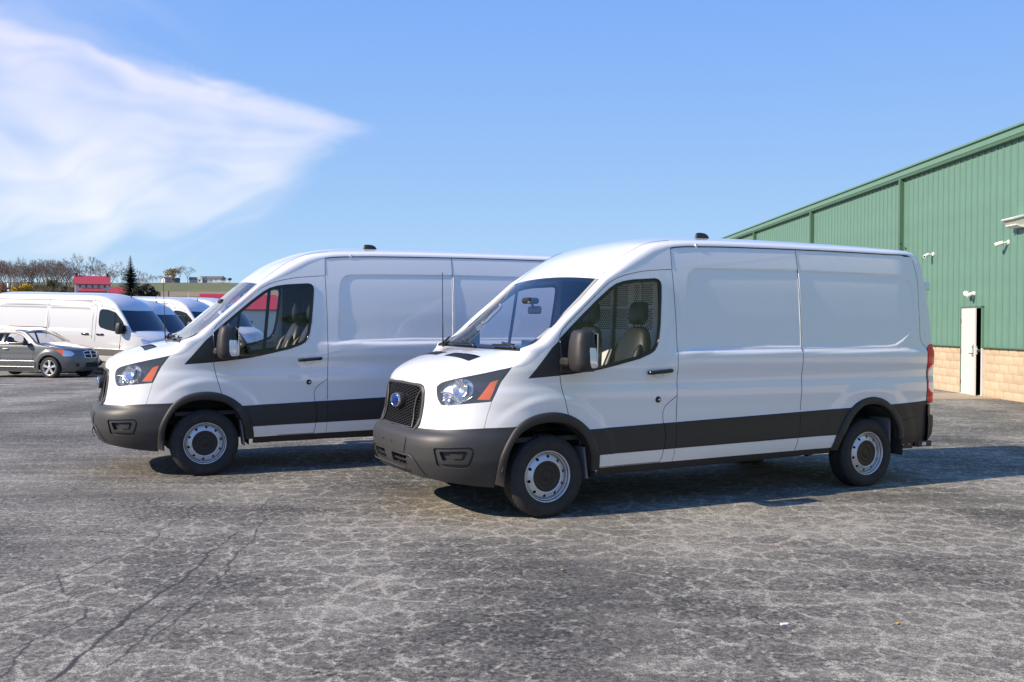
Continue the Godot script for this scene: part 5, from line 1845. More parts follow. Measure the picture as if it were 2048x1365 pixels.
# ---------------------------------------------------------------- green warehouse on the right
func build_warehouse() -> void:
	var root := thing("warehouse", "long green ribbed metal warehouse on a base of tan split blocks", "building")
	root.position = Vector3(11.637, 0, 0)
	root.rotation.y = 0.0153
	var green := tex_mat("wall_green", Color(0.120, 0.232, 0.178), 0.42, 0.05, 0.01, 0.6, 51)
	var trim := tex_mat("trim_green", Color(0.120, 0.235, 0.165), 0.38, 0.04, 0.01, 0.6, 52)
	var drain := tex_mat("drain_green", Color(0.070, 0.140, 0.088), 0.4, 0.04, 0.01, 0.6, 53)
	var mortar := tex_mat("mortar", Color(0.60, 0.49, 0.345), 0.95, 0.12, 0.03, 2.0, 55)
	var stones: Array[StandardMaterial3D] = []
	for i in 4: stones.push_back(tex_mat("split_block_%d" % i, Color(0.50, 0.385, 0.262) * (0.94 + 0.04 * i), 0.95, 0.09, 0.03, 1.7, 60 + i, 0.10))
	var dirty := tex_mat("stained_block", Color(0.30, 0.235, 0.155), 0.95, 0.38, 0.02, 0.9, 67, 0.25)
	# sheet 3 ft wide: along local z; the wall stands at x = 0 and faces -x
	var prof := [[0.0, 0.0], [0.190, 0.0], [0.245, -0.018], [0.283, -0.020], [0.289, 0.0], [0.3048, 0.0]]
	var top := 5.86
	var low := 1.105
	var gate_a := -24.50
	var gate_b := -23.40
	var sheet := func(y0: float, y1: float, z0: float, z1: float) -> MB:
		var o := MB.new()
		for k in 3:
			for i in prof.size() - 1:
				var a: float = k * 0.3048 + prof[i][0]
				var b: float = k * 0.3048 + prof[i + 1][0]
				var ca := clampf(a, z0, z1)
				var cb := clampf(b, z0, z1)
				if cb - ca < 1e-4: continue
				var xa := lerpf(prof[i][1], prof[i + 1][1], (ca - a) / (b - a))
				var xb := lerpf(prof[i][1], prof[i + 1][1], (cb - a) / (b - a))
				var A := Vector3(xa, y0, ca); var B := Vector3(xb, y0, cb)
				var nrm := Vector3(-(cb - ca), 0, xb - xa).normalized()
				o.t(A, B, B + Vector3(0, y1 - y0, 0), nrm, nrm, nrm)
				o.t(A, B + Vector3(0, y1 - y0, 0), A + Vector3(0, y1 - y0, 0), nrm, nrm, nrm)
		o.quad(Vector3(0.0, y0, z0), Vector3(0.0, y0, z1), Vector3(0.06, y0, z1), Vector3(0.06, y0, z0))
		return o
	var full: ArrayMesh = (sheet.call(low, top, 0.0, 0.9144) as MB).mesh()
	var over := MB.new()
	var cnt := 0
	var z := -75.0 + 0.05
	while z < 28.0:
		var z1 := z + 0.9144
		if z1 > gate_a and z < gate_b:
			# sheets cut round the door
			var s := MB.new()
			var c0 := clampf(gate_a - z, 0.0, 0.9144)
			var c1 := clampf(gate_b - z, 0.0, 0.9144)
			if c0 > 0.001: s.add(sheet.call(low, top, 0.0, c0))
			if c1 < 0.913: s.add(sheet.call(low, top, c1, 0.9144))
			s.add(sheet.call(2.10, top, c0, c1))
			piece("wall_panel", cnt, s.mesh(), green, root, Transform3D(Basis(), Vector3(0, 0, z)))
		else:
			piece("wall_panel", cnt, full, green, root, Transform3D(Basis(), Vector3(0, 0, z)))
		cnt += 1
		z = z1
	# inner shell so that nothing shines through
	var o := MB.new()
	o.box(Vector3(0.16, 3.5, -49.75), Vector3(0.16, 4.9, 50.5)); o.box(Vector3(0.16, 3.5, 2.3), Vector3(0.16, 4.9, 51.4)); o.box(Vector3(0.16, 4.03, -23.95), Vector3(0.16, 3.84, 1.1))
	o.box(Vector3(15.0, 3.0, 27.9), Vector3(30, 6.4, 0.2)); o.box(Vector3(15.0, 3.0, -74.9), Vector3(30, 6.4, 0.2)); o.box(Vector3(29.9, 3.0, -23.5), Vector3(0.2, 6.4, 102.6))
	put("inner_wall", o.mesh(), M.dark_metal, root).set_meta("kind", "stuff")
	# bottom flashing
	o = MB.new()
	o.box(Vector3(-0.028, 1.108, -49.75), Vector3(0.05, 0.022, 50.5)); 
	put("flashing", o.mesh(), drain, root)
	o = MB.new()
	o.box(Vector3(-0.028, 1.108, 2.3), Vector3(0.05, 0.022, 51.4))
	put("flashing", o.mesh(), drain, root)
	# roof and gutter
	o = MB.new()
	var g := V2([0.02, 5.80, -0.13, 5.80, -0.16, 5.855, -0.175, 5.87, -0.175, 5.985, -0.150, 5.99, -0.150, 6.02, -0.20, 6.03, -0.20, 6.075, 0.02, 6.085])
	o.slab(g, -75.0, 28.0)
	put("gutter", o.mesh(), trim, root)
	o = MB.new()
	o.quad(Vector3(-0.1, 6.09, 28), Vector3(15, 7.3, 28), Vector3(15, 7.3, -75), Vector3(-0.1, 6.09, -75))
	o.quad(Vector3(15, 7.3, 28), Vector3(30, 6.09, 28), Vector3(30, 6.09, -75), Vector3(15, 7.3, -75))
	put("roof", o.mesh(), trim, root)
	for zz: float in [-68.2, -60.2, -52.15, -44.1, -36.1, -28.1, -20.0, -12.0, -4.0, 4.0, 12.0, 20.0]:
		o = MB.new()
		o.box(Vector3(-0.082, 3.46, zz), Vector3(0.12, 4.72, 0.10), Transform3D(), 0.008)
		put("downspout", o.mesh(), drain, root)
	o = MB.new()
	o.tube(V3([-0.14, 3.95, -27.95, -0.19, 3.95, -27.88, -0.19, 3.93, -27.80]), 0.022, 0.022, 8)
	put("pipe_stub", o.mesh(), M.dark_metal, root)
	# block wall: bed of mortar, then the blocks one by one where the view reaches
	o = MB.new()
	o.box(Vector3(0.105, 0.38, -49.75), Vector3(0.16, 1.44, 50.5)); o.box(Vector3(0.105, 0.38, 2.3), Vector3(0.16, 1.44, 51.4))
	var bed := put("block_wall", o.mesh(), mortar, root)
	var r := RandomNumberGenerator.new()
	r.seed = 17
	var blocks: Array[ArrayMesh] = []
	for kv in 5: blocks.push_back(split_block(r, 0.404, 0.195).mesh())
	var n := 0
	var odd: Array = []
	for row in range(-2, 6):
		var y0 := -0.087 + row * 0.204
		var hh := 0.195 if row < 5 else 0.165
		var zz := -31.0 + (0.0 if row & 1 else 0.2065) + 0.025
		while zz < -18.5:
			var a := zz
			var b := zz + 0.404
			zz += 0.413
			if b > gate_a + 0.01 and a < gate_b - 0.01:
				if a < gate_a - 0.05: odd.push_back([a, gate_a - 0.01, y0, hh, row])
				if b > gate_b + 0.05: odd.push_back([gate_b + 0.012, b, y0, hh, row])
				continue
			if row == 5:
				odd.push_back([a, b, y0, hh, row])
				continue
			piece("block", n, blocks[r.randi() % 5], dirty if row < 0 else stones[r.randi() % 4], bed, Transform3D(Basis(), Vector3(0, y0, a)))
			n += 1
	for q: Array in odd:
		piece("block", n, split_block(r, q[1] - q[0], q[3]).mesh(), dirty if q[4] < 0 else stones[r.randi() % 4], bed, Transform3D(Basis(), Vector3(0, q[2], q[0])))
		n += 1
	# door, ajar: hinged at its far edge
	var door := Node3D.new()
	door.name = "door"
	root.add_child(door)
	door.position = Vector3(-0.035, -0.06, -24.43)
	door.rotation.y = -deg_to_rad(8.4)
	var leaf := MB.new()
	leaf.box(Vector3(0, 1.06, 0.49), Vector3(0.045, 2.10, 0.97), Transform3D(), 0.003)
	put("leaf", leaf.mesh(), M.door_white, door)
	var hn := MB.new()
	hn.box(Vector3(-0.026, 1.08, 0.90), Vector3(0.008, 0.30, 0.045), Transform3D(), 0.003)
	hn.tube(V3([-0.03, 1.02, 0.90, -0.075, 1.02, 0.90, -0.078, 1.015, 0.79]), 0.010, 0.010, 8)
	hn.lathe(V2([0.0, 0.02, 0.016, 0.018, 0.02, 0.0]), 14, Transform3D(Basis(Vector3.UP, -PI / 2), Vector3(-0.03, 1.17, 0.90)))
	put("handle", hn.mesh(), M.dark_metal, door)
	hn = MB.new()
	hn.box(Vector3(0.02, 1.10, 0.978), Vector3(0.03, 0.20, 0.012)); hn.box(Vector3(0.03, 1.13, 0.995), Vector3(0.02, 0.05, 0.04)); hn.box(Vector3(0.03, 1.02, 0.99), Vector3(0.02, 0.03, 0.025))
	put("latch", hn.mesh(), M.steel, door)
	for y: float in [0.30, 1.05, 1.80]:
		hn = MB.new()
		hn.tube(V3([-0.03, y - 0.06, -0.005, -0.03, y + 0.06, -0.005]), 0.012, 0.012, 8)
		hn.box(Vector3(-0.024, y, 0.0), Vector3(0.004, 0.11, 0.05))
		put("hinge", hn.mesh(), M.rust, door)
	o = MB.new()
	o.box(Vector3(0.02, 1.01, gate_a + 0.025), Vector3(0.14, 2.16, 0.05)); o.box(Vector3(0.02, 2.075, -23.95), Vector3(0.14, 0.05, 1.0))
	put("door_frame", o.mesh(), drain, root)
	o = MB.new()
	o.box(Vector3(0.02, 0.50, gate_b - 0.025), Vector3(0.14, 1.19, 0.05)); o.box(Vector3(0.0, -0.07, -23.95), Vector3(0.16, 0.05, 1.0))
	put("door_jamb", o.mesh(), M.door_white, root)
	o = MB.new()
	o.box(Vector3(0.02, 1.58, gate_b - 0.025), Vector3(0.14, 0.94, 0.05))
	put("door_jamb", o.mesh(), trim, root)
	o = MB.new()
	o.box(Vector3(3.0, -0.1, -23.9), Vector3(6, 0.06, 6))
	put("floor", o.mesh(), M.dark_metal, root)
	# concrete pad in front of the door
	var pad := MB.new()
	pad.slab(V2([11.24, 22.52, 9.4, 22.44, 9.4, 24.35, 11.2, 24.35]), -0.12, 0.0, Transform3D(Basis(Vector3.RIGHT, -PI / 2), Vector3(0, -0.052, 0)))
	struct_("door_pad", pad.mesh(), tex_mat("pad_concrete", Color(0.36, 0.285, 0.19), 0.95, 0.10, 0.03, 1.0, 71, 0.05))
	# fittings on the wall
	var to := func(s: float, y: float, out_: float) -> Vector3: return root.transform * Vector3(-out_, y, -s)
	wall_camera(to.call(26.16, 3.53, 0.0), "white dome-ended security camera high on green wall above the van roof's rear corner", 0.0)
	wall_camera(to.call(22.30, 3.53, 0.0), "white bullet security camera high on green wall below the boxy wall floodlight", 1.0)
	var tw := thing("twin_spotlight", "white twin-head spotlight on green wall just above the open door", "light")
	tw.transform = Transform3D(Basis(Vector3.UP, 0.0153), to.call(23.9, 2.40, 0.0))
	o = MB.new()
	o.lathe(V2([0.0, 0.06, 0.05, 0.058, 0.058, 0.03, 0.06, 0.0]), 20, Transform3D(Basis(Vector3.UP, -PI / 2), Vector3.ZERO))
	put("base", o.mesh(), M.enamel_white, tw)
	for q: Array in [[Vector3(-0.12, 0.035, -0.10), 0.5], [Vector3(-0.13, -0.02, 0.06), -0.4]]:
		o = MB.new()
		var tr := Transform3D(Basis(Vector3.UP, -PI / 2 + q[1]) * Basis(Vector3.RIGHT, 0.35), q[0])
		o.lathe(V2([0.0, 0.085, 0.060, 0.085, 0.068, 0.075, 0.055, 0.03, 0.03, -0.03, 0.018, -0.05, 0.0, -0.05]), 20, tr)
		o.tube(PackedVector3Array([Vector3(-0.03, 0, 0), q[0]]), 0.016, 0.016, 8)
		put("lamp_head", o.mesh(), M.enamel_white, tw)
	var fl := thing("wall_floodlight", "boxy off-white floodlight on green wall at the right edge of the view", "light")
	fl.transform = Transform3D(Basis(Vector3.UP, 0.0153), to.call(21.75, 3.98, 0.0))
	o = MB.new()
	o.slab(V2([-0.0, 0.11, -0.34, 0.02, -0.36, 0.0, -0.34, -0.02, -0.30, -0.005, 0.0, 0.075]), -0.24, 0.24)
	put("hood", o.mesh(), M.enamel_white, fl)
	o = MB.new()
	o.slab(V2([-0.02, 0.06, -0.31, -0.012, -0.24, -0.13, -0.10, -0.16, -0.02, -0.16]), -0.215, 0.215)
	put("lens", o.mesh(), M.flood_lens, fl)
	o = MB.new()
	o.slab(V2([0.0, -0.10, -0.12, -0.135, -0.25, -0.115, -0.26, -0.135, -0.12, -0.185, 0.0, -0.18]), -0.225, 0.225)
	put("body", o.mesh(), M.enamel_white, fl)


func wall_camera(at: Vector3, label: String, kind: float) -> void:
	var c := thing("security_camera", label, "camera", "security cameras on the green wall")
	c.transform = Transform3D(Basis(Vector3.UP, 0.0153), at)
	var o := MB.new()
	o.lathe(V2([0.0, 0.035, 0.045, 0.033, 0.052, 0.02, 0.052, 0.0]), 20, Transform3D(Basis(Vector3.UP, -PI / 2), Vector3.ZERO))
	put("base", o.mesh(), M.enamel_white, c)
	o = MB.new()
	o.tube(V3([-0.02, 0, 0, -0.09, -0.005, -0.01, -0.13, -0.02, -0.03 - 0.05 * kind]), 0.014, 0.014, 8)
	put("arm", o.mesh(), M.enamel_white, c)
	o = MB.new()
	var dir := Vector3(-0.8, -0.35, 0.35) if kind < 0.5 else Vector3(-0.75, -0.28, -0.45)
	var tr := Transform3D(Basis.looking_at(-dir.normalized()), Vector3(-0.15, -0.02, -0.02 - 0.05 * kind))
	o.lathe(V2([0.0, 0.125, 0.034, 0.125, 0.046, 0.13, 0.048, 0.12, 0.046, -0.03, 0.036, -0.055, 0.0, -0.06]), 20, tr)
	put("housing", o.mesh(), M.enamel_white, c)
	o = MB.new()
	o.lathe(V2([0.0, 0.130, 0.026, 0.128, 0.030, 0.124]), 16, tr)
	put("lens", o.mesh(), M.black_gloss, c)


func split_block(r: RandomNumberGenerator, w: float, h: float) -> MB:
	# rough face towards -x, set 1-2 cm proud of the mortar
	var o := MB.new()
	var P := []
	for i in 5:
		var l := PackedVector3Array()
		for j in 7:
			var e := i == 0 or i == 4 or j == 0 or j == 6
			l.push_back(Vector3(0.020 if e else 0.011 - r.randf() * 0.006, h * i / 4.0 + (0.0 if e else r.randf_range(-0.008, 0.008)), w * j / 6.0 + (0.0 if e else r.randf_range(-0.01, 0.01))))
		P.push_back(l)
	o.net(P, Vector3(1, h * 0.5, w * 0.5))
	o.quad(Vector3(0.018, 0, 0), Vector3(0.018, 0, w), Vector3(0.1, 0, w), Vector3(0.1, 0, 0))
	o.quad(Vector3(0.018, h, 0), Vector3(0.018, h, w), Vector3(0.1, h, w), Vector3(0.1, h, 0))
	o.quad(Vector3(0.018, 0, 0), Vector3(0.018, h, 0), Vector3(0.1, h, 0), Vector3(0.1, 0, 0))
	o.quad(Vector3(0.018, 0, w), Vector3(0.018, h, w), Vector3(0.1, h, w), Vector3(0.1, 0, w))
	return o


func build_bits() -> void:
	# a few fallen leaves and pale chips on the asphalt
	var k := 0
	for q: Array in [[0.35, -6.65, 0.3, "yellow", "small yellow leaf on the asphalt below the front van's front wheel"], [2.2, -5.56, 1.2, "yellow", "small yellow leaf on the asphalt in the right foreground"]]:
		var p := Vector3(q[0], lot_y(q[0], q[1]) + 0.006, q[1])
		var o := MB.new()
		o.net([V3([-0.018, 0.0, 0, -0.008, 0.004, 0.010, 0.006, 0.006, 0.011, 0.02, 0.0, 0.001]), V3([-0.018, 0.0, 0, -0.006, 0.001, 0.0, 0.006, 0.001, 0.0, 0.02, 0.0, 0]), V3([-0.018, 0.0, 0, -0.008, 0.005, -0.010, 0.006, 0.004, -0.010, 0.02, 0.0, -0.001])], Vector3(0, -5, 0))
		var n := put("fallen_leaf", o.mesh(), M.leaf_yellow)
		n.position = p
		n.rotation.y = q[2]
		tag(n, q[4], "leaf", "fallen leaves on the asphalt")
		k += 1
	var c := MB.new()
	c.box(Vector3(0, 0.006, 0), Vector3(0.05, 0.012, 0.022), Transform3D(Basis(Vector3.UP, 0.3), Vector3.ZERO), 0.004)
	var ch := put("stone_chip", c.mesh(), M.label_white)
	ch.position = Vector3(1.55, lot_y(1.55, -5.53), -5.53)
	tag(ch, "pale flat stone chip lying on cracked asphalt in the foreground", "stone")


# ---------------------------------------------------------------- the row of white vans behind, and the grey hatchback
func alloy(rad: float, w: float, spokes: int, rim_r: float, rim_mat: Material) -> Dictionary:
	var tyre := MB.new()
	tyre.lathe(V2([rim_r - 0.01, w * 0.42, rim_r + 0.01, w * 0.48, lerpf(rim_r, rad, 0.5), w * 0.5, rad - 0.025, w * 0.46, rad - 0.006, w * 0.38, rad, w * 0.28, rad, -w * 0.28, rad - 0.006, -w * 0.38, rad - 0.03, -w * 0.48, rim_r, -w * 0.45]), 48)
	var rim := MB.new()
	rim.lathe(V2([rim_r - 0.004, w * 0.38, rim_r + 0.004, w * 0.45, rim_r - 0.002, w * 0.475, rim_r - 0.014, w * 0.44, rim_r - 0.022, w * 0.3, rim_r - 0.028, -w * 0.3]), 48)
	var sp := MB.new()
	for i in spokes:
		var a := TAU * i / spokes + PI / 2
		var tr := Transform3D(Basis(Vector3.BACK, a), Vector3(0, 0, w * 0.36))
		sp.slab(V2([0.03, -0.026, rim_r - 0.018, -0.040, rim_r - 0.018, 0.040, 0.03, 0.026]), -0.02, 0.012, tr)
	sp.lathe(V2([0.062, w * 0.30, 0.060, w * 0.42, 0.045, w * 0.44, 0.030, w * 0.43, 0.0, w * 0.435]), 24)
	var drum := MB.new()
	drum.lathe(V2([rim_r - 0.03, w * 0.05, 0.0, w * 0.06]), 30)
	return {"tyre": [tyre.mesh(), M.rubber], "rim": [rim.mesh(), rim_mat], "spokes": [sp.mesh(), rim_mat], "brake_drum": [drum.mesh(), M.gap_black]}


func cut_out(s: MB, q: PackedVector2Array) -> MB:
	return cut(s, q, 0, 0.0, 1)[1]


func circle(c: Vector2, r: float, n := 28) -> PackedVector2Array:
	var o := PackedVector2Array()
	for i in n: o.push_back(c + Vector2(cos(TAU * i / n), sin(TAU * i / n)) * r)
	return o


func build_far_vans() -> void:
	var root := thing("delivery_van", "white delivery van parked right behind the grey hatchback, slide rail on its flank", "van", "white delivery vans in the back row")
	var b := Body.new()
	b.zb = baked([0.3, 0.45, 0.7, 1.0, 1.25, 1.5, 1.8, 2.2, 2.5, 2.7], [0.93, 0.97, 0.99, 0.992, 0.985, 0.965, 0.935, 0.875, 0.81, 0.76], 0, 0.005, 620)
	b.xb = baked([0.3, 0.5, 0.7, 0.9, 1.1, 1.2, 1.3], [-0.93, -1.0, -1.0, -0.97, -0.90, -0.83, -0.70], 0, 0.005, 620)
	b.pb = baked([0.3, 1.3], [2.9, 2.7], 0, 0.005, 620)
	b.xa = 0.2
	b.cen = Vector3(2, 1.2, 0)
	var panel := rounded(V2([1.68, 1.45, 1.66, 2.20, 3.42, 2.22, 3.42, 1.45]), 0.09)
	var panel2 := rounded(V2([3.50, 1.45, 3.50, 2.22, 5.6, 2.22, 5.6, 1.45]), 0.09)
	b.detail = func(x: float, y: float) -> float:
		var z := 0.0
		var rr := Vector2(x, y).distance_to(Vector2(0.0, 0.36))
		if rr < 0.7: z += 0.012 * (1.0 - ramp(0.55, 0.64, rr))
		if x > 1.5 and y > 1.3 and y < 2.3: z -= 0.012 * ramp(0.0, 0.03, -minf(sdpoly(Vector2(x, y), panel), sdpoly(Vector2(x, y), panel2)))
		if y < 0.9: z += 0.008 * (ramp(0.625, 0.64, y) - ramp(0.845, 0.86, y))
		z -= 0.006 * exp(-pow((y - 2.30) / 0.010, 2)) + 0.006 * exp(-pow((y - 2.42) / 0.010, 2))
		return z
	b.rear_x = func(y: float) -> float: return table([0.3, 1.5, 2.3, 2.5, 2.6], [6.01, 6.00, 5.96, 5.92, 5.88], y)
	b.bottom = func(x: float) -> float: return table([-1.0, -0.5, 0.4, 0.5, 5.5], [0.30, 0.26, 0.26, 0.39, 0.40], x)
	var hood := dense([[-0.90, 1.10, -0.78, 1.08, 0.55, 3, 2.4], [-0.84, 1.22, -0.68, 1.16, 0.68, 3, 2.2], [-0.60, 1.36, -0.45, 1.27, 0.83, 3, 2.0], [-0.35, 1.45, -0.2, 1.38, 0.90, 3, 2.0], [-0.22, 1.485, -0.04, 1.45, 0.90, 3, 2.0]], 0.07)
	var glass := dense([[-0.22, 1.485, -0.04, 1.45, 0.90, 2, 2.2], [0.08, 1.82, 0.22, 1.80, 0.86, 2, 2.2], [0.38, 2.15, 0.52, 2.16, 0.80, 2, 2.2]], 0.08)
	var roof := dense([[0.38, 2.15, 0.52, 2.16, 0.80, 2, 2.2], [0.54, 2.33, 0.69, 2.35, 0.77, 2, 2.0], [0.78, 2.52, 0.93, 2.50, 0.745, 2, 2.0], [1.10, 2.66, 1.22, 2.60, 0.73, 2, 2.0], [1.65, 2.73, 1.7, 2.65, 0.72, 2, 2.0], [3.5, 2.735, 3.5, 2.655, 0.72, 2, 2], [5.75, 2.73, 5.75, 2.645, 0.72, 2, 2], [5.95, 2.66, 5.92, 2.59, 0.73, 2, 2], [6.06, 2.3, 6.02, 2.3, 0.77, 2, 2], [6.10, 1.5, 6.07, 1.5, 0.86, 2, 2], [6.10, 0.5, 6.07, 0.5, 0.87, 2, 2]], 0.12)
	var sd := dense([[-0.45, 1.27, 0.83, -0.43, 1.262, 0, 0], [-0.2, 1.38, 0.90, -0.12, 1.33, 0, 0], [-0.04, 1.45, 0.90, 0.10, 1.44, 0, 0.01], [0.22, 1.80, 0.86, 0.34, 1.79, -0.01, 0.03], [0.52, 2.16, 0.80, 0.64, 2.13, -0.01, 0.02], [0.69, 2.35, 0.77, 0.83, 2.265, 0, 0], [0.93, 2.50, 0.745, 1.05, 2.385, 0, -0.01], [1.22, 2.60, 0.73, 1.34, 2.465, 0, -0.015], [1.7, 2.65, 0.72, 1.75, 2.52, 0, -0.015], [3.5, 2.655, 0.72, 3.5, 2.54, 0, -0.015], [5.75, 2.645, 0.72, 5.75, 2.535, 0, -0.015], [5.92, 2.59, 0.73, 5.90, 2.50, 0, 0], [6.02, 2.3, 0.77, 5.96, 2.3, 0, 0], [6.07, 1.5, 0.86, 6.00, 1.5, 0, 0], [6.07, 0.5, 0.87, 6.01, 0.5, 0, 0]], 0.07)
	var nose := PackedVector2Array([Vector2(0, 1.10)])
	for r: PackedFloat32Array in hood:
		if r[2] < -0.44: nose.push_back(Vector2(b.angle_of(r[2], r[3], r[4]), r[3]))
	var tops := PackedVector2Array()
	for r: PackedFloat32Array in sd:
		if r[3] < b.xa: nose.push_back(Vector2(b.angle_of(r[3], r[4], b.side(r[3], r[4])), r[4] + 0.004))
		elif r[3] < 5.9: tops.push_back(Vector2(r[3], r[4] + 0.004))
	nose.push_back(Vector2(PI / 2, tops[0].y))
	var w := b.wrap(nose, tops, 6.01, 26, 96, 44)
	for x: float in [0.0, 4.33]:
		var q := circle(Vector2(x, 0.36), 0.43)
		w = cut_out(w, q)
	var c := cut(w, V2([-1.3, 0.1, -1.3, 0.62, -0.25, 0.60, -0.25, 0.1]), 0, 0.0, 1)
	var bumper: MB = c[0]
	c = cut(c[1], rounded(V2([-0.92, 0.80, -0.88, 1.05, -0.70, 1.14, -0.42, 1.24, -0.36, 1.20, -0.50, 1.0, -0.66, 0.86]), 0.03), 0, 0.0, 1)
	var lamp: MB = c[0]
	c = cut(c[1], V2([-0.3, 0.64, 0.30, 0.845, 0.5, 0.85, 6.1, 0.85, 6.1, 0.63, 0.5, 0.63]), 0, 0.0, 1)
	var mould: MB = c[0]
	c = cut(c[1], V2([0.3, 0.1, 0.3, 0.42, 6.1, 0.43, 6.1, 0.1]), 0, 0.0, 1)
	var sill: MB = c[0]
	var win := rounded(V2([1.318, 1.70, 1.325, 2.05, 1.30, 2.15, 1.21, 2.185, 0.95, 2.165, 0.66, 2.085, 0.45, 1.90, 0.249, 1.70, 0.10, 1.545, 0.159, 1.45, 0.617, 1.440, 0.95, 1.49, 1.25, 1.57]), 0.05)
	c = cut(c[1], win, 0, 0.0, 1)
	var body: MB = c[1]
	var op: MB = c[0]
	for s: MB in [body, op, mould, sill]: b.refine(s)
	c = cut(op, V2([-0.1, 1.3, -0.1, 1.75, 0.30, 1.9, 0.33, 1.3]), 0, 0.0, 1)
	var sail: MB = c[0]
	c = cut(c[1], win, 0, -0.02, 1)
	var frame: MB = c[1]
	c = cut(c[0], V2([0.645, 1.3, 0.645, 2.2, 0.685, 2.2, 0.685, 1.3]), 0, 0.0, 1)
	frame.add(c[0])
	both(root, "body_side", body, M.delivery_white)
	both(root, "side_moulding", mould, M.grey_plastic)
	both(root, "sill", sill, M.black_plastic)
	both(root, "mirror_mount", sail, M.black_plastic)
	both(root, "window_frame", frame, M.black_gloss)
	both(root, "window_pane", c[1].moved(Vector3(0, 0, -0.006)), M.tint_dark)
	both(root, "headlight", lamp, M.lamp_silver)
	var whole := MB.new()
	whole.add(bumper); whole.add(bumper.mirrored())
	put("front_bumper", whole.mesh(), M.black_plastic, root)
	var o := MB.new()
	o.net(b.shell(hood, 22), b.cen)
	put("hood", o.mesh(), M.delivery_white, root)
	o = MB.new()
	var gs := b.shell(glass, 24)
	o.net(gs, b.cen)
	put("windscreen", o.mesh(), M.screen_dark, root)
	o = MB.new()
	o.net(b.shell(roof, 20), b.cen)
	put("roof", o.mesh(), M.delivery_white, root)
	o = MB.new()
	o.net(b.shoulder(sd, 7), b.cen)
	both(root, "roof_rail", o, M.delivery_white)
	o = MB.new()
	for q: Array in [[1.42, 2.32, 1.425, 0.42], [1.56, 2.50, 1.555, 0.42], [3.46, 2.50, 3.47, 0.42], [0.36, 1.44, 0.42, 0.80]]:
		o.add(seam(b, V2([q[0], q[1], lerpf(q[0], q[2], 0.3), lerpf(q[1], q[3], 0.3), lerpf(q[0], q[2], 0.6), lerpf(q[1], q[3], 0.6), q[2], q[3]]), 0.006, 0.003))
	o.add(seam(b, V2([0.70, 2.17, 1.0, 2.27, 1.42, 2.29]), 0.005, 0.003))
	for y: float in [2.46, 2.28]: o.add(seam(b, V2([1.60 if y < 2.4 else 1.45, y, 2.5, y, 3.8, y, 5.85, y]), 0.006, 0.003))
	both(root, "shut_line", o, M.gap_black)
	o = MB.new()
	o.add(seam(b, V2([3.47, 1.512, 4.0, 1.512, 4.6, 1.512, 5.1, 1.512]), 0.016))
	both(root, "slide_rail", o, M.dark_metal)
	for x: float in [1.22, 1.83]:
		o = MB.new()
		var zz := b.side(x, 1.33)
		o.tube(V3([x - 0.13, 1.335, zz, x - 0.12, 1.34, zz + 0.035, x + 0.12, 1.335, zz + 0.035, x + 0.14, 1.32, zz]), 0.026, 0.022, 8)
		both(root, "handle", o, M.black_gloss)
	o = soft_box([[1.36, 0.33, 1.12, 0.04, 0.05], [1.38, 0.33, 1.12, 0.10, 0.10], [1.55, 0.33, 1.12, 0.115, 0.115], [1.72, 0.31, 1.11, 0.10, 0.10], [1.745, 0.31, 1.11, 0.04, 0.05]], 20, 3.2)
	o.box(Vector3(0.26, 1.42, 1.0), Vector3(0.12, 0.08, 0.14))
	both(root, "wing_mirror", o, M.black_plastic)
	o = MB.new()
	o.tube(V3([0.95, 2.58, 0.30, 1.0, 2.60, 0.30, 1.03, 2.66, 0.30]), 0.03, 0.02, 6)
	o.tube(V3([1.02, 2.64, 0.30, 1.05, 2.82, 0.30]), 0.008, 0.005, 5)
	put("roof_aerial", o.mesh(), M.black_satin, root)
	o = MB.new()
	o.box(Vector3(-0.88, 0.86, 0.0), Vector3(0.10, 0.26, 0.80), Transform3D(), 0.02)
	put("grille", o.mesh(), M.black_satin, root)
	o = MB.new()
	o.box(Vector3(2.4, 0.55, 0), Vector3(5.8, 0.2, 1.6))
	put("chassis", o.mesh(), M.dark_metal, root)
	# cab: seats and a wall behind them
	for z: float in [0.42, -0.42]:
		var s := seat(1.15, z)
		var sp := put("seat", s[0].mesh(), M.leather_black, root)
		put("head_rest", s[1].mesh(), M.leather_black, sp)
	o = MB.new()
	o.box(Vector3(1.6, 1.2, 0), Vector3(0.03, 1.5, 1.74)); o.box(Vector3(0.1, 1.28, 0), Vector3(0.6, 0.2, 1.7))
	put("cab_lining", o.mesh(), M.cab_dark, root)
	var W := alloy(0.35, 0.22, 6, 0.215, M.steel)
	for q: Array in [[0.0, 1.0], [4.33, 1.0], [0.0, -1.0], [4.33, -1.0]]: wheel_parts(root, Vector3(q[0], 0.345, 0.86 * q[1]), q[1], W)
	var yaw := atan2(0.3102, -0.9507)
	var base := Vector3(-14.0746 + 0.9507 * 1.42 + 0.3102 * 0.985, -0.10, -32.9896 + 0.3102 * 1.42 - 0.9507 * 0.985)
	var tilt := Basis(Vector3.UP, yaw) * Basis(Vector3.BACK, 0.022)
	root.transform = Transform3D(tilt, base)
	var k := 0
	for q: Array in [[3.05, -1.35, -0.10, "white delivery van second in the back row, only its roof front and windscreen showing"], [6.5, -2.0, 0.05, "white delivery van third in the back row, door window showing behind the second windscreen"], [9.9, -2.9, 0.12, "white delivery van farthest in the back row, only its roof showing below the red roof"]]:
		var v := copy(root, q[3])
		v.transform = Transform3D(tilt, base + Vector3(0.3102, 0, -0.9507) * q[0] + Vector3(0.9507, 0, 0.3102) * q[1] + Vector3(0, q[2], 0))


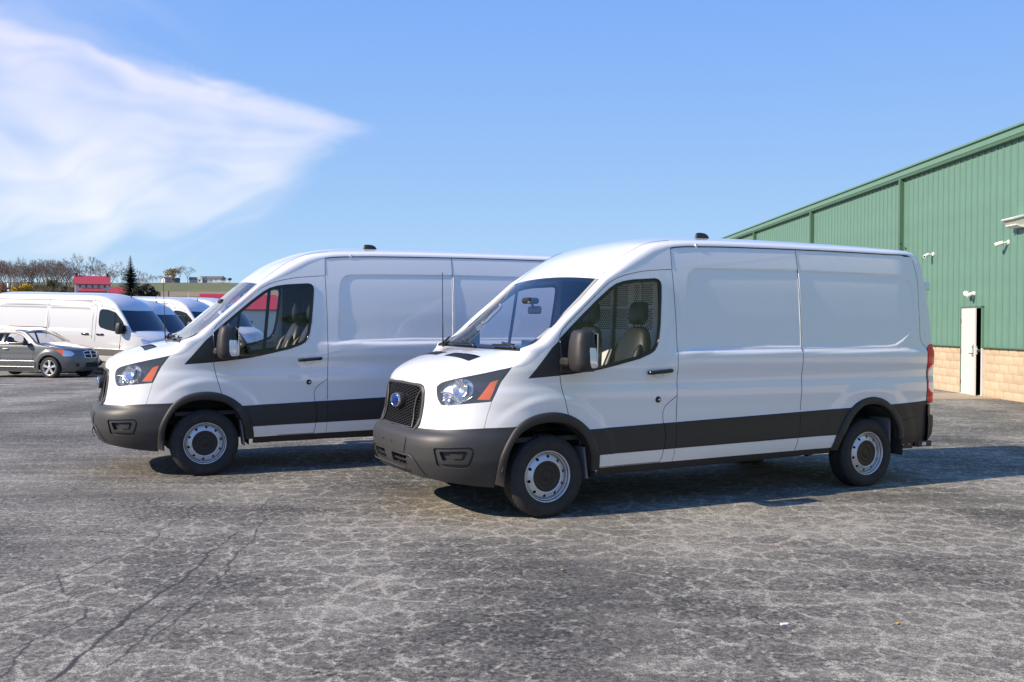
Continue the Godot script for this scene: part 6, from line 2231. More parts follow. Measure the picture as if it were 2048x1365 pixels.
func build_hatchback() -> void:
	var root := thing("hatchback_car", "dark grey hatchback car with five-spoke wheels parked before the white delivery vans", "car")
	var b := Body.new()
	b.zb = baked([0.2, 0.35, 0.6, 0.8, 0.95, 1.05, 1.2, 1.4, 1.5], [0.80, 0.845, 0.868, 0.873, 0.86, 0.835, 0.765, 0.655, 0.59], 0, 0.005, 420)
	b.xb = baked([0.2, 0.35, 0.5, 0.65, 0.8, 0.9, 1.0], [-0.78, -0.87, -0.90, -0.88, -0.83, -0.76, -0.6], 0, 0.005, 420)
	b.pb = baked([0.3, 1.3], [2.7, 2.5], 0, 0.005, 420)
	b.xa = 0.2
	b.cen = Vector3(1.3, 0.7, 0)
	b.detail = func(x: float, y: float) -> float:
		var z := 0.0
		for ax: float in [0.0, 2.635]:
			var rr := Vector2(x, y).distance_to(Vector2(ax, 0.33))
			if rr < 0.62: z += 0.030 * (1.0 - ramp(0.50, 0.56, rr))
		if x > 0.5 and x < 2.2: z += 0.010 * (ramp(0.32, 0.35, y) - ramp(0.52, 0.545, y)) - 0.012 * ramp(0.60, 0.75, y) * (1.0 - ramp(0.85, 0.98, y))
		return z
	b.rear_x = func(y: float) -> float: return table([0.3, 0.7, 1.0, 1.2, 1.4], [3.18, 3.16, 3.06, 2.96, 2.76], y)
	b.bottom = func(x: float) -> float: return table([-0.9, 0.3, 0.5, 2.2, 2.4, 3.2], [0.22, 0.20, 0.19, 0.19, 0.22, 0.28], x)
	var hood := dense([[-0.80, 0.875, -0.64, 0.845, 0.52, 3, 2.4], [-0.70, 0.935, -0.45, 0.905, 0.68, 3, 2.2], [-0.35, 1.02, -0.1, 0.985, 0.745, 3, 2.0], [0.08, 1.085, 0.25, 1.035, 0.775, 3, 2.0], [0.36, 1.13, 0.46, 1.08, 0.765, 3, 2.0]], 0.07)
	var glass := dense([[0.36, 1.13, 0.46, 1.08, 0.765, 2, 2], [0.70, 1.345, 0.76, 1.285, 0.69, 2, 2], [1.02, 1.50, 1.07, 1.45, 0.61, 2, 2]], 0.07)
	var roof := dense([[1.02, 1.50, 1.07, 1.45, 0.61, 2, 2], [1.5, 1.553, 1.5, 1.493, 0.585, 2, 2], [2.2, 1.55, 2.2, 1.485, 0.575, 2, 2], [2.85, 1.48, 2.8, 1.42, 0.57, 2, 2], [3.0, 1.38, 2.95, 1.34, 0.60, 2, 2]], 0.1)
	var rear := dense([[3.0, 1.38, 2.95, 1.34, 0.60, 2, 2], [3.25, 1.08, 3.18, 1.08, 0.68, 2, 2], [3.36, 0.75, 3.28, 0.75, 0.76, 2, 2], [3.40, 0.35, 3.32, 0.35, 0.75, 2, 2]], 0.1)
	var sd := dense([[-0.45, 0.905, 0.68, -0.42, 0.90, 0, 0], [-0.1, 0.985, 0.745, -0.03, 0.955, 0, 0], [0.25, 1.035, 0.775, 0.36, 1.0, 0, 0], [0.46, 1.08, 0.765, 0.60, 1.045, 0, 0.01], [0.76, 1.285, 0.69, 0.88, 1.225, 0, 0.02], [1.07, 1.45, 0.61, 1.16, 1.392, 0, 0.01], [1.5, 1.493, 0.585, 1.5, 1.437, 0, -0.01], [2.2, 1.485, 0.575, 2.2, 1.427, 0, -0.01], [2.8, 1.42, 0.57, 2.72, 1.37, 0, 0], [2.95, 1.34, 0.60, 2.88, 1.27, 0, 0], [3.18, 1.08, 0.68, 3.05, 1.03, 0, 0], [3.28, 0.75, 0.76, 3.15, 0.72, 0, 0], [3.32, 0.35, 0.75, 3.18, 0.35, 0, 0]], 0.06)
	var nose := PackedVector2Array([Vector2(0, 0.875)])
	for r: PackedFloat32Array in hood:
		if r[2] < -0.44: nose.push_back(Vector2(b.angle_of(r[2], r[3], r[4]), r[3]))
	var tops := PackedVector2Array()
	for r: PackedFloat32Array in sd:
		if r[3] < b.xa: nose.push_back(Vector2(b.angle_of(r[3], r[4], b.side(r[3], r[4])), r[4] + 0.004))
		elif r[3] < 2.75: tops.push_back(Vector2(r[3], r[4] + 0.004))
	nose.push_back(Vector2(PI / 2, tops[0].y))
	tops.push_back(Vector2(2.9, 1.28)); tops.push_back(Vector2(3.05, 1.04)); tops.push_back(Vector2(3.18, 0.75))
	var w := b.wrap(nose, tops, 3.18, 30, 70, 30)
	for x: float in [0.0, 2.635]: w = cut_out(w, circle(Vector2(x, 0.335), 0.395))
	var c := cut(w, rounded(V2([-0.66, 0.69, -0.70, 0.78, -0.60, 0.855, -0.33, 0.90, -0.22, 0.875, -0.34, 0.80, -0.44, 0.69]), 0.02), 0, 0.0, 1)
	var lamp: MB = c[0]
	c = cut(c[1], V2([-0.33, 0.16, 0.66, 0.16, 0.66, 0.10, -0.3, 0.1]), 0, 0.0, 0)
	w = c[1]
	c = cut(w, V2([-0.3, 0.62, -0.3, 0.84, 0.3, 0.84, 0.27, 0.66, 0.24, 0.62]), 1, 0.0, 1)
	var grille := MB.new()
	for i in range(0, c[0].v.size(), 3):
		(grille if c[0].v[i].x < -0.4 else c[1]).t(c[0].v[i], c[0].v[i + 1], c[0].v[i + 2], c[0].n[i], c[0].n[i + 1], c[0].n[i + 2])
	w = c[1]
	var win := rounded(V2([0.70, 1.045, 0.84, 1.17, 1.02, 1.285, 1.19, 1.362, 1.47, 1.402, 1.80, 1.408, 2.2, 1.395, 2.55, 1.345, 2.70, 1.27, 2.72, 1.12, 2.55, 1.06, 1.8, 1.035, 1.0, 1.028]), 0.03)
	c = cut(w, win, 0, 0.0, 1)
	w = c[1]
	var op: MB = c[0]
	b.refine(w); b.refine(op)
	c = cut(op, V2([0.6, 0.9, 0.6, 1.2, 0.86, 1.2, 0.88, 0.9]), 0, 0.0, 1)
	var sail: MB = c[0]
	c = cut(c[1], win, 0, -0.014, 1)
	var frame: MB = c[1]
	var k := cut(c[0], V2([1.74, 0.9, 1.72, 1.5, 1.80, 1.5, 1.83, 0.9]), 0, 0.0, 1)
	frame.add(k[0])
	both(root, "body_side", w, M.car_grey)
	for y: float in [0.347, 0.535]:
		var st := MB.new()
		st.add(seam(b, V2([0.56, y, 1.0, y, 1.5, y, 2.1, y]), 0.011))
		both(root, "side_strip", st, M.steel)
	both(root, "window_frame", frame, M.black_gloss)
	both(root, "mirror_mount", sail, M.black_plastic)
	both(root, "window_pane", k[1].moved(Vector3(0, 0, -0.004)), M.tint_glass)
	c = cut(lamp, V2([-0.45, 0.6, -0.44, 0.72, -0.40, 0.95, -0.1, 0.95, -0.1, 0.6]), 0, 0.0, 1)
	for s in 2:
		var h := put("headlight", (c[1] if s == 0 else c[1].mirrored()).mesh(), M.lamp_silver, root)
		put("amber_reflector", (c[0] if s == 0 else c[0].mirrored()).mesh(), M.amber, h)
	var gg := MB.new()
	gg.add(grille); gg.add(grille.mirrored())
	var gp := put("grille", gg.mesh(), M.gap_black, root)
	gg = MB.new()
	var ring := PackedVector3Array()
	for q: Array in [[-0.27, 0.64], [-0.30, 0.82], [-0.15, 0.845], [0.0, 0.85], [0.15, 0.845], [0.30, 0.82], [0.27, 0.64], [0.14, 0.625], [0.0, 0.622], [-0.14, 0.625], [-0.27, 0.64]]: ring.push_back(Vector3(front_x(b, q[0], q[1]) - 0.006, q[1], q[0]))
	gg.tube(ring, 0.016, 0.016, 6)
	gg.tube(PackedVector3Array([Vector3(front_x(b, 0, 0.845) - 0.008, 0.845, 0), Vector3(front_x(b, 0, 0.63) - 0.008, 0.63, 0)]), 0.022, 0.016, 6)
	ring = PackedVector3Array()
	for i in 7: ring.push_back(Vector3(front_x(b, lerpf(-0.28, 0.28, i / 6.0), 0.74) - 0.008, 0.745, lerpf(-0.28, 0.28, i / 6.0)))
	gg.tube(ring, 0.015, 0.015, 6)
	put("chrome_bars", gg.mesh(), M.chrome, gp)
	var o := MB.new()
	o.net(b.shell(hood, 22), b.cen)
	put("hood", o.mesh(), M.car_grey, root)
	o = MB.new()
	o.net(b.shell(glass, 20), b.cen)
	put("windscreen", o.mesh(), M.screen_glass, root)
	o = MB.new()
	o.net(b.shell(roof, 16), b.cen)
	put("roof", o.mesh(), M.car_grey, root)
	o = MB.new()
	o.net(b.shell(rear, 16), b.cen)
	put("tailgate", o.mesh(), M.car_grey, root)
	o = MB.new()
	o.net(b.shoulder(sd, 6), b.cen)
	both(root, "pillar", o, M.car_grey)
	o = MB.new()
	o.add(seam(b, V2([0.66, 0.24, 0.60, 0.5, 0.58, 0.8, 0.62, 1.02]), 0.004)); o.add(seam(b, V2([1.76, 0.22, 1.78, 0.6, 1.77, 1.03]), 0.004))
	both(root, "shut_line", o, M.gap_black)
	o = MB.new()
	o.tube(V3([1.52, 0.90, b.side(1.52, 0.9), 1.53, 0.905, b.side(1.52, 0.9) + 0.03, 1.68, 0.905, b.side(1.6, 0.9) + 0.03, 1.70, 0.90, b.side(1.7, 0.9)]), 0.017, 0.017, 8)
	both(root, "handle", o, M.steel)
	o = soft_box([[1.02, 0.80, 0.95, 0.02, 0.04], [1.03, 0.80, 0.95, 0.06, 0.09], [1.10, 0.80, 0.96, 0.07, 0.10], [1.165, 0.80, 0.96, 0.05, 0.085], [1.175, 0.80, 0.96, 0.02, 0.04]], 18, 2.6)
	o.box(Vector3(0.78, 1.05, 0.86), Vector3(0.08, 0.05, 0.10))
	both(root, "wing_mirror", o, M.black_plastic)
	o = MB.new()
	o.lathe(V2([0.0, 0.02, 0.05, 0.018, 0.06, 0.0]), 18, Transform3D(Basis(Vector3.UP, -PI / 2 + 0.5), Vector3(front_x(b, 0.52, 0.42) - 0.005, 0.42, 0.52)))
	both(root, "fog_lamp", o, M.black_gloss)
	o = MB.new()
	o.box(Vector3(front_x(b, 0.0, 0.42) - 0.003, 0.42, 0), Vector3(0.03, 0.14, 0.50), Transform3D(), 0.01)
	put("air_intake", o.mesh(), M.gap_black, root)
	o = MB.new()
	o.box(Vector3(1.3, 0.32, 0), Vector3(3.6, 0.16, 1.3))
	put("chassis", o.mesh(), M.dark_metal, root)
	for z: float in [0.36, -0.36]:
		o = soft_box([[0.5, 1.72, z, 0.07, 0.22], [0.8, 1.78, z, 0.08, 0.23], [1.05, 1.84, z, 0.06, 0.19], [1.08, 1.85, z, 0.03, 0.1]], 16, 3)
		var sp := put("seat", o.mesh(), M.leather_black, root)
		o = soft_box([[1.10, 1.86, z, 0.02, 0.06], [1.12, 1.86, z, 0.045, 0.11], [1.24, 1.87, z, 0.045, 0.11], [1.28, 1.87, z, 0.02, 0.06]], 16, 2.6)
		put("head_rest", o.mesh(), M.leather_black, sp)
	o = MB.new()
	o.box(Vector3(0.55, 0.95, 0), Vector3(0.45, 0.16, 1.3), Transform3D(), 0.04)
	put("dashboard", o.mesh(), M.cab_dark, root)
	var W := alloy(0.336, 0.215, 5, 0.235, M.alloy_silver)
	for q: Array in [[0.0, 1.0], [2.635, 1.0], [0.0, -1.0], [2.635, -1.0]]: wheel_parts(root, Vector3(q[0], 0.330, 0.765 * q[1]), q[1], W)
	# its right side faces us
	var yaw := atan2(0.2402, -0.9707)
	root.transform = Transform3D(Basis(Vector3.UP, yaw) * Basis(Vector3.BACK, 0.004), Vector3(-14.4694 + 0.2402 * 0.87, -0.095, -30.5751 - 0.9707 * 0.87))


# ---------------------------------------------------------------- farm, wood and hill beyond the lot
# where a full-size pixel column meets the ground at a distance
func far_at(u: float, d: float) -> Vector3:
	var x := (u - 1024.0) / 1960.0 * d
	return Vector3(x, hill_y(x, -d), -d)


func leaf_quads(o: MB, c: Vector3, r: Vector3, n: int, size: float, rg: RandomNumberGenerator) -> void:
	for i in n:
		var d := Vector3(rg.randfn(), rg.randfn(), rg.randfn()).normalized()
		var p := c + d * r * pow(rg.randf(), 0.4)
		var a := Vector3(rg.randfn(), rg.randfn(), rg.randfn()).normalized()
		var b := a.cross(Vector3(rg.randfn(), rg.randfn(), rg.randfn())).normalized()
		var s := size * rg.randf_range(0.6, 1.3)
		var m := (d * 0.6 + a.cross(b) * (1.0 if a.cross(b).dot(d) > 0 else -1.0)).normalized()
		o.t(p - a * s, p + b * s * 0.8, p + a * s, m, m, m)
		o.t(p - a * s, p + a * s, p - b * s * 0.8, m, m, m)


func limb(tr: MB, tw: MB, ends: Array, p: Vector3, d: Vector3, len_: float, r: float, depth: int, rg: RandomNumberGenerator, spread: float) -> void:
	var q := p + d * len_ * 0.5 + Vector3(rg.randfn(), rg.randfn(), rg.randfn()) * len_ * 0.05
	var e := p + d * len_ + Vector3(rg.randfn(), rg.randfn() * 0.5, rg.randfn()) * len_ * 0.08
	(tr if depth >= 4 else tw).tube(PackedVector3Array([p, q, e]), r, r * 0.62, 5 if depth >= 4 else 3, false)
	if depth == 0:
		ends.push_back(e)
		for i in 4:
			var v := (d + Vector3(rg.randfn(), rg.randfn() + 0.4, rg.randfn()) * 0.55).normalized() * len_ * rg.randf_range(0.6, 1.1)
			var s := v.cross(Vector3(rg.randfn(), rg.randfn(), rg.randfn())).normalized() * 0.022
			var m := s.cross(v).normalized()
			tw.t(p + s, p - s, p + v, m, m, m)
			tw.t(q + s, q - s, q + v * 0.8, m, m, m)
		return
	var k := 3 if depth > 2 else 2 + (rg.randi() & 1)
	var spin := rg.randf() * TAU
	for i in k:
		var a := spin + TAU * i / k + rg.randf_range(-0.4, 0.4)
		var side := d.cross(Vector3.UP if absf(d.y) < 0.9 else Vector3.RIGHT).normalized()
		var w := side.rotated(d, a)
		var nd := (d * rg.randf_range(0.75, 1.15) + w * spread * rg.randf_range(0.6, 1.2) + Vector3(0, 0.16, 0)).normalized()
		var start := p.lerp(e, rg.randf_range(0.72, 1.0)) if i else e
		limb(tr, tw, ends, start, nd, len_ * rg.randf_range(0.62, 0.86), r * 0.6, depth - 1, rg, spread)


func grow(h: float, sd: int, spread: float, trunk_share := 0.30, depth := 5) -> Array:
	# [trunk mesh builder, twigs, ends] about h tall
	var rg := RandomNumberGenerator.new()
	rg.seed = sd
	var tr := MB.new()
	var tw := MB.new()
	var ends := []
	limb(tr, tw, ends, Vector3(0, -0.4, 0), Vector3(rg.randfn() * 0.04, 1, rg.randfn() * 0.04).normalized(), h * trunk_share, h * 0.020, depth, rg, spread)
	var top := 0.1
	for e: Vector3 in ends: top = maxf(top, e.y)
	var s := h / top
	for o: MB in [tr, tw]:
		for i in o.v.size(): o.v[i] *= s
	for i in ends.size(): ends[i] *= s
	return [tr, tw, ends]


func leafy(called: String, h: float, width: float, n: int, size: float, sd: int, m: Material, bark: Material, lobes := 9, low := 0.16) -> Node3D:
	var rg := RandomNumberGenerator.new()
	rg.seed = sd
	var root := Node3D.new()
	root.name = numbered(called)
	add_child(root, true)
	var g := grow(h * 0.9, sd, 0.75, 0.22, 4)
	g[0].add(g[1])
	put("trunk", g[0].mesh(), bark, root)
	var o := MB.new()
	for i in lobes:
		var a := TAU * i / lobes + rg.randf()
		var yy := h * rg.randf_range(low + 0.14, 0.86)
		var f := sqrt(maxf(0.05, 1.0 - pow((yy / h - 0.48) / 0.56, 2.0)))
		var rr := width * 0.5 * f * rg.randf_range(0.35, 0.75)
		leaf_quads(o, Vector3(cos(a) * rr, yy, sin(a) * rr), Vector3(width * 0.24, h * 0.15, width * 0.24) * rg.randf_range(0.75, 1.25), n / lobes, size, rg)
	put("crown", o.mesh(), m, root)
	return root


func bush_mesh(sd: int, n: int, w: float, h: float, leaf: float) -> ArrayMesh:
	var rg := RandomNumberGenerator.new()
	rg.seed = sd
	var o := MB.new()
	for i in n:
		var a := rg.randf() * TAU
		var rr := sqrt(rg.randf()) * w * 0.5
		var p := Vector3(cos(a) * rr * 0.5, 0, sin(a) * rr * 0.5)
		var top := Vector3(cos(a) * rr, h * (1.0 - 0.5 * rr / (w * 0.5)) * rg.randf_range(0.5, 1.1), sin(a) * rr)
		var s := (top - p).cross(Vector3(rg.randfn(), rg.randfn(), rg.randfn())).normalized() * 0.035
		var m := Vector3(cos(a), 0.6, sin(a)).normalized()
		o.t(p + s, p - s, top, m, m, m)
		if leaf > 0.0: leaf_quads(o, p.lerp(top, rg.randf_range(0.5, 1.0)), Vector3(0.3, 0.3, 0.3), 2, leaf, rg)
	return o.mesh()


func gable_house(root: Node3D, w: float, d: float, h: float, rise: float, wall: Material, roof: Material, ridge_along_x := true, over := 0.35) -> void:
	# walls as one shell with gable ends, roof as two slabs
	var o := MB.new()
	if ridge_along_x:
		o.slab(V2([-d * 0.5, -2.0, d * 0.5, -2.0, d * 0.5, h, 0, h + rise, -d * 0.5, h]), -w * 0.5, w * 0.5, Transform3D(Basis(Vector3.UP, PI / 2), Vector3.ZERO))
	else:
		o.slab(V2([-w * 0.5, -2.0, w * 0.5, -2.0, w * 0.5, h, 0, h + rise, -w * 0.5, h]), -d * 0.5, d * 0.5)
	put("wall", o.mesh(), wall, root)
	o = MB.new()
	var half := (d if ridge_along_x else w) * 0.5
	var ln := (w if ridge_along_x else d) * 0.5 + over
	var sl := rise / half
	var q := V2([-half - over, h - over * sl + 0.04, 0, h + rise + 0.04, half + over, h - over * sl + 0.04, half + over, h - over * sl + 0.22, 0, h + rise + 0.24, -half - over, h - over * sl + 0.22])
	o.slab(q, -ln, ln, Transform3D(Basis(Vector3.UP, PI / 2), Vector3.ZERO) if ridge_along_x else Transform3D())
	put("roof", o.mesh(), roof, root)


func house_window(root: Node3D, p: Vector3, w: float, h: float, k: int) -> void:
	var o := MB.new()
	o.box(p + Vector3(0, 0, 0.03), Vector3(w + 0.16, h + 0.16, 0.06))
	var f := put("window", o.mesh(), M.door_white, root)
	o = MB.new()
	o.box(p + Vector3(0, h * 0.25 + 0.01, 0.055), Vector3(w, h * 0.5 - 0.05, 0.04))
	put("pane", o.mesh(), M.pane_dark, f)
	o = MB.new()
	o.box(p + Vector3(0, -h * 0.25 - 0.01, 0.055), Vector3(w, h * 0.5 - 0.05, 0.04))
	put("pane", o.mesh(), M.pane_dark, f)


func build_country() -> void:
	mat("pane_dark", 0.05, 0.055, 0.06, 0.1)
	var red := tex_mat("roof_red", Color(0.42, 0.055, 0.060), 0.5, 0.10, 0.03, 0.4, 81)
	var white := tex_mat("siding_white", Color(0.56, 0.565, 0.57), 0.7, 0.06, 0.03, 0.4, 83)
	var shingle := tex_mat("shingle_grey", Color(0.12, 0.115, 0.11), 0.9, 0.2, 0.03, 0.4, 85)
	var brick := tex_mat("chimney_brick", Color(0.10, 0.06, 0.05), 0.9, 0.2, 0.03, 1.0, 87)
	var bark := tex_mat("bark_grey", Color(0.220, 0.190, 0.158), 0.95, 0.3, 0.03, 0.5, 91)
	var twig := mat("twig_grey", 0.215, 0.180, 0.150, 0.95)
	var twig2 := mat("twig_brown", 0.165, 0.128, 0.098, 0.95)
	var needles := tex_mat("needles", Color(0.022, 0.036, 0.022), 0.85, 0.45, 0.02, 0.25, 93)
	var holly := tex_mat("leaf_dark", Color(0.030, 0.036, 0.016), 0.85, 0.5, 0.02, 0.25, 94)
	var gold := tex_mat("leaf_gold", Color(0.48, 0.29, 0.015), 0.8, 0.4, 0.02, 0.3, 95)
	var rustl := tex_mat("leaf_rust", Color(0.24, 0.085, 0.028), 0.85, 0.4, 0.02, 0.3, 96)
	var tan_ := tex_mat("leaf_tan", Color(0.34, 0.245, 0.085), 0.85, 0.35, 0.02, 0.3, 97)
	var olive := tex_mat("leaf_olive", Color(0.095, 0.090, 0.034), 0.9, 0.4, 0.02, 0.3, 98)
	var brown := tex_mat("brush_brown", Color(0.088, 0.066, 0.050), 0.95, 0.4, 0.02, 0.3, 99)

	# --- farmhouse: two storeys, red roof, porch, low wing
	var hp := far_at(184, 292)
	var fh := thing("farmhouse", "white two-storey farmhouse with red roof, red porch roof and two chimneys", "house")
	fh.position = hp
	fh.rotation.y = 0.43
	var base := 0.1
	gable_house(fh, 9.3, 6.6, 5.55, 2.3, white, red)
	for x: float in [-4.2, 4.25]:
		var o := MB.new()
		o.box(Vector3(x, 7.75, 0), Vector3(0.62, 2.1, 0.75))
		o.box(Vector3(x, 8.78, 0), Vector3(0.74, 0.14, 0.87))
		put("chimney", o.mesh(), brick, fh)
	for i in 5: house_window(fh, Vector3(-3.35 + i * 1.68, 4.95, 3.3), 0.62, 0.92, i)
	for i in 5:
		if i != 2: house_window(fh, Vector3(-3.35 + i * 1.68, 1.55, 3.3), 0.70, 1.3, i)
	var o := MB.new()
	o.box(Vector3(0, 1.15, 3.33), Vector3(0.95, 2.1, 0.08))
	put("door", o.mesh(), M.pane_dark, fh)
	var porch := MB.new()
	porch.net([V3([-4.05, 3.4, 5.4, 4.05, 3.4, 5.4]), V3([-2.6, 4.35, 3.32, 2.6, 4.35, 3.32])], Vector3(0, 0, 3))
	porch.net([V3([-4.05, 3.4, 5.4, -2.6, 4.35, 3.32]), V3([-4.05, 3.4, 3.32, -2.6, 4.35, 3.32])], Vector3(0, 0, 3))
	porch.net([V3([4.05, 3.4, 5.4, 2.6, 4.35, 3.32]), V3([4.05, 3.4, 3.32, 2.6, 4.35, 3.32])], Vector3(0, 0, 3))
	porch.box(Vector3(0, 3.33, 4.36), Vector3(8.1, 0.12, 2.08))
	var pr := put("porch_roof", porch.mesh(), red, fh)
	for i in 6:
		o = MB.new()
		o.box(Vector3(-3.9 + i * 1.56, 1.65, 5.25), Vector3(0.14, 3.3, 0.14))
		put("post", o.mesh(), white, pr)
	o = MB.new()
	o.box(Vector3(0, 0.0, 4.4), Vector3(8.1, 0.25, 2.1)); 
	put("porch_floor", o.mesh(), white, fh)
	var wing := thing("farmhouse_wing", "low white wing with red roof joined to the farmhouse, behind the tall spruce", "house")
	wing.transform = fh.transform * Transform3D(Basis(), Vector3(8.2, 0, 3.6))
	gable_house(wing, 6.4, 6.0, 2.6, 2.0, white, red)
	for i in 2: house_window(wing, Vector3(-1.4 + i * 2.6, 1.5, 3.0), 0.7, 1.1, i)

	# --- barn near the lot
	var barn := thing("barn", "low barn with bright red metal roof and white gable end", "barn")
	barn.position = Vector3((418.0 - 1024.0) / 1960.0 * 130.0 + 3.6, 0.45, -131)
	barn.rotation.y = 0.48
	gable_house(barn, 9.6, 6.5, 3.0, 1.85, white, tex_mat("barn_red", Color(0.42, 0.030, 0.034), 0.45, 0.06, 0.03, 0.4, 89), true, 0.25)
	o = MB.new()
	o.box(Vector3(-4.85, 1.2, 0), Vector3(0.1, 2.4, 2.2))
	put("door", o.mesh(), M.door_white, barn)

	# --- houses on the ridge
	var gp := far_at(336, 690)
	var ga := thing("ridge_garage", "small white garage with dark roof on the ridge beside the yellow-leaved tree", "garage")
	ga.position = gp
	ga.rotation.y = 0.85
	gable_house(ga, 7.5, 4.6, 2.6, 1.3, white, shingle)
	var sh := thing("ridge_shed", "low dark shed with one red post on the ridge beside the small white garage", "shed")
	sh.position = far_at(351, 688)
	gable_house(sh, 4.4, 4.5, 2.0, 1.2, tex_mat("shed_blue", Color(0.16, 0.17, 0.21), 0.8, 0.2, 0.03, 0.4, 88), shingle)
	o = MB.new()
	o.box(Vector3(-2.0, 1.0, 2.3), Vector3(0.5, 2.2, 0.1))
	put("red_door", o.mesh(), red, sh)
	var s2 := thing("ridge_outhouse", "small white garage on the ridge just left of the long ranch house", "garage")
	s2.position = far_at(386, 692)
	s2.rotation.y = 0.5
	gable_house(s2, 4.6, 4.0, 2.1, 1.5, white, shingle)
	var rn := thing("ranch_house", "long low ranch house with grey roof and pale gable front on the ridge", "house")
	rn.position = far_at(425, 690)
	rn.rotation.y = -0.12
	gable_house(rn, 15.5, 7.0, 2.6, 1.7, tex_mat("siding_blue", Color(0.30, 0.36, 0.42), 0.8, 0.1, 0.03, 0.4, 86), shingle)
	var gf := MB.new()
	gf.slab(V2([-1.9, -1.5, 1.9, -1.5, 1.9, 3.0, 0.0, 4.6, -1.9, 3.0]), 3.3, 5.2, Transform3D(Basis(), Vector3(-7.2, 0, 0)))
	put("gable_front", gf.mesh(), white, rn)
	for i in 3: house_window(rn, Vector3(-3.0 + i * 3.4, 1.5, 3.5), 1.2, 1.1, i)
	o = MB.new()
	o.box(Vector3(-7.2, 1.1, 5.22), Vector3(1.1, 1.4, 0.08))
	put("window", o.mesh(), M.pane_dark, rn)
	var fence := thing("white_fence", "low white board fence on the ridge in front of the ranch house", "fence")
	var fa := far_at(427, 684)
	var fb := far_at(460, 682)
	for i in 7:
		o = MB.new()
		var p := fa.lerp(fb, i / 6.0)
		o.box(Vector3(p.x, hill_y(p.x, p.z) + 0.6, p.z), Vector3(0.25, 1.6, 0.25))
		put("post", o.mesh(), white, fence)
	for y: float in [0.45, 0.9, 1.3]:
		o = MB.new()
		o.tube(PackedVector3Array([Vector3(fa.x, hill_y(fa.x, fa.z) + y, fa.z + 0.15), Vector3(fb.x, hill_y(fb.x, fb.z) + y, fb.z + 0.15)]), 0.17, 0.17, 4)
		put("board", o.mesh(), white, fence)

	# --- utility pole
	var pole := thing("utility_pole", "thin grey utility pole with white boxes at the left edge of the view", "pole")
	pole.position = far_at(20.5, 200)
	var ph := 11.0 - pole.position.y
	o = MB.new()
	o.tube(PackedVector3Array([Vector3(0, -0.5, 0), Vector3(0, ph, 0)]), 0.16, 0.11, 8)
	put("pole_shaft", o.mesh(), bark, pole)
	o = MB.new()
	o.lathe(V2([0.0, 0.45, 0.25, 0.42, 0.27, -0.4, 0.0, -0.45]), 12, Transform3D(Basis(Vector3.RIGHT, -PI / 2), Vector3(-0.35, ph - 1.7, 0.1)))
	put("transformer", o.mesh(), M.enamel_white, pole)
	o = MB.new()
	o.box(Vector3(-0.3, ph - 2.7, 0.1), Vector3(0.4, 0.35, 0.4))
	put("lamp", o.mesh(), M.enamel_white, pole)

	# --- the bare wood on the left hill
	var kinds: Array[Node3D] = []
	for i in 5:
		var g := grow(12.5 + i * 0.4, 100 + i * 7, [0.45, 0.58, 0.40, 0.70, 0.5][i], [0.42, 0.36, 0.46, 0.30, 0.40][i])
		var t := Node3D.new()
		t.name = numbered("bare_tree")
		add_child(t, true)
		put("trunk", g[0].mesh(), bark, t)
		put("crown", g[1].mesh(), twig if i % 2 == 0 else twig2, t)
		kinds.push_back(t)
	var rg := RandomNumberGenerator.new()
	rg.seed = 31
	var used := [false, false, false, false, false]
	var plant := func(k: int, u: float, d: float, s: float, label: String, group: String) -> void:
		var t: Node3D = kinds[k]
		if used[k]: t = copy(t, label)
		used[k] = true
		t.set_meta("label", label)
		t.set_meta("category", "tree")
		if group: t.set_meta("group", group)
		elif t.has_meta("group"): t.remove_meta("group")
		t.position = far_at(u, d)
		t.rotation.y = rg.randf() * TAU
		t.scale = Vector3(1, rg.randf_range(0.92, 1.08), 1) * s
	var nth := ["leftmost", "second", "third", "fourth", "fifth", "sixth", "seventh", "eighth", "ninth", "tenth", "eleventh", "twelfth", "thirteenth", "fourteenth", "fifteenth", "sixteenth", "rightmost"]
	for row in 3:
		for i in 17:
			var u := -14.0 + i * 9.6 + row * 3.0 + rg.randf_range(-3.2, 3.2)
			var k := rg.randi() % 5
			var hue: String = "grey" if k % 2 == 0 else "brown"
			var from: String = " from the left" if i > 0 and i < 16 else ""
			plant.call(k, u, 405.0 + row * 22.0 + rg.randf_range(-8, 8), rg.randf_range(0.80, 1.06), "bare %s tree, %s%s in the left wood's %s rank" % [hue, nth[i], from, ["front", "middle", "back"][row]], "bare trees of the left wood")
	plant.call(3, 171.0, 400.0, 1.22, "tallest bare tree, rising behind the left chimney of the farmhouse", "")
	plant.call(3, 219.0, 392.0, 1.06, "broad bare tree behind the right chimney of the farmhouse", "")
	plant.call(1, 204.0, 420.0, 0.98, "bare tree behind the middle of the farmhouse roof", "")
	plant.call(1, 240.0, 400.0, 0.90, "bare tree just left of the tall spruce, seen through its edge", "")
	plant.call(0, 287.0, 300.0, 0.66, "thin open bare tree right of the spruce, above the round dark bush", "")
	plant.call(2, 277.0, 330.0, 0.75, "slim bare tree right behind the spruce", "")
	plant.call(3, 374.5, 684.0, 0.86, "round-headed bare tree on the ridge left of the ranch house", "")
	plant.call(4, 359.5, 688.0, 0.80, "half-bare tree on the ridge between the yellow-leaved tree and the round bare tree", "")
	for i in 5: plant.call(rg.randi() % 5, 300.0 + i * 5.0, 720.0, 0.45, "small bare tree, %s%s in the skyline thicket left of the ridge garage" % [nth[i] if i < 4 else "rightmost", " from the left" if i > 0 and i < 4 else ""], "thicket on the skyline")
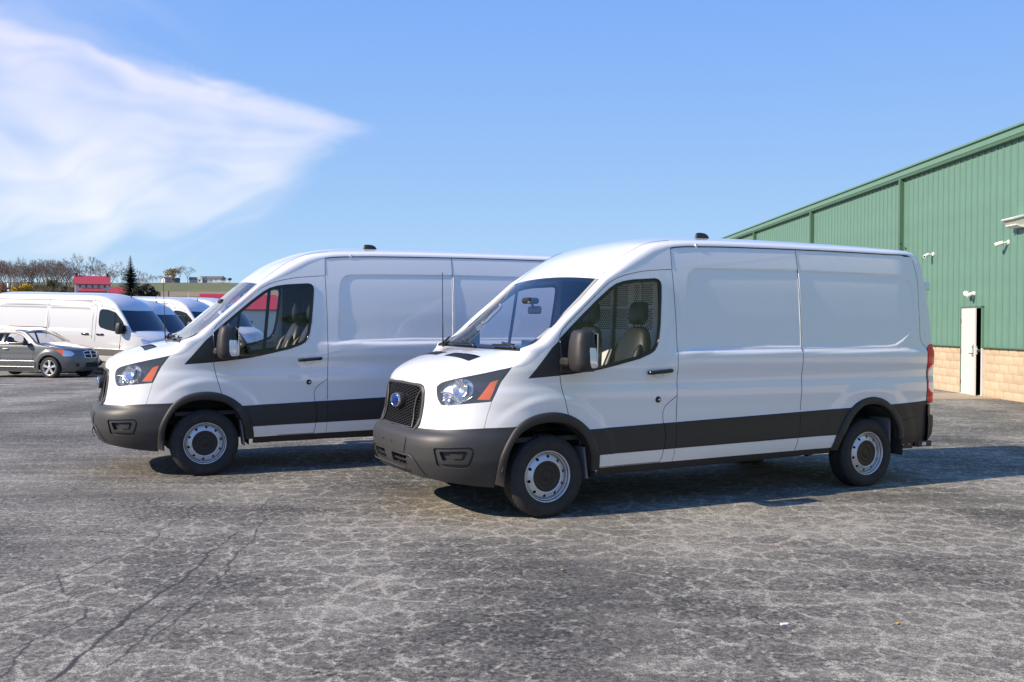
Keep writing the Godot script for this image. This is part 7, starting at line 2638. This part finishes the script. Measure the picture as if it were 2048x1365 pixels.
	# undergrowth: one mass of brush under the trees
	for q: Array in [["undergrowth", twig2, 0.0, 230, 5], ["undergrowth", brown, 0.12, 260, 6], ["undergrowth", olive, 0.14, 70, 8]]:
		var mm := MultiMesh.new()
		mm.transform_format = MultiMesh.TRANSFORM_3D
		mm.mesh = bush_mesh(q[4], 90, 4.6, 4.2, q[2])
		mm.instance_count = q[3]
		for i in q[3]:
			var u := rg.randf_range(-30, 150) if rg.randf() < 0.8 else rg.randf_range(150, 262)
			var d := rg.randf_range(352, 440)
			if u > 148: d = rg.randf_range(395, 430)
			var p := far_at(u, d)
			mm.set_instance_transform(i, Transform3D(Basis(Vector3.UP, rg.randf() * TAU).scaled(Vector3.ONE * rg.randf_range(0.6, 1.25)), p - Vector3(0, 0.2, 0)))
		var mi := MultiMeshInstance3D.new()
		mi.name = numbered(q[0])
		mi.multimesh = mm
		mi.material_override = q[1]
		add_child(mi, true)
		mi.set_meta("kind", "stuff")
		mi.set_meta("label", "tangled brown undergrowth below the bare trees on the left hill")
		mi.set_meta("category", "undergrowth")
	# trees with leaves
	for q: Array in [
		["golden_tree", 46, 262, 7.0, 5.8, 2200, 0.20, 201, gold, "round bright yellow tree in front of the bare wood, left of the farmhouse"],
		["rust_tree", 165.5, 388, 8.8, 4.6, 700, 0.22, 203, rustl, "small rust-orange tree behind the left half of the farmhouse roof"],
		["olive_tree", 106, 345, 7.6, 5.6, 900, 0.22, 205, olive, "dull olive round tree left of the farmhouse, the larger of two"],
		["olive_tree", 122, 330, 6.2, 5.2, 800, 0.22, 206, olive, "olive green leafy tree nearest the farmhouse's left wall"],
		["rust_bush", 10, 350, 5.2, 4.0, 500, 0.22, 207, rustl, "rusty brown leafy bush at the left edge below the bare wood"],
		["dark_bush", 289, 272, 6.6, 6.2, 4200, 0.22, 209, holly, "round dark green leafy tree at the right foot of the tall spruce"],
		["yellow_tree", 344, 684, 11.5, 11.0, 1500, 0.36, 211, tan_, "yellow-leaved tree on the ridge over the small white garage"],
		["ridge_tree", 459.5, 684, 4.0, 2.6, 300, 0.25, 213, holly, "small dark round tree on the ridge at the right end of the white fence"],
		["ridge_bush", 447, 700, 4.2, 4.4, 200, 0.25, 215, tan_, "low pale bush on the ridge behind the right end of the ranch house"]]:
		var t := leafy(q[0], q[3], q[4], q[5], q[6], q[7], q[8], bark)
		t.position = far_at(q[1], q[2])
		tag(t, q[9], "bush" if str(q[0]).ends_with("bush") and q[3] < 5.5 else "tree")
	# the spruce
	var sp := thing("spruce_tree", "tall dark spruce beside the farmhouse wing, highest tree on the left", "tree")
	sp.position = far_at(260.5, 280)
	var H := 21.1 - sp.position.y
	o = MB.new()
	o.tube(PackedVector3Array([Vector3(0, -0.5, 0), Vector3(0.05, H * 0.5, 0), Vector3(0, H, 0)]), 0.26, 0.03, 7)
	put("trunk", o.mesh(), bark, sp)
	o = MB.new()
	rg.seed = 77
	for w in 40:
		var f := w / 39.0
		var y := lerpf(1.3, H - 0.2, pow(f, 0.95))
		var reach := 3.7 * pow(1.0 - f, 0.80) * (0.8 + 0.2 * ramp(0.0, 0.15, f)) + 0.16
		reach *= rg.randf_range(0.85, 1.12)
		var k := 10 if f < 0.6 else 7
		for i in k:
			var a := TAU * i / k + w * 0.77 + rg.randf_range(-0.25, 0.25)
			var r := reach * rg.randf_range(0.42, 1.22)
			var dir := Vector3(cos(a), 0, sin(a))
			var tip := Vector3(0, y - r * 0.16, 0) + dir * r
			var root_ := Vector3(0, y, 0)
			for j in 11:
				var s := (j + 0.6) / 11.0
				var p := root_.lerp(tip, s) + Vector3(0, -0.16 * sin(s * PI) * r, 0)
				var wd := lerpf(0.50, 0.24, s) * clampf(r * 0.6, 0.35, 1.0)
				var sd := dir.cross(Vector3.UP)
				for sg: float in [-1.0, 1.0]:
					var e := p + (dir * 0.35 + sd * sg * 0.9 + Vector3(0, -0.6 * rg.randf_range(0.3, 1.5), 0)).normalized() * wd * rg.randf_range(0.9, 1.7)
					var m := (Vector3.UP + dir * 0.5 + Vector3(rg.randfn(), 0, rg.randfn()) * 0.3).normalized()
					o.t(p - dir * wd * 0.5, p + dir * wd * 0.5, e, m, m, m)
	put("crown", o.mesh(), needles, sp)
	# posts in the meadow
	var pc := 0
	for q: Array in [[376.5, 330.0, 2.2, 0.1, "slim pale post in the meadow left of the red-roofed barn"], [318.5, 360.0, 2.0, 0.3, "short dark post in the meadow right of the round dark tree"], [337.0, 350.0, 2.4, 0.16, "thin post in the meadow between the dark post and the barn"]]:
		o = MB.new()
		o.box(Vector3(0, q[2] * 0.5 - 0.2, 0), Vector3(q[3] * 2.0, q[2], q[3] * 2.0))
		var n := put("meadow_post", o.mesh(), white if pc == 0 else brown)
		n.position = far_at(q[0], q[1])
		tag(n, q[4], "post")
		pc += 1
